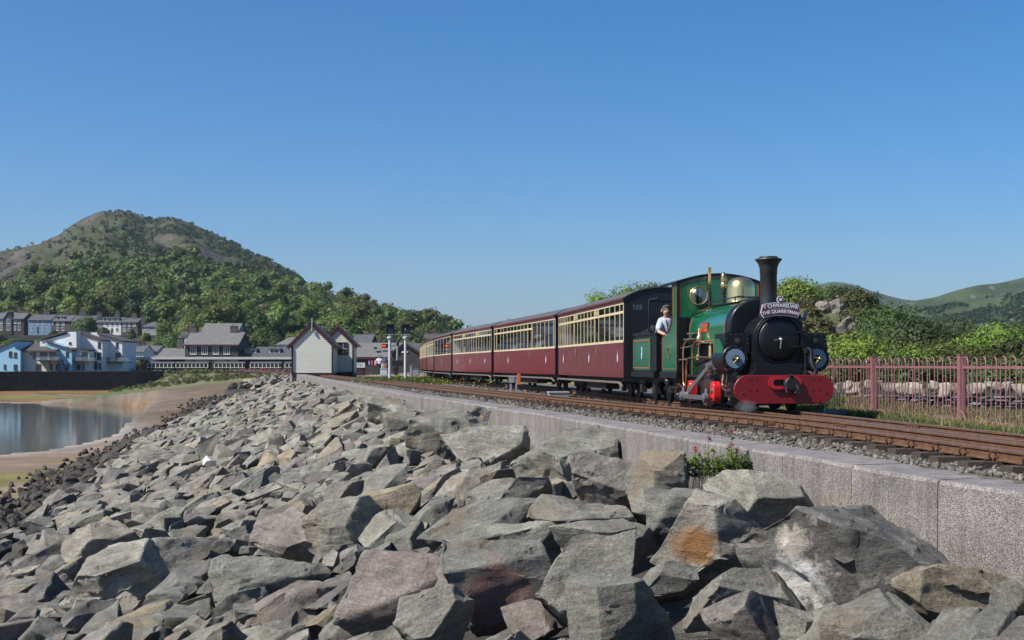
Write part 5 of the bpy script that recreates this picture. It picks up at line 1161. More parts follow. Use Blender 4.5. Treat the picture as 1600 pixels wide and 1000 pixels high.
def house(name, label, cat, x0, x1, yb, ye, yr, Y, depth, wm, rm, wins=(), chims=(), kind='gable', base_drop=2.0, wmats=(wframe,pane_m), group=None, gables=(), dormers=(), door=None, over=.35, trim=None, hipf=.35):
    """front wall square to the line of sight; x0..yr are photo rows and columns at depth Y"""
    a = P(x0,yb,Y); b_ = P(x1,yb,Y); zb = a.z; ze = P(0,ye,Y).z; zr = P(0,yr,Y+depth/2).z; W = b_.x-a.x
    h = empty(name, ((a.x+b_.x)/2, Y, zb), 0, label, cat, group); ox = (a.x+b_.x)/2
    lx = lambda p, yy=Y: (p-800)/FPX*yy-ox; lz = lambda p: EYE+(HOR-p)/FPX*Y-zb
    he = ze-zb; hr = max(zr-zb, he+.4); hw = W/2
    m = MB()
    if kind == 'gable':
        m.box(-hw,hw,0,depth,-base_drop,he); m.prism([(0,he),(depth,he),(depth/2,hr-.02)], 'x', -hw, hw)
    else: m.box(-hw,hw,0,depth,-base_drop,he)
    m.build('wall', wm, h)
    m = MB(); t = .14; o = over
    if kind == 'gable':
        sl = (hr-he)/(depth/2)
        m.prism([(-o,he-o*sl),(depth/2,hr),(depth+o,he-o*sl),(depth+o,he-o*sl+t),(depth/2,hr+t*1.15),(-o,he-o*sl+t)], 'x', -hw-o*.5, hw+o*.5)
    elif kind == 'hip':
        k = min(W,depth)*hipf; v = [(-hw-o,-o,he),(hw+o,-o,he),(hw+o,depth+o,he),(-hw-o,depth+o,he),(-hw+k,depth/2,hr),(hw-k,depth/2,hr)]
        m.add(v, [(0,1,5,4),(1,2,5),(2,3,4,5),(3,0,4),(3,2,1,0)])
    elif kind == 'mono':
        m.prism([(-o,he-.05),(depth+o,hr),(depth+o,hr+t),(-o,he+t)], 'x', -hw-o*.4, hw+o*.4)
        MB().prism([(0,he),(depth,he),(depth,hr-.05)], 'x', -hw+.01, hw-.01).build('gable_wall', wm, h)
    rf_ = m.build('roof', rm, h)
    if trim: 
        m = MB(); m.box(-hw-.2,hw+.2,-o-.03,-o+.05,he-.38,he-.05); m.build('fascia', trim, rf_)
    for g0, g1, ga in gables:                # cross gables facing front
        xa, xb_ = lx(g0), lx(g1); za = lz(ga); xm = (xa+xb_)/2
        g = MB(); g.prism([(xa,0),(xb_,0),(xb_,he),(xm,za),(xa,he)], 'y', -.25, depth*.45); g.build('gable', wm, h)
        g = MB(); g.prism([(xa-.3,he-.25),(xm,za),(xb_+.3,he-.25),(xb_+.3,he-.1),(xm,za+.2),(xa-.3,he-.1)], 'y', -.45, depth*.5); g.build('gable_roof', rm, rf_)
    for d0, d1, dt, db in dormers:
        xa, xb_ = lx(d0), lx(d1); za, zbm = lz(dt), lz(db); yy = max(.1, (zbm-he)/max(.1,(hr-he))*depth/2) if kind != 'mono' else .5
        g = MB(); g.box(xa,xb_,yy-.1,yy+1.9,zbm,za); dd = g.build('dormer', wframe, rf_)
        g = MB(); g.box(xa-.2,xb_+.2,yy-.35,yy+2.0,za,za+.16); g.build('dormer_roof', rm, dd)
        n_ = max(1, int((xb_-xa)/.9)); 
        for i in range(n_):
            q0 = xa+.15+(xb_-xa-.3)*i/n_; q1 = xa+.15+(xb_-xa-.3)*(i+1)/n_-.12; MB().box(q0,q1,yy-.13,yy-.105,zbm+.2,za-.12).build('pane', pane_m, dd)
    for wv in wins:
        wx0, wx1, wy0, wy1 = wv[:4]; yy = -.25 if any(g0 <= (wx0+wx1)/2 <= g1 for g0,g1,_ in gables) else 0
        window(h, lx(wx0), lx(wx1), lz(wy1), lz(wy0), yy-.002, wmats[0], wv[4] if len(wv) > 4 else wmats[1], bars=wv[5] if len(wv) > 5 else 1)
    if door: m = MB().box(lx(door[0]),lx(door[1]),-.06,-.002,0,lz(door[2])).build('door', dframe, h)
    for c in chims:
        cx = lx(c[0], Y+depth/2) ; cw = c[1]; ch_ = c[2]
        m = MB(); m.box(cx-cw/2,cx+cw/2,depth/2-.45,depth/2+.45,hr-.9,hr+ch_); m.box(cx-cw/2-.08,cx+cw/2+.08,depth/2-.52,depth/2+.52,hr+ch_,hr+ch_+.12); cc_ = m.build('chimney', chim_m, rf_)
        for i in range(max(1,int(cw/.6))):
            MB().lathe([(.13,hr+ch_+.12),(.11,hr+ch_+.6),(0,hr+ch_+.6)], (cx-cw/2+.3+i*.55,depth/2,0), 'z', 8).build('chimney_pot', pot_m, cc_)
    return h, lx, lz
# terrace on the hillside above the harbour
TG = 'terraced houses above the harbour'
YT = 398
house('terraced_house', 'dark stone gabled house with white bay windows at the terrace end', 'house', -18, 37, 523, 498, 489, YT, 9, stone_d, slate, [(11,16.5,499,506,pane_m,2),(11,16.5,508,516,pane_m,2),(0,4,499,506,pane_m,2),(0,4,508,516,pane_m,2),(22,25.5,499.5,505.5),(28,32,499,506),(28,32,509,516),(22,25,509,516)], [(31,1.6,1.2),(-4,1.6,1.2)], gables=((7,19,488),), group=TG)
house('terraced_house', 'blue rendered terraced house with three small windows upstairs', 'house', 44, 80, 521, 500, 492, YT, 9, blue_d, slate, [(49,52.5,502,507),(57.5,61,502,507),(66,69.5,502,507),(49,52.5,510.5,516),(66,69.5,510.5,516)], [(40.5,2.2,1.4),(73,2,1.2)], door=(58,60.5,511), group=TG)
house('terraced_house', 'brown stone terraced house with two white roof dormers', 'house', 80.5, 110, 521, 501.5, 493, YT, 9, stone_b, slate, [(88,92.5,502.8,508,pane_l),(96.5,101,502.8,508,pane_l),(81.5,83.5,503,507.5,pane_l),(88,92,511,516.5),(96.5,100.5,511,516.5)], [(103,2,1.2)], dormers=((82.5,87,494.8,498.6),(92,97.5,494.8,498.6)), group=TG)
house('terraced_house', 'stone terraced house half hidden behind the round tree', 'house', 110.5, 147, 522, 502.5, 494, YT, 9, stone_b, slate, [(112,114.5,503.5,508.5,pane_l)], [(130,2,1.4)], group=TG)
house('terraced_house', 'narrow pale terraced house with a wide dormer', 'house', 147.5, 160.5, 521, 503.5, 496, YT, 9, rend_g, slate, [(150,152.5,505,509.5),(155.5,158,505,509.5)], [(156,1.6,1.3)], dormers=((148,160,496.6,501.2),), group=TG)
house('terraced_house', 'white terraced house with three dormers', 'house', 161, 189, 520, 503.5, 496.5, YT, 9, rend_w, slate, [(166,169,504,509.5),(174,177,504,509.5),(181,185,504,509.5),(181,185,512.5,517.5)], [(184,1.6,1.5)], dormers=((164.5,168,497.3,501.5),(172.5,176,497.3,501.5),(180,184,497.3,501.5)), door=(173.5,176.5,513), group=TG)
house('terraced_house', 'brown terraced house with white framed windows at the tree end', 'house', 189.5, 215, 520, 503.5, 497.5, YT, 9, stone_b, slate, [(192,197,504.3,509.8,pane_l),(200,204,504.3,509.8,pane_l),(207.5,212,504.3,509.8,pane_l),(192,197,512.5,517.8,pane_l),(200,204,512.5,517.8,pane_l)], [(210,1.8,1.1)], group=TG)
house('villa', 'grey villa with hipped slate roof beside the terrace', 'house', 222, 252, 526, 510.5, 503, 392, 9, rend_g, slate, [(226,232,511.5,515),(241,246.5,511.5,515),(243,251,519,524,pane_l,2)], [(224,1.2,1.8)], kind='hip')
# white house in the wood
h, lx, lz = house('villa', 'cream house with two chimneys standing alone in the wood', 'house', 298, 316, 490, 476.5, 472.5, 478, 8, rend_c, slate_l, [(302,305.5,483,487,pane_m,1),(309,312,483,487,pane_m,1)], [(299,2.4,2.2),(289,1.0,1.0)], gables=((298.5,315.5,472),))
house('villa_wing', 'low slate-roofed wing left of the cream house in the wood', 'house', 276, 296, 490, 484.5, 480, 480, 7, rend_c, slate_l, (), [(277.5,1.3,2.0)])
# middle distance roofs behind the station
house('chapel', 'tall grey building with steep weathered slate roof behind the station', 'building', 311, 368, 545, 524, 506, 335, 16, rend_g, slate_l, [(316,320,527,533)], ())
house('cottage', 'low white cottage with red-brown roof left of the chapel roof', 'house', 281, 310, 540, 524.5, 519, 325, 8, rend_w, slate_b, [(285,288,526,530),(292,295,526,530)], [(290,1.2,.8)])
house('cottage', 'row of slate roofed cottages beyond the white flats', 'house', 190, 224, 570, 550, 541, 300, 9, rend_w, slate, [(196,199,553,558),(206,209,553,558)], [(196,1.6,1.0),(213,2.0,1.3)])
house('cottage', 'slate roofed cottages left of the station platform', 'house', 210, 246, 566, 549, 541, 310, 9, rend_g, slate, [(216,219,552,557)], [(222,1.6,1.0)])
house('harbour_house', 'pale house with shallow roof left of the signal cabin', 'house', 432, 470, 560, 538.5, 527, 300, 12, rend_w, slate_l, [(434,445,534.5-0+5,544,pane_l,3)], (), kind='hip')
house('distant_house', 'pale house with chimneys glimpsed beyond the shed', 'house', 662, 684, 545, 529, 522, 330, 9, rend_c, slate_b, [(665,668,532,536)], [(679,1.4,.8),(667,1.0,.8)])
house('distant_house', 'grey slate roof beyond the goods shed gable', 'house', 640, 668, 570, 545, 537.5, 262, 9, stone_b, slate, (), ())
# station
YS = 262
house('station_building', 'two-storey dark stone station house with tall white windows', 'station', 289, 372, 579, 538, 520, YS, 12, stone_d, slate_l, [(297.5,307,540,553.5,pane_m,2),(315,324.5,540,553.5,pane_m,2),(332.5,342,540,553.5,pane_m,2),(349.5,359,540,553.5,pane_m,2)], [(302,1.5,1.3),(366,1.5,1.3)], trim=maroon_t, over=.5, kind='gable')
house('station_wing', 'low slate-roofed wing left of the station house', 'station', 246, 288, 579, 558, 545, YS+1, 11, stone_d, slate_l, (), [(282,1.4,2.2)])
house('station_wing', 'long low wing with two white dormers right of the station house', 'station', 373, 470, 579, 558.5, 543, YS+1, 11, stone_d, slate, [], (), dormers=((379,397,545.5,552),(418,434,545.5,552)))
cn = empty('platform_canopy', P(330,580,YS-6), 0, 'long grey platform canopy with white fascia in front of the station', 'canopy')
o_ = cn.location; cx0, cx1 = P(213,560,YS-6).x-o_.x, P(560,560,YS-6).x-o_.x; zt = P(0,559,YS-6).z-o_.z
MB().box(cx0,cx1,-2.5,5,zt-.08,zt+.1).build('roof', slate_l, cn); MB().box(cx0-.05,cx1,-2.62,-2.5,zt-.32,zt+.14).build('fascia', mat('pale_fascia', (.50,.49,.44), .6, var=.1, vs=1), cn)
for i in range(13):
    xx = cx0+1.5+i*(cx1-cx0-3)/12
    m = MB(); m.tube([(xx,-1.6,-.6),(xx,-1.6,zt-.1)], .07, 6); m.bar((xx,-1.6,zt-.7),(xx-.6,-1.6,zt-.1),.07); m.bar((xx,-1.6,zt-.7),(xx+.6,-1.6,zt-.1),.07); m.build('post', maroon_t, cn)
pf = MB(); p_ = P(215,580,YS-8.5); q_ = P(560,580,YS-8.5); pf.box(p_.x,q_.x,YS-8.5,YS+2,-2.2,-.62); tag(pf.build('platform', mat('platform_stone', (.13,.12,.10), .9, c2=(.06,.055,.045), vs=1.5, bump=.5, bs=4)), kind='structure')
# stabled coaches under the canopy
def far_coach(x0, x1, Yc, label, lowm):
    a = P(x0,577,Yc); b_ = P(x1,577,Yc); zb = -.62
    c = empty('stabled_coach', ((a.x+b_.x)/2, Yc, zb), 0, label, 'railway coach', 'coaches standing at the platform'); hw = (b_.x-a.x)/2
    MB().box(-hw,hw,-.9,.9,.35,.95).build('lower_side', lowm, c); MB().box(-hw,hw,-.86,.86,.95,1.85).build('body', endm, c)
    m = MB(); m.box(-hw,hw,-.92,-.86,.95,1.05); m.box(-hw,hw,-.92,-.86,1.72,1.86); x = -hw; 
    while x < hw: m.box(x,x+.16,-.919,-.861,1.05,1.72); x += .78
    m.build('window_frame', mat('pale_cream_paint', (.62,.58,.46), .4), c)
    ys_ = np.linspace(-.96,.96,9); m = MB(); m.prism([(y,2.15-.3*(abs(y)/.96)**2) for y in ys_]+[(y,2.10-.3*(abs(y)/.96)**2) for y in ys_[::-1]], 'x', -hw-.04, hw+.04); m.build('roof', roofm, c)
for i, (x0, x1) in enumerate(((232,274),(276,327),(336,384),(392,441),(446,478))):
    far_coach(x0, x1, YS-11, ['white-windowed coach at the open end of the platform','long cream coach under the station canopy','cream coach before the first dormered wing','cream coach below the white dormers','short yellowish coach behind the signal cabin'][i], endm)
# goods shed
sh, lx, lz = house('goods_shed', 'long dark stone shed with weathered slate roof beside the line', 'shed', 548, 634, 584, 557.5, 537, 190, 10, stone_d, slate_l, [], (), trim=maroon_t)
MB().box(lx(583),lx(588),.9,1.6,lz(545.5),lz(542)).build('skylight', pane_m, sh)
g = MB(); g.prism([(lx(617),-.5),(lx(661),-.5),(lx(661),lz(553)),(lx(637),lz(537)),(lx(617),lz(553))], 'y', -5.5, 3.0); go = g.build('gable_wing', stone_d, sh)
g = MB()
for sgn, xe in ((-1,lx(615.5)),(1,lx(662.5))): g.prism([(lx(637),lz(537)),(lx(637),lz(537)+.2),(xe,lz(554)+.2),(xe,lz(554))], 'y', -5.7, 3.0)
g.build('roof', slate_l, go)
g = MB(); g.bar((lx(637),-5.75,lz(537)-.05),(lx(615.5),-5.75,lz(554)),.06,.28); g.bar((lx(637),-5.75,lz(537)-.05),(lx(662.5),-5.75,lz(554)),.06,.28); g.build('bargeboard', maroon_t, go)
MB().box(lx(632),lx(642),-5.6,-5.505,lz(552),lz(549.5)).build('name_board', mat('sign_white', (.6,.58,.58), .5), go)
house('shed_roofed_store', 'dark gabled store behind the goods shed', 'shed', 548, 577, 570, 541, 524, 205, 14, stone_d, slate, (), (), trim=maroon_t)
# enamel posters along the shed wall, white board
for i, (x0, x1, y0, y1, c1, c2) in enumerate(((575.5,578,563,571,(.10,.10,.45),(.55,.5,.5)),(579.5,582.5,563,571,(.45,.06,.08),(.12,.14,.45)),(584.5,588,563,571,(.55,.2,.05),(.6,.5,.4)),(590,592.5,564,571,(.1,.12,.4),(.5,.1,.1)))):
    a = P(x0,y1,188.5); b_ = P(x1,y0,188.5); e_ = empty('poster', ((a.x+b_.x)/2,188.5,a.z), 0, ['blue and white poster on the shed wall','red and blue poster on the shed wall','orange poster on the shed wall','dark blue poster on the shed wall beside the platform man'][i], 'poster')
    hw = (b_.x-a.x)/2; hh = b_.z-a.z; MB().box(-hw,hw,-.03,0,0,hh).build('sheet', mat('poster%d'%i, c1, .5), e_); MB().box(-hw*.7,hw*.7,-.034,-.0302,hh*.3,hh*.75).build('picture', mat('posterp%d'%i, c2, .5), e_); m = MB(); m.box(-hw*.6,-hw*.5,0,.9,-1.6 if False else -.2,hh*.5); m.build('batten', maroon_t, e_)
wb = empty('notice_board', P(557,575,150), 0, 'white notice board with black letters beside the signal cabin', 'sign'); MB().box(-1.0,1.0,-.03,.03,.05,.62).build('board', mat('sign_white', (.6,.58,.58), .5), wb)
obj('lettering', text_mesh('SOUTH', .5, .004), endm, wb, (-.1,-.034,.33), (R(90),0,0))
m = MB(); m.box(-1.05,1.05,.03,.08,-.85,.05); m.build('panel', maroon_t, wb)
for s in (-1,1): MB().box(s*.9-.04,s*.9+.04,.03,.1,-1.2,.05).build('post', maroon_t, wb)

# ------------------------------------------------------------------ signal cabin at the end of the wall
clap = mat('cream_clapboard', (.62,.60,.50), .6, var=.05, vs=2); mtrim = mat('cabin_maroon', (.055,.010,.014), .45, var=.1, vs=4)
YB = 108.0; SCB = YB/FPX
cab = empty('signal_cabin', P(488,584.5,YB), R(3), 'cream clapboard signal cabin with maroon bargeboards at the wall end', 'cabin')
cab['label'] = 'larger cream clapboard signal cabin with maroon bargeboards at the wall end'
W_ = 2*1.68; hwid = 1.68; he_ = 2.62; hr_ = 4.28; dp_ = 5.2
def cabin(root, hw, he, hr, dp, boards=True):
    z = .12; i = 0
    MB().prism([(-hw+.04,0),(hw-.04,0),(hw-.04,he),(0,hr-.04),(-hw+.04,he)], 'y', .05, dp).build('wall', mat('cabin_backing', (.40,.39,.32), .7), root)
    while z < hr-.12:
        bw = .175; zt = z+bw-.008; w = hw if zt <= he else hw*(hr-zt)/(hr-he)
        if w > .12:
            wb_ = hw if z <= he else hw*(hr-z)/(hr-he)
            m = MB(); m.add([(-wb_,.0,z),(wb_,.0,z),(w,.014,zt),(-w,.014,zt),(-wb_,.05,z),(wb_,.05,z),(w,.05,zt),(-w,.05,zt)], [(0,1,2,3),(7,6,5,4),(4,5,1,0),(3,2,6,7),(1,5,6,2),(4,0,3,7)]); m.build('clapboard', clap, root)
        z += bw; i += 1
    for s in (-1,1):
        z = .12
        while z < he-.1: MB().box(s*hw-.02,s*hw+.02,.1,dp,z,z+.165).build('clapboard', clap, root); z += .175
        MB().box(s*hw-.07,s*hw+.07,-.03,.08,0,he).build('corner_post', mtrim, root)
        m = MB(); m.tube([(s*(hw+.02),-.1,.05),(s*(hw+.02),-.1,he-.35),(s*(hw+.28),-.12,he-.12)], .045, 8); m.build('drainpipe', mat('black_iron_pipe', (.012,.012,.014), .4), root, smooth=40)
        sl = (hr-he)/hw; ov = .40
        m = MB(); m.prism([(0,hr),(0,hr+.1),(s*(hw+ov),he-ov*sl+.1),(s*(hw+ov),he-ov*sl)], 'y', -.08, dp+.3); m.build('roof', slate, root)
        m = MB(); m.bar((0,-.10,hr-.02),(s*(hw+ov),-.10,he-ov*sl-.02),.05,.26)
        n_ = 11
        for k_ in range(n_):
            t = (k_+.5)/n_; m.lathe([(.085,-.02),(.085,.02)], (s*(hw+ov)*t,-.10,hr-.02+(he-ov*sl-hr)*t-.14), 'y', 10)
        m.build('bargeboard', mtrim, root)
    MB().box(-hw-.05,hw+.05,-.06,dp+.05,-.10,.12).build('base', mtrim, root)
    MB().box(-hw-.02,hw+.02,0,dp,-.75,-.10).build('footing', stone_d, root)
cabin(cab, hwid, he_, hr_, dp_)
m = MB(); m.tube([(0,-.17,hr_-.55),(0,-.17,hr_+.45)], .05, 8); m.lathe([(.09,hr_-.65),(.09,hr_-.5),(0,hr_-.45)], (0,-.17,0), 'z', 10); m.build('finial', mat('galvanised', (.42,.43,.44), .4, .6), cab, smooth=40)
YB2 = 113.5
cb2 = empty('cabin_annexe', P(528.5,583,YB2), R(3), 'smaller cream clapboard cabin annexe with a maroon window', 'cabin')
cabin(cb2, 1.30, 2.75, 4.05, 4.4)
wn_ = empty('window', (0,0,0)); wn_.parent = cb2
m = MB(); x0, x1, z0, z1 = -.20, .85, 1.62, 2.72; f_ = .09
m.box(x0,x1,-.05,-.002,z0,z0+f_); m.box(x0,x1,-.05,-.002,z1-f_,z1); m.box(x0,x0+f_,-.05,-.002,z0+f_,z1-f_); m.box(x1-f_,x1,-.05,-.002,z0+f_,z1-f_); m.build('frame', mtrim, wn_)
m = MB(); xm = (x0+x1)/2+.1; m.box(xm-.02,xm+.02,-.03,-.004,z0+f_,z1-f_); m.box(x0+f_,x1-f_,-.029,-.005,(z0+z1)/2-.02,(z0+z1)/2+.02); m.build('glazing_bar', wframe, wn_); MB().box(x0+f_*.6,x1-f_*.6,-.02,-.012,z0+f_*.6,z1-f_*.6).build('pane', pane_m, wn_)
m = MB(); m.lathe([(.06,4.1),(.03,4.3),(.05,4.36),(0,4.5)], (0,-.10,0), 'z', 8); m.build('finial', mtrim, cb2)

# ------------------------------------------------------------------ quay wall and white/blue flats
qs = empty('quay_wall', (QUAY[2][0],QUAY[2][1],-4), 0, 'high dark stone quay wall below the white and blue flats', 'wall'); qo = Vector(qs.location)
quay_m = mat('quay_stone', (.050,.043,.036), .95, c2=(.020,.018,.016), vs=.9, bump=.9, bs=2.5)
for i in range(4):
    a, b_ = Vector((*QUAY[i],0)), Vector((*QUAY[i+1],0)); d = (b_-a).normalized(); nr = Vector((d.y,-d.x,0)); nr = nr if nr.x > 0 else -nr
    m = MB(); A, B = a-d*.2-qo, b_+d*.2-qo; A.z = B.z = 0
    for p0, p1, z0, z1 in ((-1.2,.35,-1.6,3.45),(-1.25,.45,3.45,3.72)):
        v = [A+nr*p0, B+nr*p0, B+nr*p1, A+nr*p1]; m.add([(q.x,q.y,z0) for q in v]+[(q.x,q.y,z1) for q in v], [(3,2,1,0),(4,5,6,7),(0,1,5,4),(1,2,6,5),(2,3,7,6),(3,0,4,7)])
    m.build('masonry', quay_m, qs)
def flat(name, label, outline, Y, depth, wm, roofs, wins, rm=slate_b, extra=(), base=581.5):
    """block with a sloped skyline: outline in photo pixels on its front plane, roof slabs along the listed top edges"""
    xs = [p[0] for p in outline]; c0 = P((min(xs)+max(xs))/2, base, Y)
    h = empty(name, c0, 0, label, 'house', 'flats on the quay'); ox, oz = c0.x, c0.z
    T = lambda p: ((p[0]-800)/FPX*Y-ox, EYE+(HOR-p[1])/FPX*Y-oz)
    pts = [T(p) for p in outline]; pts = [(x, z-.8 if z < .3 else z) for x, z in pts]
    MB().prism(pts, 'y', 0, depth).build('wall', wm, h)
    for (p, q) in roofs:
        (x0,z0),(x1,z1) = T(p), T(q); m = MB(); m.prism([(x0,z0+.02),(x1,z1+.02),(x1,z1+.27),(x0,z0+.27)], 'y', -.3, depth+.3); m.build('roof', rm, h)
    for w in wins:
        (x0,z0),(x1,z1) = T((w[0],w[3])), T((w[1],w[2])); window(h, x0, x1, z0, z1, -.002, w[4] if len(w) > 4 else dframe, pane_m if len(w) < 6 else w[5], bars=1 if x1-x0 > .9 else 0, fw=.07)
    return h, T
flat('flat_block', 'sky blue flats with a sloping gable at the quay end', [(-45,584),(32,584),(32,549.5),(23.5,545),(23.5,533.5),(-20,552),(-45,552)], 232, 9, blue_w, [((23.5,533.5),(-20,552))], [(14,19,549,557.5),(22,26.5,550.5,558.5),(6,9.5,569.5,576.5),(21.5,27,569.5,577.5)])
h, T = flat('flat_block', 'cream flats with an upper balcony between two blue blocks', [(32.5,584),(88,584),(88,549),(32.5,549)], 233.5, 8, rend_c, [], [(48,50.5,551.5,554.5),(52,56,549.5,560.5),(56,64,569,578),(77,82,569,577.5),(88.5-1,91.5-1,569,577.5)])
(x0,z0),(x1,z1) = T((30,549.5)), T((89.5,533)); m = MB(); m.prism([(-.5,z0),(8.3,z1-.2),(8.3,z1+.05),(-.5,z0+.22)], 'x', x0, x1); m.build('roof', slate_b, h); m = MB(); m.prism([(0,z0-.2),(7.9,z0-.2),(7.9,z1-.25)], 'x', x0+.3, x1-.3); m.build('gable_wall', rend_c, h)
for p0, p1 in ((62,74),(77,88)):
    (xa,za),(xb_,zb_) = T((p0,562)), T((p1,549.5)); m = MB(); m.box(xa,xb_,-.03,-.002,za,zb_); m.build('balcony_door', pane_m, h)
def balcony(h, T, x0, x1, yt, yb, dep=1.6):
    (xa,za),(xb_,zb_) = T((x0,yb)), T((x1,yt)); m = MB(); m.box(xa,xb_,-dep,-.01,za-.22,za); bo_ = m.build('balcony', dframe, h)
    m = MB(); m.box(xa,xb_,-dep,-dep+.05,zb_-.06,zb_); x = xa
    while x <= xb_: m.box(x-.025,x+.025,-dep+.002,-dep+.048,za,zb_-.06); x += 1.4
    m.build('railing', dframe, bo_); m = MB(); m.box(xa,xb_,-dep+.015,-dep+.03,za+.05,zb_-.1); m.build('glass_panel', glass_mat('balcony_glass', (.7,.78,.8), .12), bo_)
def stair(h, T, x0, x1):
    (xa,za),(xb_,zb_) = T((x0,563)), T((x1,580)); m = MB()
    for o_ in (-.1,-.9): m.bar((xa,-1.6+o_*.01,za),(xb_,-1.6+o_*.01,zb_-.3),.1,.14); m.bar((xa+.9,-1.6,za),(xb_+.9,-1.6,zb_-.3),.1,.14)
    for i in range(9): t = i/8; m.box(xa+(xb_-xa)*t,xa+(xb_-xa)*t+.9,-1.75,-1.45,za+(zb_-za)*t-.06,za+(zb_-za)*t)
    m.build('stair', dframe, h)
balcony(h, T, 61, 98, 556.5, 562.5); stair(h, T, 74, 80)
h, T = flat('flat_block', 'sky blue flats with an angled roof beside the cream ones', [(88.5,584),(112,584),(112,548),(88.5,536),(71.5,534),(71.5,541),(88.5,549)], 234.5, 8, blue_w, [((71.5,534),(113,548.5))], [(103,107.5,549.5,557.5),(103,107.5,568.5,577.5)])
stair(h, T, 95, 101)
h, T = flat('flat_block', 'white flats with a dark balcony and square tower', [(112.5,584),(139,584),(139,549),(119.5,546),(119,518.5),(105,518.5),(105,522),(62.5,533.5),(62.5,541),(112.5,556)], 237, 8, rend_w, [((105,519.5),(62.5,531.5)),((112.5,545),(140,548.5))], [(107.5,111.5,534.5,537.5),(127,137,550.5,562,dframe),(120,126,569,578),(128,132,568,578)])
balcony(h, T, 112, 152, 557, 564)
h, T = flat('flat_block', 'white rendered flats with a long slope of brown roof', [(139.5,584),(160,584),(160,532.5),(119.5,519.5),(119.5,545),(139.5,549)], 240, 9, rend_w, [((119.5,519.5),(161,533))], [(153,157.5,534.5,543.5),(147,150,550,559),(151.5,158,550.5,562,dframe),(147,152.5,566,577),(154,158.5,567,577)])
h, T = flat('flat_block', 'white flats with a small box tower nearest the shrubs', [(160.5,584),(191,584),(191,534),(152.5,522.5),(152.5,519.5),(139,519.5),(130.5,523.5),(160.5,533)], 244, 9, rend_w, [((152.5,522.5),(192.5,534.5)),((139,519.5),(130,523.8))], [(181,185,535.5,543.5),(180.5,188.5,551,561.5,dframe),(163.5,170,551.5,559)])
balcony(h, T, 152, 205, 558, 565)
# retaining wall and gardens under the terrace
gw = empty('garden_wall', P(60,534,392), 0, 'long dark retaining wall below the hillside terrace', 'wall'); o_ = Vector(gw.location); p0 = P(-60,534,392)-o_; p1 = P(262,534,392)-o_
MB().box(p0.x,p1.x,-.5,.5,-4,2.0).build('masonry', stone_d, gw)
# ------------------------------------------------------------------ vegetation
def leaf_cloud(lobes, n, size, seed, shell=(.72,1.04), upb=.25, squash=1.0):
    r = np.random.default_rng(seed); L_ = np.array(lobes); w = L_[:,3]**2; k = r.choice(len(L_), n, p=w/w.sum())
    d = r.normal(size=(n,3)); d /= np.linalg.norm(d,axis=1)[:,None]; d[:,2] = np.where(d[:,2] < -.35, -d[:,2], d[:,2])
    # lumpy surface: leaf clumps
    lump = .5+.5*np.sin(d[:,0]*5.3+k*1.7)*np.sin(d[:,1]*4.7+k*2.9+1)*np.sin(d[:,2]*5.9+k)
    rad = L_[k,3]*(r.uniform(*shell, n)+.30*(lump-.5))
    c = L_[k,:3]+d*rad[:,None]*np.array([1,1,squash])
    nrm = d+r.normal(scale=.38, size=(n,3)); nrm[:,2] += upb; nrm /= np.linalg.norm(nrm,axis=1)[:,None]
    a = np.cross(nrm, r.normal(size=(n,3))); a /= np.linalg.norm(a,axis=1)[:,None]; b = np.cross(nrm, a)
    s = (size*r.uniform(.6,1.35,n))[:,None]; a = a*s; b = b*s*.7
    V = np.stack([c-a, c-b*.8+a*.1, c+a, c+b*.8+a*.1], 1).reshape(-1,3)
    return V, np.arange(n*4).reshape(n,4)
def lobes_for(seed, w, h, trunk=.22, n=11):
    r = random.Random(seed); out = []
    for i in range(n):
        a = r.uniform(0,6.28); q = r.uniform(0,1)**.6; z = r.uniform(trunk,1)
        wd = math.sin(math.pi*min(1,max(.05,(z-trunk*.6)/(1.12-trunk*.6))))**.7
        rr_ = min(r.uniform(.20,.34)*w, .42*h); out.append((math.cos(a)*q*(w/2-rr_*.7)*wd, math.sin(a)*q*(w/2-rr_*.7)*wd, z*h-rr_*.55, rr_))
    out.append((0,0,h*.55,min(w*.36,h*.5))); return out
def core_blobs(lobes, seed, k=.74, sub=1):
    bm = bmesh.new(); Vs, Fs, o = [], [], 0
    bmesh.ops.create_icosphere(bm, subdivisions=sub, radius=1); bv = np.array([v.co[:] for v in bm.verts]); bf = np.array([[q.index for q in f.verts] for f in bm.faces]); bm.free()
    r = np.random.default_rng(seed)
    for (x,y,z,rr_) in lobes: Vs.append(bv*rr_*k*(1+r.uniform(-.18,.18,(len(bv),1)))+np.array([x,y,z])); Fs.append(bf+o); o += len(bv)
    return np.concatenate(Vs), np.concatenate(Fs)
def trunk_mb(h, r0, seed, n_limb=5, spread=.3):
    r = random.Random(seed); m = MB(); top = (r.uniform(-.04,.04)*h, r.uniform(-.04,.04)*h, h*.72)
    m.tube([(0,0,-.4),(0,0,h*.08),(top[0]*.4,top[1]*.4,h*.35),top], [r0*1.4,r0,r0*.75,r0*.25], 8)
    for i in range(n_limb):
        a = r.uniform(0,6.28); z0 = h*r.uniform(.22,.5); L_ = h*spread*r.uniform(.7,1.2)
        m.tube([(top[0]*.4*z0/h*2,top[1]*.4*z0/h*2,z0),(math.cos(a)*L_*.5,math.sin(a)*L_*.5,z0+L_*.55),(math.cos(a)*L_,math.sin(a)*L_,z0+L_*.95)], [r0*.5,r0*.33,r0*.1], 6)
    return m
bark = mat('bark', (.075,.060,.045), .9, c2=(.035,.028,.022), vs=6, bump=.6, bs=20)
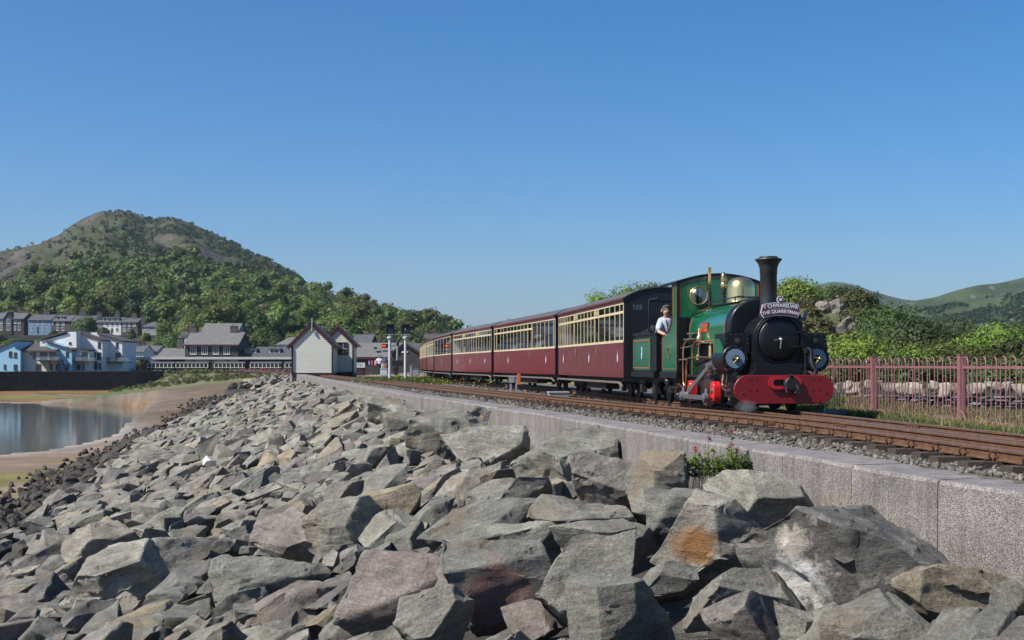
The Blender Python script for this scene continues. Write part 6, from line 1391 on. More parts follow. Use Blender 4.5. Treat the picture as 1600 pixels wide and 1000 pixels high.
fol = foliage_mat('wood_foliage', (.066,.100,.022), .5); fol_b = foliage_mat('bright_foliage', (.115,.190,.026), .2); fol_o = foliage_mat('olive_foliage', (.075,.090,.028), .25); fol_s = foliage_mat('scrub_foliage', (.050,.078,.018), .3); fol_g = foliage_mat('gorse_foliage', (.065,.068,.022), .25)
# far wood: one mesh per kind of tree, copied
far_var = []
for i in range(7):
    w, h = (9.5,9.5) if i < 5 else (8,12); lb = lobes_for(60+i, w, h, .16, 10)
    V1, F1 = leaf_cloud(lb, 1900, .40, 200+i); V2, F2 = core_blobs(lb, i, .80)
    q = np_mesh('broadleaf_tree', np.concatenate([V1,V2]), [F1, F2+len(V1)])
    q.materials.append(foliage_mat('wood_tree_foliage', (.078,.116,.024), .45, .3, 'tint')); V3 = []; F3 = []; b8 = np.array([(1,0,0),(-1,0,0),(0,1,0),(0,-1,0),(0,0,1),(0,0,-1)],float); f8 = np.array([(0,2,4),(2,1,4),(1,3,4),(3,0,4),(2,0,5),(1,2,5),(3,1,5),(0,3,5)])
    for k_, (x_,y_,z_,rr_) in enumerate(lb): V3.append(b8*rr_*.9+np.array([x_,y_,z_])); F3.append(f8+6*k_)
    far_var.append((q, V1, F1, np.concatenate(V3), np.concatenate(F3)))
r = np.random.default_rng(77); trees = []
tries = 0
def clear_of_houses(p, y):
    if y < 420 and p < 262 : return False
    if 382 < y < 425 and p < 270: return False
    if 440 < y < 500 and 268 < p < 322: return False
    if y < 395 and 262 <= p < 330 and y < 345: return False
    return True
while tries < 9000 and len(trees) < 860:
    tries += 1; Yt = r.uniform(345, 652)**1.0; p = r.uniform(-25, 735)
    if not clear_of_houses(p, Yt): continue
    if p > 690 and Yt < 500: continue
    X_ = (p-800)/FPX*Yt; s_ = r.uniform(.75,1.25)
    if any((X_-a)**2+(Yt-b_)**2 < (5.2*(s_+c)/2)**2 for a,b_,c,_ in trees[-400:]): continue
    trees.append((X_, Yt, s_, p))
def tree_rank(t): return (t[1]/t[2])
trees.sort(key=tree_rank)
WG = 'trees of the wood under the rocky hill'
nI = 0; bulk = []
for (X_,Yt,s_,p) in trees:
    z = Hp(X_,Yt)-.6
    if nI < 215:
        o = obj('broadleaf_tree', far_var[int(r.integers(0,7))][0], None, None, (X_,Yt,z), (0,0,r.uniform(0,6.28)), (s_*r.uniform(.85,1.2),s_*r.uniform(.85,1.2),s_*r.uniform(.8,1.15)))
        tv = float(r.uniform()); o['tint'] = tv; br = 1-.5+(7.13*tv % 1)*1.15
        where = 'behind the hillside terrace' if p < 230 else 'around the lone cream house' if p < 330 else 'behind the station roofs' if p < 450 else 'behind the signal cabin and shed' if p < 600 else 'at the thinning end of the wood'
        tag(o, ('dark ' if br < .85 else 'light green ' if br > 1.3 else 'mid green ')+('yellowish ' if tv < .3 else 'bluish ' if tv > .75 else '')+'broadleaf tree '+where+(', lower edge' if Yt < 420 else ', higher up' if Yt > 500 else ''), 'tree', WG); nI += 1
    else: bulk.append((X_,Yt,z,s_))
Vs, Fs, Ft, o_, At, Aq = [], [], [], 0, [], []
for i, (X_,Yt,z,s_) in enumerate(bulk):
    tint_ = r.uniform()
    _, V1, F1, V2, F2 = far_var[i % 7]; nq = 460; a = r.uniform(0,6.28); Rz = np.array([[math.cos(a),-math.sin(a),0],[math.sin(a),math.cos(a),0],[0,0,1]])
    st = int(r.integers(0, 1200)); vv = V1[st*4:(st+nq)*4]; c_ = vv.reshape(-1,4,3).mean(1,keepdims=True); vv = ((vv.reshape(-1,4,3)-c_)*1.5+c_).reshape(-1,3)
    Vs.append((vv*s_)@Rz.T+np.array([X_,Yt,z])); Fs.append(np.arange(len(vv)).reshape(-1,4)+o_); o_ += len(vv)
    Vs.append((V2*s_)@Rz.T+np.array([X_,Yt,z])); Ft.append(F2+o_); o_ += len(V2); Aq.append(np.full(len(vv)//4, tint_)); At.append(np.full(len(F2), tint_))
wme = np_mesh('woodland', np.concatenate(Vs), [np.concatenate(Fs), np.concatenate(Ft)]); wat = wme.attributes.new('rnd', 'FLOAT', 'FACE'); wat.data.foreach_set('value', np.concatenate(Aq+At).astype(np.float32))
tag(obj('woodland', wme, foliage_mat('far_wood_foliage', (.078,.116,.024), .45, .3, 'rnd')), 'dense green wood covering the upper hillside', 'wood', kind='stuff')
# scrub on the bare hill and on the far ridges
nS = 10000; Ys_ = r.uniform(680, 1085, nS); ps = r.uniform(0, 470, nS); Xs_ = (ps-800)/FPX*Ys_
f4 = fbm(Xs_/45, Ys_/70, 64); f2_ = fbm(Xs_/9, Ys_/14, 62); kp = ((.6*f4+.4*f2_) > .45) & (r.uniform(0,1,nS) < (sst(110,300,ps)*.75+.10)*(1.15-.75*sst(690,1010,Ys_))); Xs_, Ys_ = Xs_[kp], Ys_[kp]
Yf = r.uniform(760, 1300, 2600); pf_ = r.uniform(1390, 1640, 2600); Xf = (pf_-800)/FPX*Yf; kp = fbm(Xf/30, Yf/50, 91) > .47; Xf, Yf = Xf[kp], Yf[kp]
def tuft_mesh(name, Xa, Ya, size, n=26, seed=3, leaf=.30):
    Vs, Fs, o = [], [], 0; vs_ = [leaf_cloud([(0,0,.35,.6),(.4,.2,.2,.45),(-.4,-.1,.2,.45)], n, leaf, seed+i) for i in range(6)]
    Z_ = H(Xa, Ya)
    for i in range(len(Xa)): v, f = vs_[i % 6]; Vs.append(v*size[i]+np.array([Xa[i],Ya[i],Z_[i]])); Fs.append(f+o); o += len(v)
    return np_mesh(name, np.concatenate(Vs), np.concatenate(Fs))
tag(obj('hill_scrub', tuft_mesh('hill_scrub', Xs_, Ys_, r.uniform(1.2,3.0,len(Xs_))), fol_s), 'dark green scrub scattered over the rocky hill', 'scrub', kind='stuff')
tag(obj('ridge_scrub', tuft_mesh('ridge_scrub', Xf, Yf, r.uniform(2,4,len(Xf)), 22, 13), fol_s), 'dark green scrub on the distant ridge at the right', 'scrub', kind='stuff')
# single trees and bushes: thing > crown, trunk
def tree(name, label, x, y, w, h, fm, seed, n=2600, leaf=.17, cat='tree', group=None, trunk=.16, nl=14, core=.70, z=None, squash=1.0, shell=(.70,1.06)):
    zb = Hp(x,y) if z is None else z
    t = empty(name, (x,y,zb-.05), 0, label, cat, group); lb = lobes_for(seed, w, h, trunk, nl)
    V1, F1 = leaf_cloud(lb, n, leaf, seed+1, shell); V2, F2 = core_blobs(lb, seed, core)
    me = np_mesh('crown', np.concatenate([V1,V2]), [F1, F2+len(V1)]); obj('crown', me, fm, t)
    trunk_mb(h*.85, max(.03,h*.022), seed+5).build('trunk', bark, t, smooth=40)
    return t
def at_px(p, Y): return (p-800)/FPX*Y
# town and station greenery
for i, (p, Y_, w, yt, fm, lab) in enumerate((
  (130,388,9.5,493,fol,'big round dark tree in front of the terrace'),(163,384,8,511,fol_o,'olive tree spreading below the white terraced house'),(207,386,3.2,512,fol_s,'small dark tree by the brown terrace end'),
  (198,256,7,569,fol_o,'wide olive shrub at the end of the quay wall'),(186,250,4,572,fol,'low green shrub on the end of the quay'),
  (228,384,3.5,519,fol_b,'light green garden bush below the hipped villa'),(254,356,10,525,fol,'leafy tree between villa and station'),(276,350,8,527,fol,'dark leafy tree left of the low white cottage'),
  (224,300,6,557,fol_g,'brownish shrub beside the platform canopy end'),(343,322,5,517,fol_b,'bright green bush peeping over the station roof'),(234,330,8,546,fol_s,'bushy tree behind the platform end'),
  (58,372,4.5,531,fol_b,'yellow-green hedge bush under the blue terraced house'),(22,370,8,528,fol_b,'yellow-green hedge under the dark stone house'),(85,393,3.5,514,fol_s,'clipped dark hedge before the brown terraced house'),
  (398,330,9,512,fol,'tree behind the dormered station wing'),(424,345,8,523,fol_o,'olive tree behind the pale harbour house'),(545,300,11,505,fol,'tree rising behind the goods shed roof'),(596,310,13,508,fol_o,'broad olive tree behind the goods shed ridge'),(640,320,12,505,fol,'tall leafy tree behind the shed gable'),(664,350,8,506,fol,'leafy tree behind the distant pale house'),(697,360,9,500,fol,'tree at the end of the wooded slope'),
  (3,388,6,520,fol_s,'dark bush below the terrace end house'),(47,640,12,404,fol,'lone dark round tree standing above the wood'))):
    x_ = at_px(p,Y_); h = max(1.0, EYE+(HOR-yt)/FPX*Y_-Hp(x_,Y_))*.9
    tree('leafy_tree' if w > 5 else 'shrub', lab, x_, Y_, w, h, fm, 300+i*7, 2600, max(.16,w*.032), 'tree' if w > 5 else 'shrub', trunk=.12, nl=11, core=.78)
# conifers on the skyline
for i, (p, Y_, h, lab) in enumerate(((681,420,16,'tall ragged conifer on the end of the wooded ridge'),(704,400,9,'small conifer right of the tall ragged one'))):
    x = at_px(p,Y_); zt = EYE+(HOR-(475 if i == 0 else 493))/FPX*Y_; zb = Hp(x,Y_); h = max(h, zt-zb)
    t = empty('conifer', (x,Y_,zb), 0, lab, 'tree'); lb = [(math.cos(k*2.4)*.9*(1-k/16), math.sin(k*2.4)*.9*(1-k/16), h*(.35+.63*k/15), 1.5*(1.05-k/15)) for k in range(16)]
    V1, F1 = leaf_cloud(lb, 700, .4, 900+i, squash=.5); obj('crown', np_mesh('crown', V1, F1), fol_s, t); MB().tube([(0,0,-.5),(0,0,h*.97)], [.28,.05], 6).build('trunk', bark, t)
# right-hand side: trees and bushes beyond the stone wall
rt = [ # px, Y, width, top row, material, name, label
 (1318,52,7.0,517,fol_b,'leafy_bush','bright green leafy bush between engine front and fence'),(1360,58,5.5,528,fol,'leafy_bush','darker bush behind the first fence post'),(1286,60,5,522,fol_b,'leafy_bush','bright bush just past the smokebox'),
 (1436,49,3.6,541,fol_b,'leafy_bush','yellow-green rounded bush behind the fence middle'),(1408,60,5.0,520,fol,'leafy_bush','mid green bush below the tall dark tree'),(1392,82,7.5,462,fol,'leafy_tree','tall dark tree on the edge of the rocky knoll'),
 (1425,78,6,492,fol_o,'leafy_tree','olive tree right of the tall dark tree'),(1462,66,5.5,512,fol,'leafy_tree','rounded green tree behind the middle of the fence'),(1490,88,8,490,fol_o,'birch_tree','thin-crowned olive birch standing above the hedge'),(1516,90,6,496,fol_o,'birch_tree','second olive birch beside the thin-crowned one'),
 (1536,72,7,520,fol,'leafy_tree','dark green tree between birches and bright sycamore'),(1570,62,8.5,494,fol_b,'sycamore_tree','bright yellow-green sycamore near the frame fence'),(1622,58,8.5,500,fol_b,'sycamore_tree','bright sycamore at the end of the stone wall'),(1598,50,5.5,521,fol,'leafy_bush','glossy green bush in front of the sycamores'),
 (1498,52,4.5,532,fol,'leafy_bush','dark green bush behind the fence post'),(1545,50,4.5,538,fol,'leafy_bush','low green bush left of the glossy one'),(1470,50,4,545,fol_o,'leafy_bush','low olive bush behind the railings'),(1340,50,4,548,fol,'leafy_bush','low dark bush behind the first railings'),(1380,48,3.6,549,fol_o,'leafy_bush','low olive bush behind the fence post'),(1520,46,4,556,fol_s,'leafy_bush','dusky low bush behind the stone wall'),(1580,44,5,550,fol_s,'leafy_bush','dusky low bush by the end of the stone wall'),(1420,45,4,558,fol_s,'leafy_bush','dusky low bush behind the pale coping stones'),(1300,48,4,556,fol_s,'leafy_bush','dusky low bush behind the buffer beam end'),
 (1240,112,5.5,437,fol_b,'leafy_tree','bright tree on the knoll beside the chimney'),(1275,116,6,444,fol_b,'leafy_tree','rounded tree crowning the rocky knoll'),(1310,112,6,449,fol_o,'leafy_tree','olive tree on the ridge of the knoll'),(1345,108,5,459,fol_o,'leafy_tree','scrubby olive tree on the knoll shoulder'),(1222,118,5,450,fol_o,'leafy_tree','thin olive tree behind the chimney'),(1372,104,4,480,fol_g,'leafy_tree','brownish scrub tree on the knoll side'),
 (1660,70,9,500,fol,'leafy_tree','green tree beyond the sycamores'),(1700,60,9,490,fol_b,'leafy_tree','bright tree beyond the wall end'),
 (975,120,6,447,fol_b,'leafy_tree','bright tree crown above the first coach roof'),(945,128,5,456,fol_b,'leafy_tree','tree crown just above the coach roof behind the cab'),(1010,116,6,447,fol,'leafy_tree','green tree behind the engine cab'),
]
for i, (p, Y_, w, yt, fm, nm, lab) in enumerate(rt):
    x = at_px(p,Y_); zt = EYE+(HOR-yt)/FPX*Y_; zb = Hp(x,Y_); h = max(1.2, zt-zb); thin = 'birch' in nm
    tree(nm, lab, x, Y_, w, h*(1.0 if p < 1100 else .97 if 1210 < p < 1380 and Y_ > 100 else .87), fm, 500+i*11, (4000 if thin else 7800) if Y_ < 95 else 5200, .075 if Y_ < 56 else .09 if Y_ < 75 else .115, 'bush' if 'bush' in nm else 'tree', trunk=.10 if 'bush' in nm else .2, nl=16, core=.45 if thin else .70, shell=(.45,1.1) if thin else (.68,1.08))
# low scrub on the knoll
nk = 260; a_ = r.uniform(0,6.28,nk); q_ = np.sqrt(r.uniform(0,1,nk)); Xk = 22.5+12*q_*np.cos(a_); Yk = 105+20*q_*np.sin(a_)
tag(obj('knoll_scrub', tuft_mesh('knoll_scrub', Xk, Yk, r.uniform(.6,1.6,nk), 230, 23, .11), fol_g), 'brownish gorse and heather covering the rocky knoll', 'scrub', kind='stuff')
# rock outcrops on the knoll
pale_rk = mat('pale_outcrop', (.23,.20,.165), .9, c2=(.09,.08,.065), vs=1.2, bump=.8, bs=5)
for i, (p, yy, s_) in enumerate(((1262,480,3.0),(1285,488,1.9),(1308,486,2.2),(1322,520,2.0),(1302,512,1.3),(1365,498,1.7),(1368,513,1.4),(1364,528,1.3),(1335,524,1.0),(1296,516,1.4))):
    Yk_ = 96.0-2*i % 7
    for _ in range(40):
        pt = P(p,yy,Yk_); 
        if pt.z < Hp(pt.x,Yk_): break
        Yk_ += .5
    pt = P(p,yy,Yk_); s_ *= 1.0; bm = rock_bm(800+i, s_*.9, s_*.8, s_*1.1, 7); detail(bm, .22, i+3, .16)
    o = obj('rock_outcrop', rock_mesh('rock_outcrop', bm, pale_rk), None, None, (pt.x,Yk_-.15*s_,pt.z-.05*s_), (R(-15),R(random.uniform(-20,20)),random.uniform(0,6)))
    tag(o, 'pale rock outcrop showing through the scrub of the knoll', 'rock', 'pale outcrops on the knoll')
# ---- grass: beside the fence, under the signals, on the foreshore
def blades(n, xs, ys, zs_, hgt, seed, wid=.012, lean=.5):
    r = np.random.default_rng(seed); a = r.uniform(0,6.28,n); h = hgt*r.uniform(.5,1.3,n); w = wid*r.uniform(.6,1.3,n)
    dx, dy = np.cos(a), np.sin(a); ln = h*r.uniform(.1,lean,n); b2 = r.uniform(0,6.28,n)
    base = np.stack([xs,ys,zs_],-1); sx = np.stack([dx*w,dy*w,np.zeros(n)],-1)
    mid = base+np.stack([np.cos(b2)*ln*.35,np.sin(b2)*ln*.35,h*.6],-1); tip = base+np.stack([np.cos(b2)*ln,np.sin(b2)*ln,h],-1)
    V = np.stack([base-sx,base+sx,mid+sx*.7,tip,mid-sx*.7],1).reshape(-1,3); return V, np.arange(n*5).reshape(n,5)
grass_m = foliage_mat('grass_blades', (.13,.145,.040), 0, .3); straw_m = foliage_mat('straw_blades', (.30,.255,.13), 0, .2)
n = 26000; yg = r.uniform(10,34,n); xg = 6.55+np.abs(r.normal(0,.75,n))+.15*np.sin(yg*1.7)+np.clip((yg-13)*-.02,-.2,.3); kp = xg > TF.x_at_y(yg)+.62; xg, yg = xg[kp], yg[kp]; n = len(xg)
V, F = blades(n, xg, yg, H(xg,yg)-.02, .09+.13*fbm(xg*1.5,yg*.8,5), 3); tag(obj('verge_grass', np_mesh('verge_grass', V, F), grass_m), 'rough green grass along the foot of the railings', 'grass', kind='stuff')
n = 9000; yg = r.uniform(10,34,n); xg = 6.6+np.abs(r.normal(0,.8,n)); kp = xg > TF.x_at_y(yg)+.62; xg, yg = xg[kp], yg[kp]; n = len(xg)
V, F = blades(n, xg, yg, H(xg,yg)-.02, .14+.1*r.uniform(0,1,n), 4, .005); tag(obj('dry_grass', np_mesh('dry_grass', V, F), straw_m), 'dry straw stalks among the verge grass', 'grass', kind='stuff')
n = 16000; yg = r.uniform(28,44,n); xg = 7.2+r.uniform(0,1,n)*9; V, F = blades(n, xg, yg, H(xg,yg)-.02, .10+.14*fbm(xg*.7,yg*.7,9), 6, .014); tag(obj('field_grass', np_mesh('field_grass', V, F), grass_m), 'long grass between the railings and the stone wall', 'grass', kind='stuff')
n = 9000; yg = r.uniform(66,84,n); xg = np.interp(yg,[66,84],[-4.9,-8.2])+r.normal(0,.85,n); V, F = blades(n, xg, yg, H(xg,yg)-.02, .16+.22*fbm(xg*.8,yg*.5,19), 7, .02); tag(obj('signal_grass', np_mesh('signal_grass', V, F), foliage_mat('lush_grass', (.085,.135,.025), 0, .3)), 'lush green grass around the signal posts', 'grass', kind='stuff')
def petal_dots(name, label, xs, ys, zs_, size, c, seed):
    rr_ = np.random.default_rng(seed); v, f = stone_set(3, 2)[0]; me = scatter_mesh(name, stone_set(4,2), np.stack([xs,ys,zs_],-1), size, rr_); tag(obj(name, me, mat(name+'_petals', c, .6)), label, 'flowers', kind='stuff')
n = 110; yg = r.uniform(46,84,n); xg = np.interp(yg,[46,66,84],[0.2,-4.6,-8.0])+r.normal(0,.7,n); petal_dots('yellow_flowers', 'small yellow flowers in the grass between the tracks', xg, yg, H(xg,yg)+r.uniform(.1,.45,n), r.uniform(.018,.034,n), (.62,.44,.02), 8)
n = 80; yg = r.uniform(12,24,n); xg = 6.9+np.abs(r.normal(0,.4,n)); petal_dots('verge_flowers', 'tiny yellow flowers along the railings', xg, yg, H(xg,yg)+r.uniform(.1,.3,n), r.uniform(.006,.012,n), (.60,.48,.03), 9)
n = 300; t_ = r.uniform(0,1,n); xg = at_px(360+120*t_, 236)+r.normal(0,1.5,n); yg = 236-44*t_**1.2*0+r.normal(0,2,n); xg2 = np.where(t_ > .45, xg, xg); petal_dots('pink_valerian', 'pink valerian flowers on the bank below the station', xg2, yg, np.maximum(H(xg2,yg),-1.4)+r.uniform(.2,.9,n), r.uniform(.06,.13,n), (.30,.055,.14), 10)
# foreshore tufts and the bank in front of the platform
n = 420; xg = r.uniform(-66,-33,n); yg = r.uniform(196,250,n); kp = (H(xg,yg) > -3.4) & (H(xg,yg) < -.9); tag(obj('foreshore_tufts', tuft_mesh('foreshore_tufts', xg[kp], yg[kp], r.uniform(.25,.8,kp.sum()), 60, 33, .2), fol_o), 'scrubby tufts on the grassy foreshore', 'plants', kind='stuff')
n = 260; xg = at_px(r.uniform(215,460,n),248); yg = np.full(n,247.)+r.uniform(-3,2,n); Vk = tuft_mesh('platform_bank_plants', xg, yg, r.uniform(.35,.8,n), 70, 43, .2); tag(obj('platform_bank_plants', Vk, fol_o), 'garden plants along the bank below the platform', 'plants', kind='stuff')
# ---- flowering valerian at the wall foot, and dead stalks
def on_wall_foot(p, d=.25):
    ys = np.linspace(6,40,4000); q = 800+FPX*(wx(ys)-d)/ys; y = float(ys[np.argmin(np.abs(q-p))]); return float(wx(y)-d), y
x, y = on_wall_foot(1118, .38); zb = EYE+(HOR-752)/FPX*y
va = empty('valerian_plant', (x,y,zb), 0, 'leafy green plant with small red flower heads at the foot of the wall', 'plant')
lf = foliage_mat('valerian_leaf', (.10,.20,.030), .1, .3); rv = np.random.default_rng(21)
m = MB(); heads = MB(); Vl, Fl, o_ = [], [], 0
for i in range(110):
    bx = rv.uniform(-.50,.46); by = rv.uniform(-.18,.12); h = (.22+.16*rv.uniform())*(1.1-abs(bx)*.6); tx, ty = bx+rv.normal(0,.05), by+rv.normal(0,.05)
    flower = i in (3,9,14,22,28,33,40); h = h+(.13 if flower else 0)+(.26 if i == 22 else 0)
    if i == 22: bx, tx, by, ty = .19,.17,-.1,-.1
    m.tube([(bx,by,-.15),((bx+tx)/2,(by+ty)/2,h*.5),(tx,ty,h)], .0035, 5)
    for k_ in range(9):
        t = rv.uniform(.1,.95); a = rv.uniform(0,6.28); c = np.array([bx+(tx-bx)*t,by+(ty-by)*t,h*t]); L_ = rv.uniform(.055,.11); d = np.array([math.cos(a),math.sin(a),rv.uniform(.1,.7)]); s_ = np.array([-math.sin(a),math.cos(a),0])*L_*.26
        Vl += [c, c+d*L_*.5+s_, c+d*L_, c+d*L_*.5-s_]; Fl.append([o_,o_+1,o_+2,o_+3]); o_ += 4
    if flower:
        for k_ in range(16): q = Vector((tx,ty,h))+Vector(rv.normal(0,.016,3)); heads.lathe([(0,-.008),(.009,0),(0,.008)], q, 'z', 5)
m.build('stems', mat('green_stem', (.10,.13,.04), .7), va); obj('leaves', np_mesh('leaves', np.array(Vl), np.array(Fl)), lf, va); heads.build('flower_heads', mat('valerian_red', (.34,.015,.07), .6), va)
def stalks(name, label, p, yrow, n, hgt, seed, c, spread=.5):
    x, y = on_wall_foot(p, .18); zb = EYE+(HOR-yrow)/FPX*y; t = empty(name, (x,y,zb), 0, label, 'plant'); rv = np.random.default_rng(seed); m = MB()
    d = WALL.dir(WALL.s_at_y(y))
    for i in range(n):
        u_ = rv.uniform(-spread,spread); h = hgt*rv.uniform(.45,1.15); b_ = Vector((d.x*u_,d.y*u_,-.12)); tp = b_+Vector((rv.normal(0,.13),rv.normal(0,.05),h)); md = (b_+tp)/2+Vector((rv.normal(0,.03),0,0)); m.tube([b_,md,tp], [.0045,.0035,.0015], 4)
        if i % 2: q = md+Vector((rv.normal(0,.08),0,h*.22)); m.tube([md,q], [.0025,.001], 4)
    m.build('stalks', mat(name+'_stalk', c, .8, var=.2), t)
stalks('dead_stalks', 'bleached dead stalks leaning on the wall behind the huge dark boulder', 1335, 820, 80, .42, 31, (.36,.29,.21), .75)
stalks('dry_stems', 'thin pale grass stems beside the flowering plant', 1165, 770, 60, .34, 32, (.33,.29,.17), .45)
stalks('wall_grass', 'sparse dry grass at the wall foot behind the flat-topped block', 765, 672, 30, .40, 33, (.24,.23,.12), .6)
# ------------------------------------------------------------------ bow-top railings
fence_m = mat('dull_pink_paint', (.25,.105,.115), .6, var=.15, vs=6, coat=.1)
FEN = [(7.36,10.6),(7.30,16.5),(7.27,20.7),(7.08,25.0),(6.78,29.3),(6.4,33.6),(5.8,38.0)]
FH, FB = .94, -.14
hm = MB(); hr_ = .105
hm.tube([(-hr_,0,0),(-hr_,0,.96)]+[(-hr_*math.cos(t),0,.96+hr_*math.sin(t)) for t in np.linspace(0,math.pi,9)[1:-1]]+[(hr_,0,.96),(hr_,0,0)], .0095, 6)
hoop_me = hm.mesh('hoop', 40); hoop_me.materials.append(fence_m)
pm = MB(); pm.box(-.055,.055,-.055,.055,-.15,1.10); pm.box(-.062,.062,-.062,.062,1.10,1.112); post_me = pm.mesh('post'); post_me.materials.append(fence_m)
fe = empty('railings', (7.27,20.7,FB), 0, 'pink-brown bow-top iron railings beside the far track', 'fence'); fo = Vector(fe.location)
inv = Matrix.Translation(-fo)
for i in range(len(FEN)-1):
    a, b_ = Vector((*FEN[i],FB)), Vector((*FEN[i+1],FB)); d = b_-a; L_ = d.length; rz = math.atan2(d.y,d.x); n_ = max(6, round(L_/.372))
    o = obj('post', post_me, None, fe, a, (random.gauss(0,.008),random.gauss(0,.008),rz)); o.matrix_parent_inverse = inv
    for k_ in range(n_):
        p = a+d*((k_+.5)/n_); o = obj('hoop', hoop_me, None, fe, p+Vector((0,0,random.uniform(-.006,.006))), (random.gauss(0,.008),random.gauss(0,.008),rz+random.gauss(0,.03))); o.matrix_parent_inverse = inv
    m = MB(); m.bar(a+Vector((0,0,.90)), b_+Vector((0,0,.90)), .012, .04); m.bar(a+Vector((0,0,.06)), b_+Vector((0,0,.06)), .012, .04); o = m.build('rail', fence_m, fe); o.matrix_parent_inverse = inv
o = obj('post', post_me, None, fe, (*FEN[-1],FB), (0,0,1.7)); o.matrix_parent_inverse = inv
# ------------------------------------------------------------------ stone wall beyond the railings
sw_a, sw_b = Vector((5.0,42.5,0)), Vector((21.0,34.6,0)); d = (sw_b-sw_a); L_ = d.length; d.normalize(); rz = math.atan2(d.y,d.x)
sw = empty('stone_wall', (sw_a+sw_b)/2+Vector((0,0,-.62)), rz, 'low stone wall with pale rounded coping behind the railings', 'wall')
cope_m = mat('pale_coping_stone', (.36,.31,.25), .9, c2=(.20,.17,.14), vs=3.2, bump=1.2, bs=9, objvar=.2); slab_m = mat('slate_course', (.17,.175,.18), .85, c2=(.07,.07,.07), vs=4, bump=.6, bs=14, objvar=.4)
cope_me = []; slab_me = []
for i in range(8):
    rd = random.Random(i); bm = rock_bm(1200+i, .36, .5, .44, 6, .12); detail(bm, .07, i+9, .03); cope_me.append(rock_mesh('coping_stone', bm, cope_m, 50))
    bm = rock_bm(1300+i, .36, .3, .085, 2, .06); slab_me.append(rock_mesh('wall_stone', bm, slab_m, 30))
x = -L_/2; i = 0
while x < L_/2:
    w = random.uniform(.17,.32); obj('coping_stone', cope_me[i % 8], None, sw, (x+w/2,random.uniform(-.03,.03),.70+random.uniform(-.03,.03)), (0,random.uniform(-.1,.1),random.choice((0,math.pi))+random.uniform(-.1,.1)), (w/.21,1,random.uniform(.95,1.15))); x += w; i += 1
MB().box(-L_/2,L_/2,-.12,.2,-.1,.66).build('core', mat('wall_core', (.05,.045,.04), .95), sw)
n_s = 0
for row in range(5):
    x = -L_/2+random.uniform(0,.2)
    while x < L_/2 and n_s < 290:
        w = random.uniform(.22,.46); obj('wall_stone', slab_me[(i*3+row) % 8], None, sw, (x+w/2,-.12+random.uniform(-.02,.02),.10+row*.092), (0,random.uniform(-.04,.04),random.uniform(-.06,.06)), (w/.36,1,random.uniform(.8,1.1))); x += w+random.uniform(.005,.02); i += 1; n_s += 1
# ------------------------------------------------------------------ colour-light signals seen from behind
white_p = mat('white_post_paint', (.50,.51,.52), .45, var=.12, vs=8); sig_b = mat('signal_black', (.008,.008,.010), .5); gal = mat('grey_steel_box', (.30,.31,.32), .5, .3, var=.15, vs=6)
for i, (p, lab) in enumerate(((609,'white signal post with black head, left of the pair'),(633.5,'white signal post with a small lamp hole in its black head'))):
    Y_ = 75; b_ = P(p,592,Y_); zb = Hp(b_.x,Y_); sp = empty('signal_post', (b_.x,Y_,zb), 0, lab, 'signal', 'pair of colour-light signals'); H_ = P(0,523,Y_).z-zb
    MB().lathe([(.14,0),(.14,.06),(.085,.08),(.078,H_),(0,H_)], (0,0,0), 'z', 14).build('post', white_p, sp, smooth=40); MB().lathe([(.16,H_-.22),(.16,H_-.12),(.09,H_-.10)], (0,0,0), 'z', 12).build('collar', white_p, sp, smooth=40)
    MB().box(-.27,.27,-.11,.11,H_,H_+.035).build('bracket', gal, sp)
    hd_ = MB().prism([(-.27,H_+.10),(-.21,H_+.04),(.21,H_+.04),(.27,H_+.10),(.27,H_+.60),(.21,H_+.66),(-.21,H_+.66),(-.27,H_+.60)], 'y', -.02, .14).build('head', sig_b, sp, bevel=.02)
    m = MB()
    for x_ in (-.22,.17): m.box(x_,x_+.05,-.06,-.021,H_+.15,H_+.55)
    m.box(-.17,.17,-.12,-.021,H_+.56,H_+.585); m.build('hood', sig_b, hd_)
    if i: MB().box(-.025,.015,-.03,-.0205,H_+.28,H_+.38).build('indicator', white_p, hd_)
# red ground-frame signal with semaphore post behind
p0 = P(620,588,92); rs = empty('red_light_signal', (P(621,588,92).x,92,Hp(P(621,588,92).x,92)), 0, 'black bracket signal post showing two red lamps', 'signal'); s_ = 92/FPX
hz = lambda py: EYE+(HOR-py)*s_-rs.location.z; hx = lambda px_: (px_-800)*s_-rs.location.x
MB().lathe([(.10,0),(.08,hz(540)),(0,hz(540))], (0,0,0), 'z', 10).build('post', gal, rs, smooth=40); m = MB(); m.tube([(0,0,hz(540)),(.03,0,hz(534)),(.1,0,hz(532))], .11, 8); m.build('horn', sig_b, rs, smooth=40)
MB().box(hx(596.5),hx(607),-.1,.1,hz(543.5),hz(537.5)).build('lamp_box', sig_b, rs); m = MB(); m.box(hx(598),0,-.03,.03,hz(549.5),hz(547.5)); m.box(hx(600),0,-.03,.03,hz(541),hz(540)); m.build('arm', sig_b, rs)
redl = mat('red_lamp', (1.0,.03,.02), .4, emit=1.1)
for x_ in (598.7,601.6): MB().lathe([(.062,-.14),(.062,-.10),(0,-.10)], (hx(x_),0,hz(540.3)), 'y', 12).build('lamp', redl, rs)
m = MB(); m.box(hx(613),hx(629),-.25,.25,hz(572),hz(563)); m.box(hx(616),hx(622),-.2,.2,hz(586),hz(574)); m.build('relay_case', sig_b, rs)
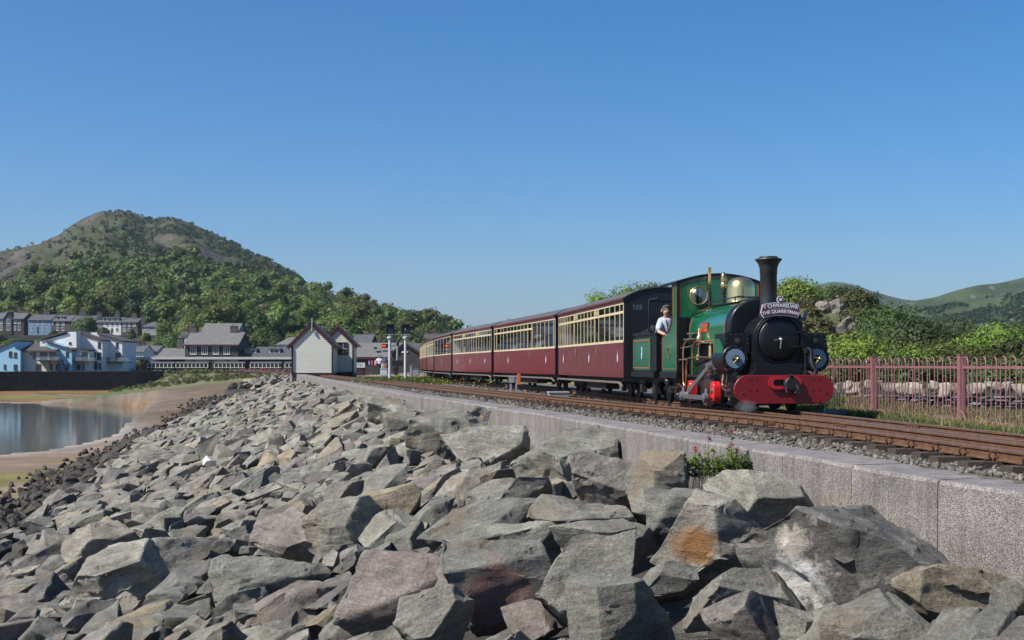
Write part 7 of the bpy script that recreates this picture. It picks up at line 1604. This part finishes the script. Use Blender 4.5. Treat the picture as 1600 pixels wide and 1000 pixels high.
# platform end, paling fence, cabinets, lever post
pe = MB(); a = P(569,590,97); pe.box(a.x,a.x+5.2,97,140,-1.0,-.08); pe.box(a.x-.12,a.x+5.3,96.9,140,-.08,.0); tag(pe.build('platform_ramp', mat('platform_concrete', (.30,.25,.17), .9, c2=(.20,.17,.12), vs=2)), kind='structure')
m0 = P(630,588,108); pf_ = empty('paling_fence', (m0.x,108,-.25), 0, 'dark paling fence in front of the goods shed', 'fence'); pal = mat('dark_paling', (.05,.045,.045), .7)
pal_me = MB().box(-.03,.03,-.015,.015,0,.95).mesh('pale'); pal_me.materials.append(pal)
for i in range(26): obj('pale', pal_me, None, pf_, (-1.6+i*.19,0,0))
MB().box(-1.7,3.3,.016,.04,.2,.27).build('rail', pal, pf_); MB().box(-1.7,3.3,.016,.04,.75,.82).build('rail', pal, pf_)
def cabinet(p, yb, Y_, w, h, lab, m_, leg=.25):
    b_ = P(p,yb,Y_); zb = Hp(b_.x,Y_); c = empty('relay_cabinet', (b_.x,Y_,zb), 0, lab, 'cabinet'); MB().box(-w/2,w/2,-.12,.12,leg,leg+h).build('box', m_, c, bevel=.01); MB().box(-w/2-.03,w/2+.03,-.15,.15,leg+h,leg+h+.03).build('lid', m_, c)
    for s in (-1,1): MB().box(s*w*.35-.02,s*w*.35+.02,-.03,.03,-.05,leg).build('leg', gal, c)
    MB().box(-w/2+.04,w/2-.04,-.128,-.121,leg+.05,leg+h-.05).build('door', m_, c)
cabinet(600,590,80,.45,.42,'white relay cabinet beside the left signal post', white_p, .35); cabinet(649,590,82,.5,.45,'grey relay cabinet right of the signals', gal, .3)
cabinet(642.5,590,80,.16,.9,'narrow grey cable post near the signals', gal, .1)
b_ = P(597,588,86); lp = empty('white_marker_post', (b_.x,86,Hp(b_.x,86)), 0, 'short white marker post in front of the platform man', 'post'); MB().lathe([(.05,0),(.05,1.05),(.03,1.1),(0,1.1)], (0,0,0), 'z', 8).build('shaft', white_p, lp, smooth=40); MB().box(-.12,.12,-.12,.12,-.1,.1).build('foot', gal, lp)
# points indicator: grey post with box, orange post, ground machine
Yp = 41.5; b_ = P(798,611,Yp); zb = Hp(b_.x,Yp); pi = empty('points_box', (b_.x,Yp,zb), 0, 'small grey junction box on a post between the tracks', 'post')
MB().box(-.035,.035,-.035,.035,-.1,.55).build('post', gal, pi); MB().box(-.06,.13,-.06,.06,.42,.62).build('box', gal, pi, bevel=.008); MB().box(-.07,.14,-.07,.07,.62,.64).build('lid', white_p, pi)
b_ = P(807,611,Yp); po = empty('orange_lamp_post', (b_.x,Yp,Hp(b_.x,Yp)), 0, 'slim grey post with an orange box at its top between the tracks', 'post')
MB().box(-.04,.02,-.04,.04,-.1,.66).build('post', gal, po); MB().box(.03,.13,-.09,.09,.36,.72).build('orange_box', mat('orange_box', (.50,.12,.02), .6, var=.25, vs=9), po, bevel=.006); MB().box(.02,.03,-.02,.02,.4,.6).build('bracket', gal, po)
Yq = 36.5; b_ = P(872,617,Yq); zb = Hp(b_.x,Yq); gmz = empty('point_machine', (b_.x,Yq,zb), R(-82)+math.pi/2, 'low pale grey point machine lying between the tracks', 'machine')
MB().box(-.28,.28,-.16,.16,.06,.22).build('case', gal, gmz, bevel=.01); MB().box(-.30,.30,-.18,.18,.22,.245).build('lid', white_p, gmz); MB().box(-.45,.5,-.05,.05,-.04,.06).build('base', mat('rusty_clip', (.075,.045,.030)), gmz); m = MB(); m.tube([(.3,0,.1),(.75,.15,.05)], .02, 6); m.build('rod', mat('rusty_clip', (.075,.045,.03)), gmz)
for i, (p, y_, Y_) in enumerate(((790,613,40.5),(826,611,39.5),(786,604,44))):
    b_ = P(p,y_,Y_); t = empty('cable_stub', (b_.x,Y_,Hp(b_.x,Y_)), 0, ['orange cable end poking from the ballast by the junction box','orange cable loop right of the orange box','rusty brown plate leaning by the far rail'][i], 'cable'); m = MB(); m.tube(catmull([(-.15,0,-.03),(-.05,.02,.08),(.08,0,.06),(.2,.03,-.02)],.04), .022, 6); m.build('sheath', mat('orange_cable', (.45,.13,.05), .6), t, smooth=40); m = MB(); m.tube([(.2,.03,-.02),(.26,.03,-.05)], .03, 6); m.build('end_cap', gal, t)
# white stone flake caught in the boulders
Yw = on_slope(323,717,.5); b_ = P(323,722,Yw); tr = empty('white_litter', b_, 0, 'white scrap of paper caught among the grey boulders', 'litter'); m = MB(); m.add([(-.12,0,-.1),(.12,.03,-.1),(.14,-.05,.06),(.0,-.02,.2),(-.13,.05,.05),(0,-.09,.02)], [(0,1,5),(1,2,5),(2,3,5),(3,4,5),(4,0,5)]); m.build('sheet', mat('litter_white', (.72,.71,.68), .7), tr)
# skyline chimneys and yew tips beyond the train
for i, (p, yb, yt) in enumerate(((731,515,505),(734.5,515,504),(738.5,515,506),(742.5,515,507))):
    Y_ = 300; b_ = P(p,yb,Y_); t = empty('slim_cypress', (b_.x,Y_,Hp(b_.x,Y_)), 0, 'slim dark cypress tip showing above the coach roof', 'tree', 'cypress tips above the train'); zt = EYE+(HOR-yt)/FPX*Y_-t.location.z
    V1, F1 = leaf_cloud([(0,0,zt*k/14,.55*(1.05-k/14)+.05) for k in range(3,14)], 260, .3, 70+i); obj('crown', np_mesh('crown', V1, F1), fol_s, t); MB().tube([(0,0,-.3),(0,0,zt*.95)], [.2,.04], 6).build('trunk', bark, t)
hc = house('distant_house', 'slate roof with a row of chimney pots above the second coach', 'house', 786, 830, 560, 520, 505, 210, 10, rend_g, slate, (), ())[0]
b_ = P(800,505,215); m = MB(); m.box(-.95,.95,-.3,.3,-1.0,.15); o = m.build('chimney', chim_m, hc); o.matrix_parent_inverse = Matrix.Identity(4); o.location = Vector((b_.x,215,b_.z))-hc.location
for k_ in range(5): q = MB().lathe([(.14,.15),(.12,.75),(0,.75)], (-.75+k_*.37,0,0), 'z', 8).build('chimney_pot', pot_m, o)

# ------------------------------------------------------------------ people
skin_m = mat('skin', (.46,.27,.19), .55); hair_m = mat('grey_brown_hair', (.11,.085,.065), .8, var=.3, vs=40)
def skin_mesh(name, verts, edges, radii, m, parent, sub=2, root=0):
    me = bpy.data.meshes.new(name); me.from_pydata(verts, edges, []); o = bpy.data.objects.new(name, me); col.objects.link(o)
    sk = o.modifiers.new('skin', 'SKIN'); sk.use_smooth_shade = True
    for i, q in enumerate(radii): v = me.skin_vertices[0].data[i]; v.radius = (q, q) if not isinstance(q, tuple) else q
    me.skin_vertices[0].data[root].use_root = True
    ss = o.modifiers.new('sub', 'SUBSURF'); ss.levels = sub; ss.render_levels = sub
    dg = bpy.context.evaluated_depsgraph_get(); nm = bpy.data.meshes.new_from_object(o.evaluated_get(dg)); bpy.data.objects.remove(o)
    nm.materials.clear(); nm.materials.append(m); return obj(name, nm, None, parent)
def person(label, loc, rz, shirt, trousers, joints, hair=hair_m, braces=False, scale=1.0):
    """joints: dict of joint -> point (x right, y forward, z up)"""
    t = empty('person', loc, rz, label, 'person'); t.scale = (scale,)*3; J = {k: Vector(v) for k, v in joints.items()}; J['collar'] = J['chest']+(J['neck']-J['chest'])*.80
    names = ['pelvis','waist','chest','neck','skull0','skull1','sl','el','wl','hl','sr','er','wr','hr','hipl','kl','al','tl','hipr','kr','ar','tr']
    ed = [('pelvis','waist'),('waist','chest'),('chest','neck'),('neck','skull0'),('skull0','skull1'),('chest','sl'),('sl','el'),('el','wl'),('wl','hl'),('chest','sr'),('sr','er'),('er','wr'),('wr','hr'),('pelvis','hipl'),('hipl','kl'),('kl','al'),('al','tl'),('pelvis','hipr'),('hipr','kr'),('kr','ar'),('ar','tr')]
    rad = dict(collar=.062,pelvis=.14,waist=.125,chest=.145,neck=.055,skull0=.082,skull1=.088,sl=.058,el=.042,wl=.030,hl=.036,sr=.058,er=.042,wr=.030,hr=.036,hipl=.085,kl=.058,al=.042,tl=.04,hipr=.085,kr=.058,ar=.042,tr=.04)
    ix = {n_: i for i, n_ in enumerate(names)}
    body = skin_mesh('body', [tuple(J[n_]) for n_ in names], [(ix[a], ix[b_]) for a, b_ in ed], [rad[n_] for n_ in names], skin_m, t)
    def part(name, ns, es, add, m_):
        ii = {n_: i for i, n_ in enumerate(ns)}; return skin_mesh(name, [tuple(J[n_]) for n_ in ns], [(ii[a], ii[b_]) for a, b_ in es], [rad[n_]+add for n_ in ns], m_, t)
    sh_ = part('shirt', ['waist','pelvis','chest','sl','el','sr','er','collar'], [('chest','collar'),('waist','pelvis'),('waist','chest'),('chest','sl'),('sl','el'),('chest','sr'),('sr','er')], .034, shirt)
    part('trousers', ['pelvis','hipl','kl','al','hipr','kr','ar'], [('pelvis','hipl'),('hipl','kl'),('kl','al'),('pelvis','hipr'),('hipr','kr'),('kr','ar')], .018, trousers)
    # head details: hair cap, nose, ears, shoes, fingers
    hd_ = J['skull1']; fw = Vector(joints.get('face', (0,1,0))).normalized(); rt_ = fw.cross(Vector((0,0,1))).normalized(); up = Vector((0,0,1))
    m = MB(); vs = []; n1, n2 = 10, 14
    for a_ in range(n1+1):
        th_ = math.pi*.60*a_/n1
        for b2 in range(n2):
            ph = 2*math.pi*b2/n2; q = up*math.cos(th_)+(fw*math.cos(ph)+rt_*math.sin(ph))*math.sin(th_); cutf = fw.dot(q); rr_ = .108 if not (cutf > .55 and th_ > .9) else .07
            vs.append(hd_+Vector((0,0,-.012))+q*rr_-fw*.012)
    m.add(vs, [(i*n2+j, i*n2+(j+1)%n2, (i+1)*n2+(j+1)%n2, (i+1)*n2+j) for i in range(n1) for j in range(n2)]); m.build('hair', hair, t, smooth=60)
    m = MB(); nz = hd_+fw*.095+Vector((0,0,-.035)); m.tube([nz+Vector((0,0,.03)), nz+fw*.025, nz+fw*.01-Vector((0,0,.015))], [.008,.014,.012], 6)
    for s in (-1,1): e_ = hd_+rt_*s*.098+Vector((0,0,-.03)); m.tube([e_+Vector((0,0,.03)), e_+rt_*s*.012, e_-Vector((0,0,.03))], [.008,.014,.008], 6)
    m.build('face_features', skin_m, t, smooth=60)
    m = MB()
    for s in (-1,1): e_ = hd_+fw*.093+rt_*s*.036; m.lathe([(0,-.009),(.010,0),(0,.009)], e_, 'z', 8)
    e_ = hd_+fw*.092-Vector((0,0,.078)); m.tube([e_-rt_*.026, e_+fw*.004, e_+rt_*.026], .006, 5); m.build('eyes_and_mouth', mat('dark_features', (.09,.04,.035), .5), t)
    for w_, h_ in (('wl','hl'),('wr','hr')):
        dv = (J[h_]-J[w_]).normalized(); sd = dv.cross(Vector((0,0,1))); sd = sd.normalized() if sd.length > .1 else Vector((1,0,0)); m = MB()
        for k_, ln in ((-1.5,.07),(-.5,.08),(.5,.076),(1.5,.06)): b_ = J[h_]+dv*.01+sd*k_*.017; m.tube([b_, b_+dv*ln*.55, b_+dv*ln*.8-Vector((0,0,.02))+dv.cross(sd)*.012], [.010,.0095,.008], 6)
        b_ = J[h_]-dv*.02+sd*.03; m.tube([b_, b_+sd*.03+dv*.025, b_+sd*.03+dv*.055], [.011,.010,.008], 6); m.build('fingers', skin_m, t, smooth=60)
    m = MB()
    for a_, t_ in (('al','tl'),('ar','tr')): dv = J[t_]-J[a_]; dv.z = 0; dv.normalize(); p = J[a_].copy(); p.z = .05; m.tube([p-dv*.07, p+dv*.05, p+dv*.2], [.05,.055,.035], 8)
    m.build('shoes', mat('black_shoe', (.015,.014,.014), .5), t, smooth=50)
    if braces:
        m = MB()
        for s in (-1,1):
            c0 = J['chest']; w0 = J['waist']; bk = -Vector((0,1,0)); m.tube(catmull([w0+Vector((s*.03,-.155,-.02)), (w0+c0)/2+Vector((s*.06,-.165,0)), c0+Vector((s*.09,-.165,.06)), c0+Vector((s*.095,-.08,.155)), c0+Vector((s*.09,.04,.155)), c0+Vector((s*.08,.15,.03)), w0+Vector((s*.08,.15,-.02))],.03), .012, 5)
        m.build('braces', mat('brown_braces', (.07,.045,.03), .7), t)
    return t
def stand(**kw):
    J = dict(pelvis=(0,0,.95),waist=(0,0,1.10),chest=(0,.0,1.32),neck=(0,.01,1.50),skull0=(0,.02,1.57),skull1=(0,.025,1.64),sl=(-.20,0,1.40),el=(-.26,-.03,1.12),wl=(-.26,.05,.88),hl=(-.26,.07,.80),sr=(.20,0,1.40),er=(.26,-.03,1.12),wr=(.26,.05,.88),hr=(.26,.07,.80),hipl=(-.09,0,.90),kl=(-.10,.02,.50),al=(-.10,0,.09),tl=(-.11,.15,.04),hipr=(.09,0,.90),kr=(.10,.02,.50),ar=(.10,0,.09),tr=(.11,.15,.04)); J.update(kw); return J
blue_sh = mat('pale_blue_shirt', (.40,.46,.56), .8, var=.15, vs=14, bump=.3, bs=12); dark_tr = mat('dark_trousers', (.02,.02,.025), .8)
# engine driver leaning out behind the cab side
M_l = Matrix.Translation(org) @ Matrix.Rotation(rz0,4,'Z')
dl = M_l @ Vector((-5.38,-.60,.38))
dj = stand(pelvis=(.0,0,.93), waist=(.03,.02,1.07), chest=(.10,.10,1.28), neck=(.15,.17,1.45), skull0=(.165,.20,1.52), skull1=(.17,.21,1.59), sl=(-.08,.06,1.36), el=(-.14,.18,1.12), wl=(-.06,.40,1.10), hl=(-.03,.47,1.11), sr=(.27,.09,1.35), er=(.34,.20,1.12), wr=(.27,.42,1.06), hr=(.25,.49,1.05), face=(.15,1,0))
person('engine driver in pale blue shirt and braces leaning out behind the cab', dl, rz0-math.pi/2, blue_sh, dark_tr, dj, braces=True)
b_ = P(593,585,126); person('man in white shirt and dark trousers standing on the platform', (b_.x,126,-.02), math.pi, mat('white_shirt', (.62,.64,.70), .8), dark_tr, stand(el=(-.36,-.04,1.14), wl=(-.22,.1,1.0), hl=(-.16,.12,1.0), er=(.36,-.04,1.14), wr=(.22,.1,1.0), hr=(.16,.12,1.0)), scale=1.02)
b_ = P(601,585,138); person('person in dark blue top behind the platform man', (b_.x,138,-.02), 2.5, mat('navy_top', (.03,.05,.12), .8), mat('tan_shorts', (.40,.26,.17), .8), stand())
b_ = P(606.5,585,139); person('person in maroon top half hidden by the signal post', (b_.x,139,-.02), -2.5, mat('plum_top', (.16,.05,.09), .8), dark_tr, stand())
# ------------------------------------------------------------------ wisps of steam at the cylinder drains
stm = bpy.data.materials.new('steam'); stm.use_nodes = True; N, L = stm.node_tree.nodes, stm.node_tree.links; N.remove(N['Principled BSDF'])
pv = N.new('ShaderNodeVolumePrincipled'); pv.inputs['Color'].default_value = (.95,.95,.95,1); pv.inputs['Anisotropy'].default_value = .2
tc = N.new('ShaderNodeTexCoord'); nz = N.new('ShaderNodeTexNoise'); nz.inputs['Scale'].default_value = 7; nz.inputs['Detail'].default_value = 4; L.new(tc.outputs['Object'], nz.inputs['Vector'])
ln = N.new('ShaderNodeVectorMath'); ln.operation = 'LENGTH'; L.new(tc.outputs['Object'], ln.inputs[0])
f1_ = N.new('ShaderNodeMapRange'); f1_.inputs['From Min'].default_value = .42; f1_.inputs['From Max'].default_value = .75; f1_.inputs['To Max'].default_value = 5; L.new(nz.outputs['Fac'], f1_.inputs['Value'])
f2_ = N.new('ShaderNodeMapRange'); f2_.inputs['From Min'].default_value = 1.0; f2_.inputs['From Max'].default_value = .1; L.new(ln.outputs['Value'], f2_.inputs['Value'])
mm = N.new('ShaderNodeMath'); mm.operation = 'MULTIPLY'; L.new(f1_.outputs[0], mm.inputs[0]); L.new(f2_.outputs[0], mm.inputs[1]); L.new(mm.outputs[0], pv.inputs['Density']); L.new(pv.outputs[0], N['Material Output'].inputs['Volume'])
for (p, py, Y_, sx, sz, lab) in ((1166,636,21.6,.22,.14,'small white puff of steam below the buffer beam end'),(1298,644,22.3,.34,.11,'thin low drift of steam beside the far end of the beam')):
    bm = bmesh.new(); bmesh.ops.create_icosphere(bm, subdivisions=3, radius=1); me = bpy.data.meshes.new('steam_wisp'); bm.to_mesh(me); bm.free(); o = obj('steam_wisp', me, stm, None, P(p,py,Y_), None, (sx,.25,sz)); tag(o, lab, 'steam', kind='stuff')

# ------------------------------------------------------------------ thin summer haze over the whole place
hm_ = bpy.data.materials.new('haze'); hm_.use_nodes = True; N, L = hm_.node_tree.nodes, hm_.node_tree.links; N.remove(N['Principled BSDF'])
pv = N.new('ShaderNodeVolumePrincipled'); pv.inputs['Color'].default_value = (.80,.90,1,1); pv.inputs['Density'].default_value = .00009; pv.inputs['Anisotropy'].default_value = .3; L.new(pv.outputs[0], N['Material Output'].inputs['Volume'])
tag(MB().box(-6600,6600,-6600,6600,-8,260).build('haze', hm_), 'thin blue summer haze over the bay and hills', 'haze', kind='stuff')
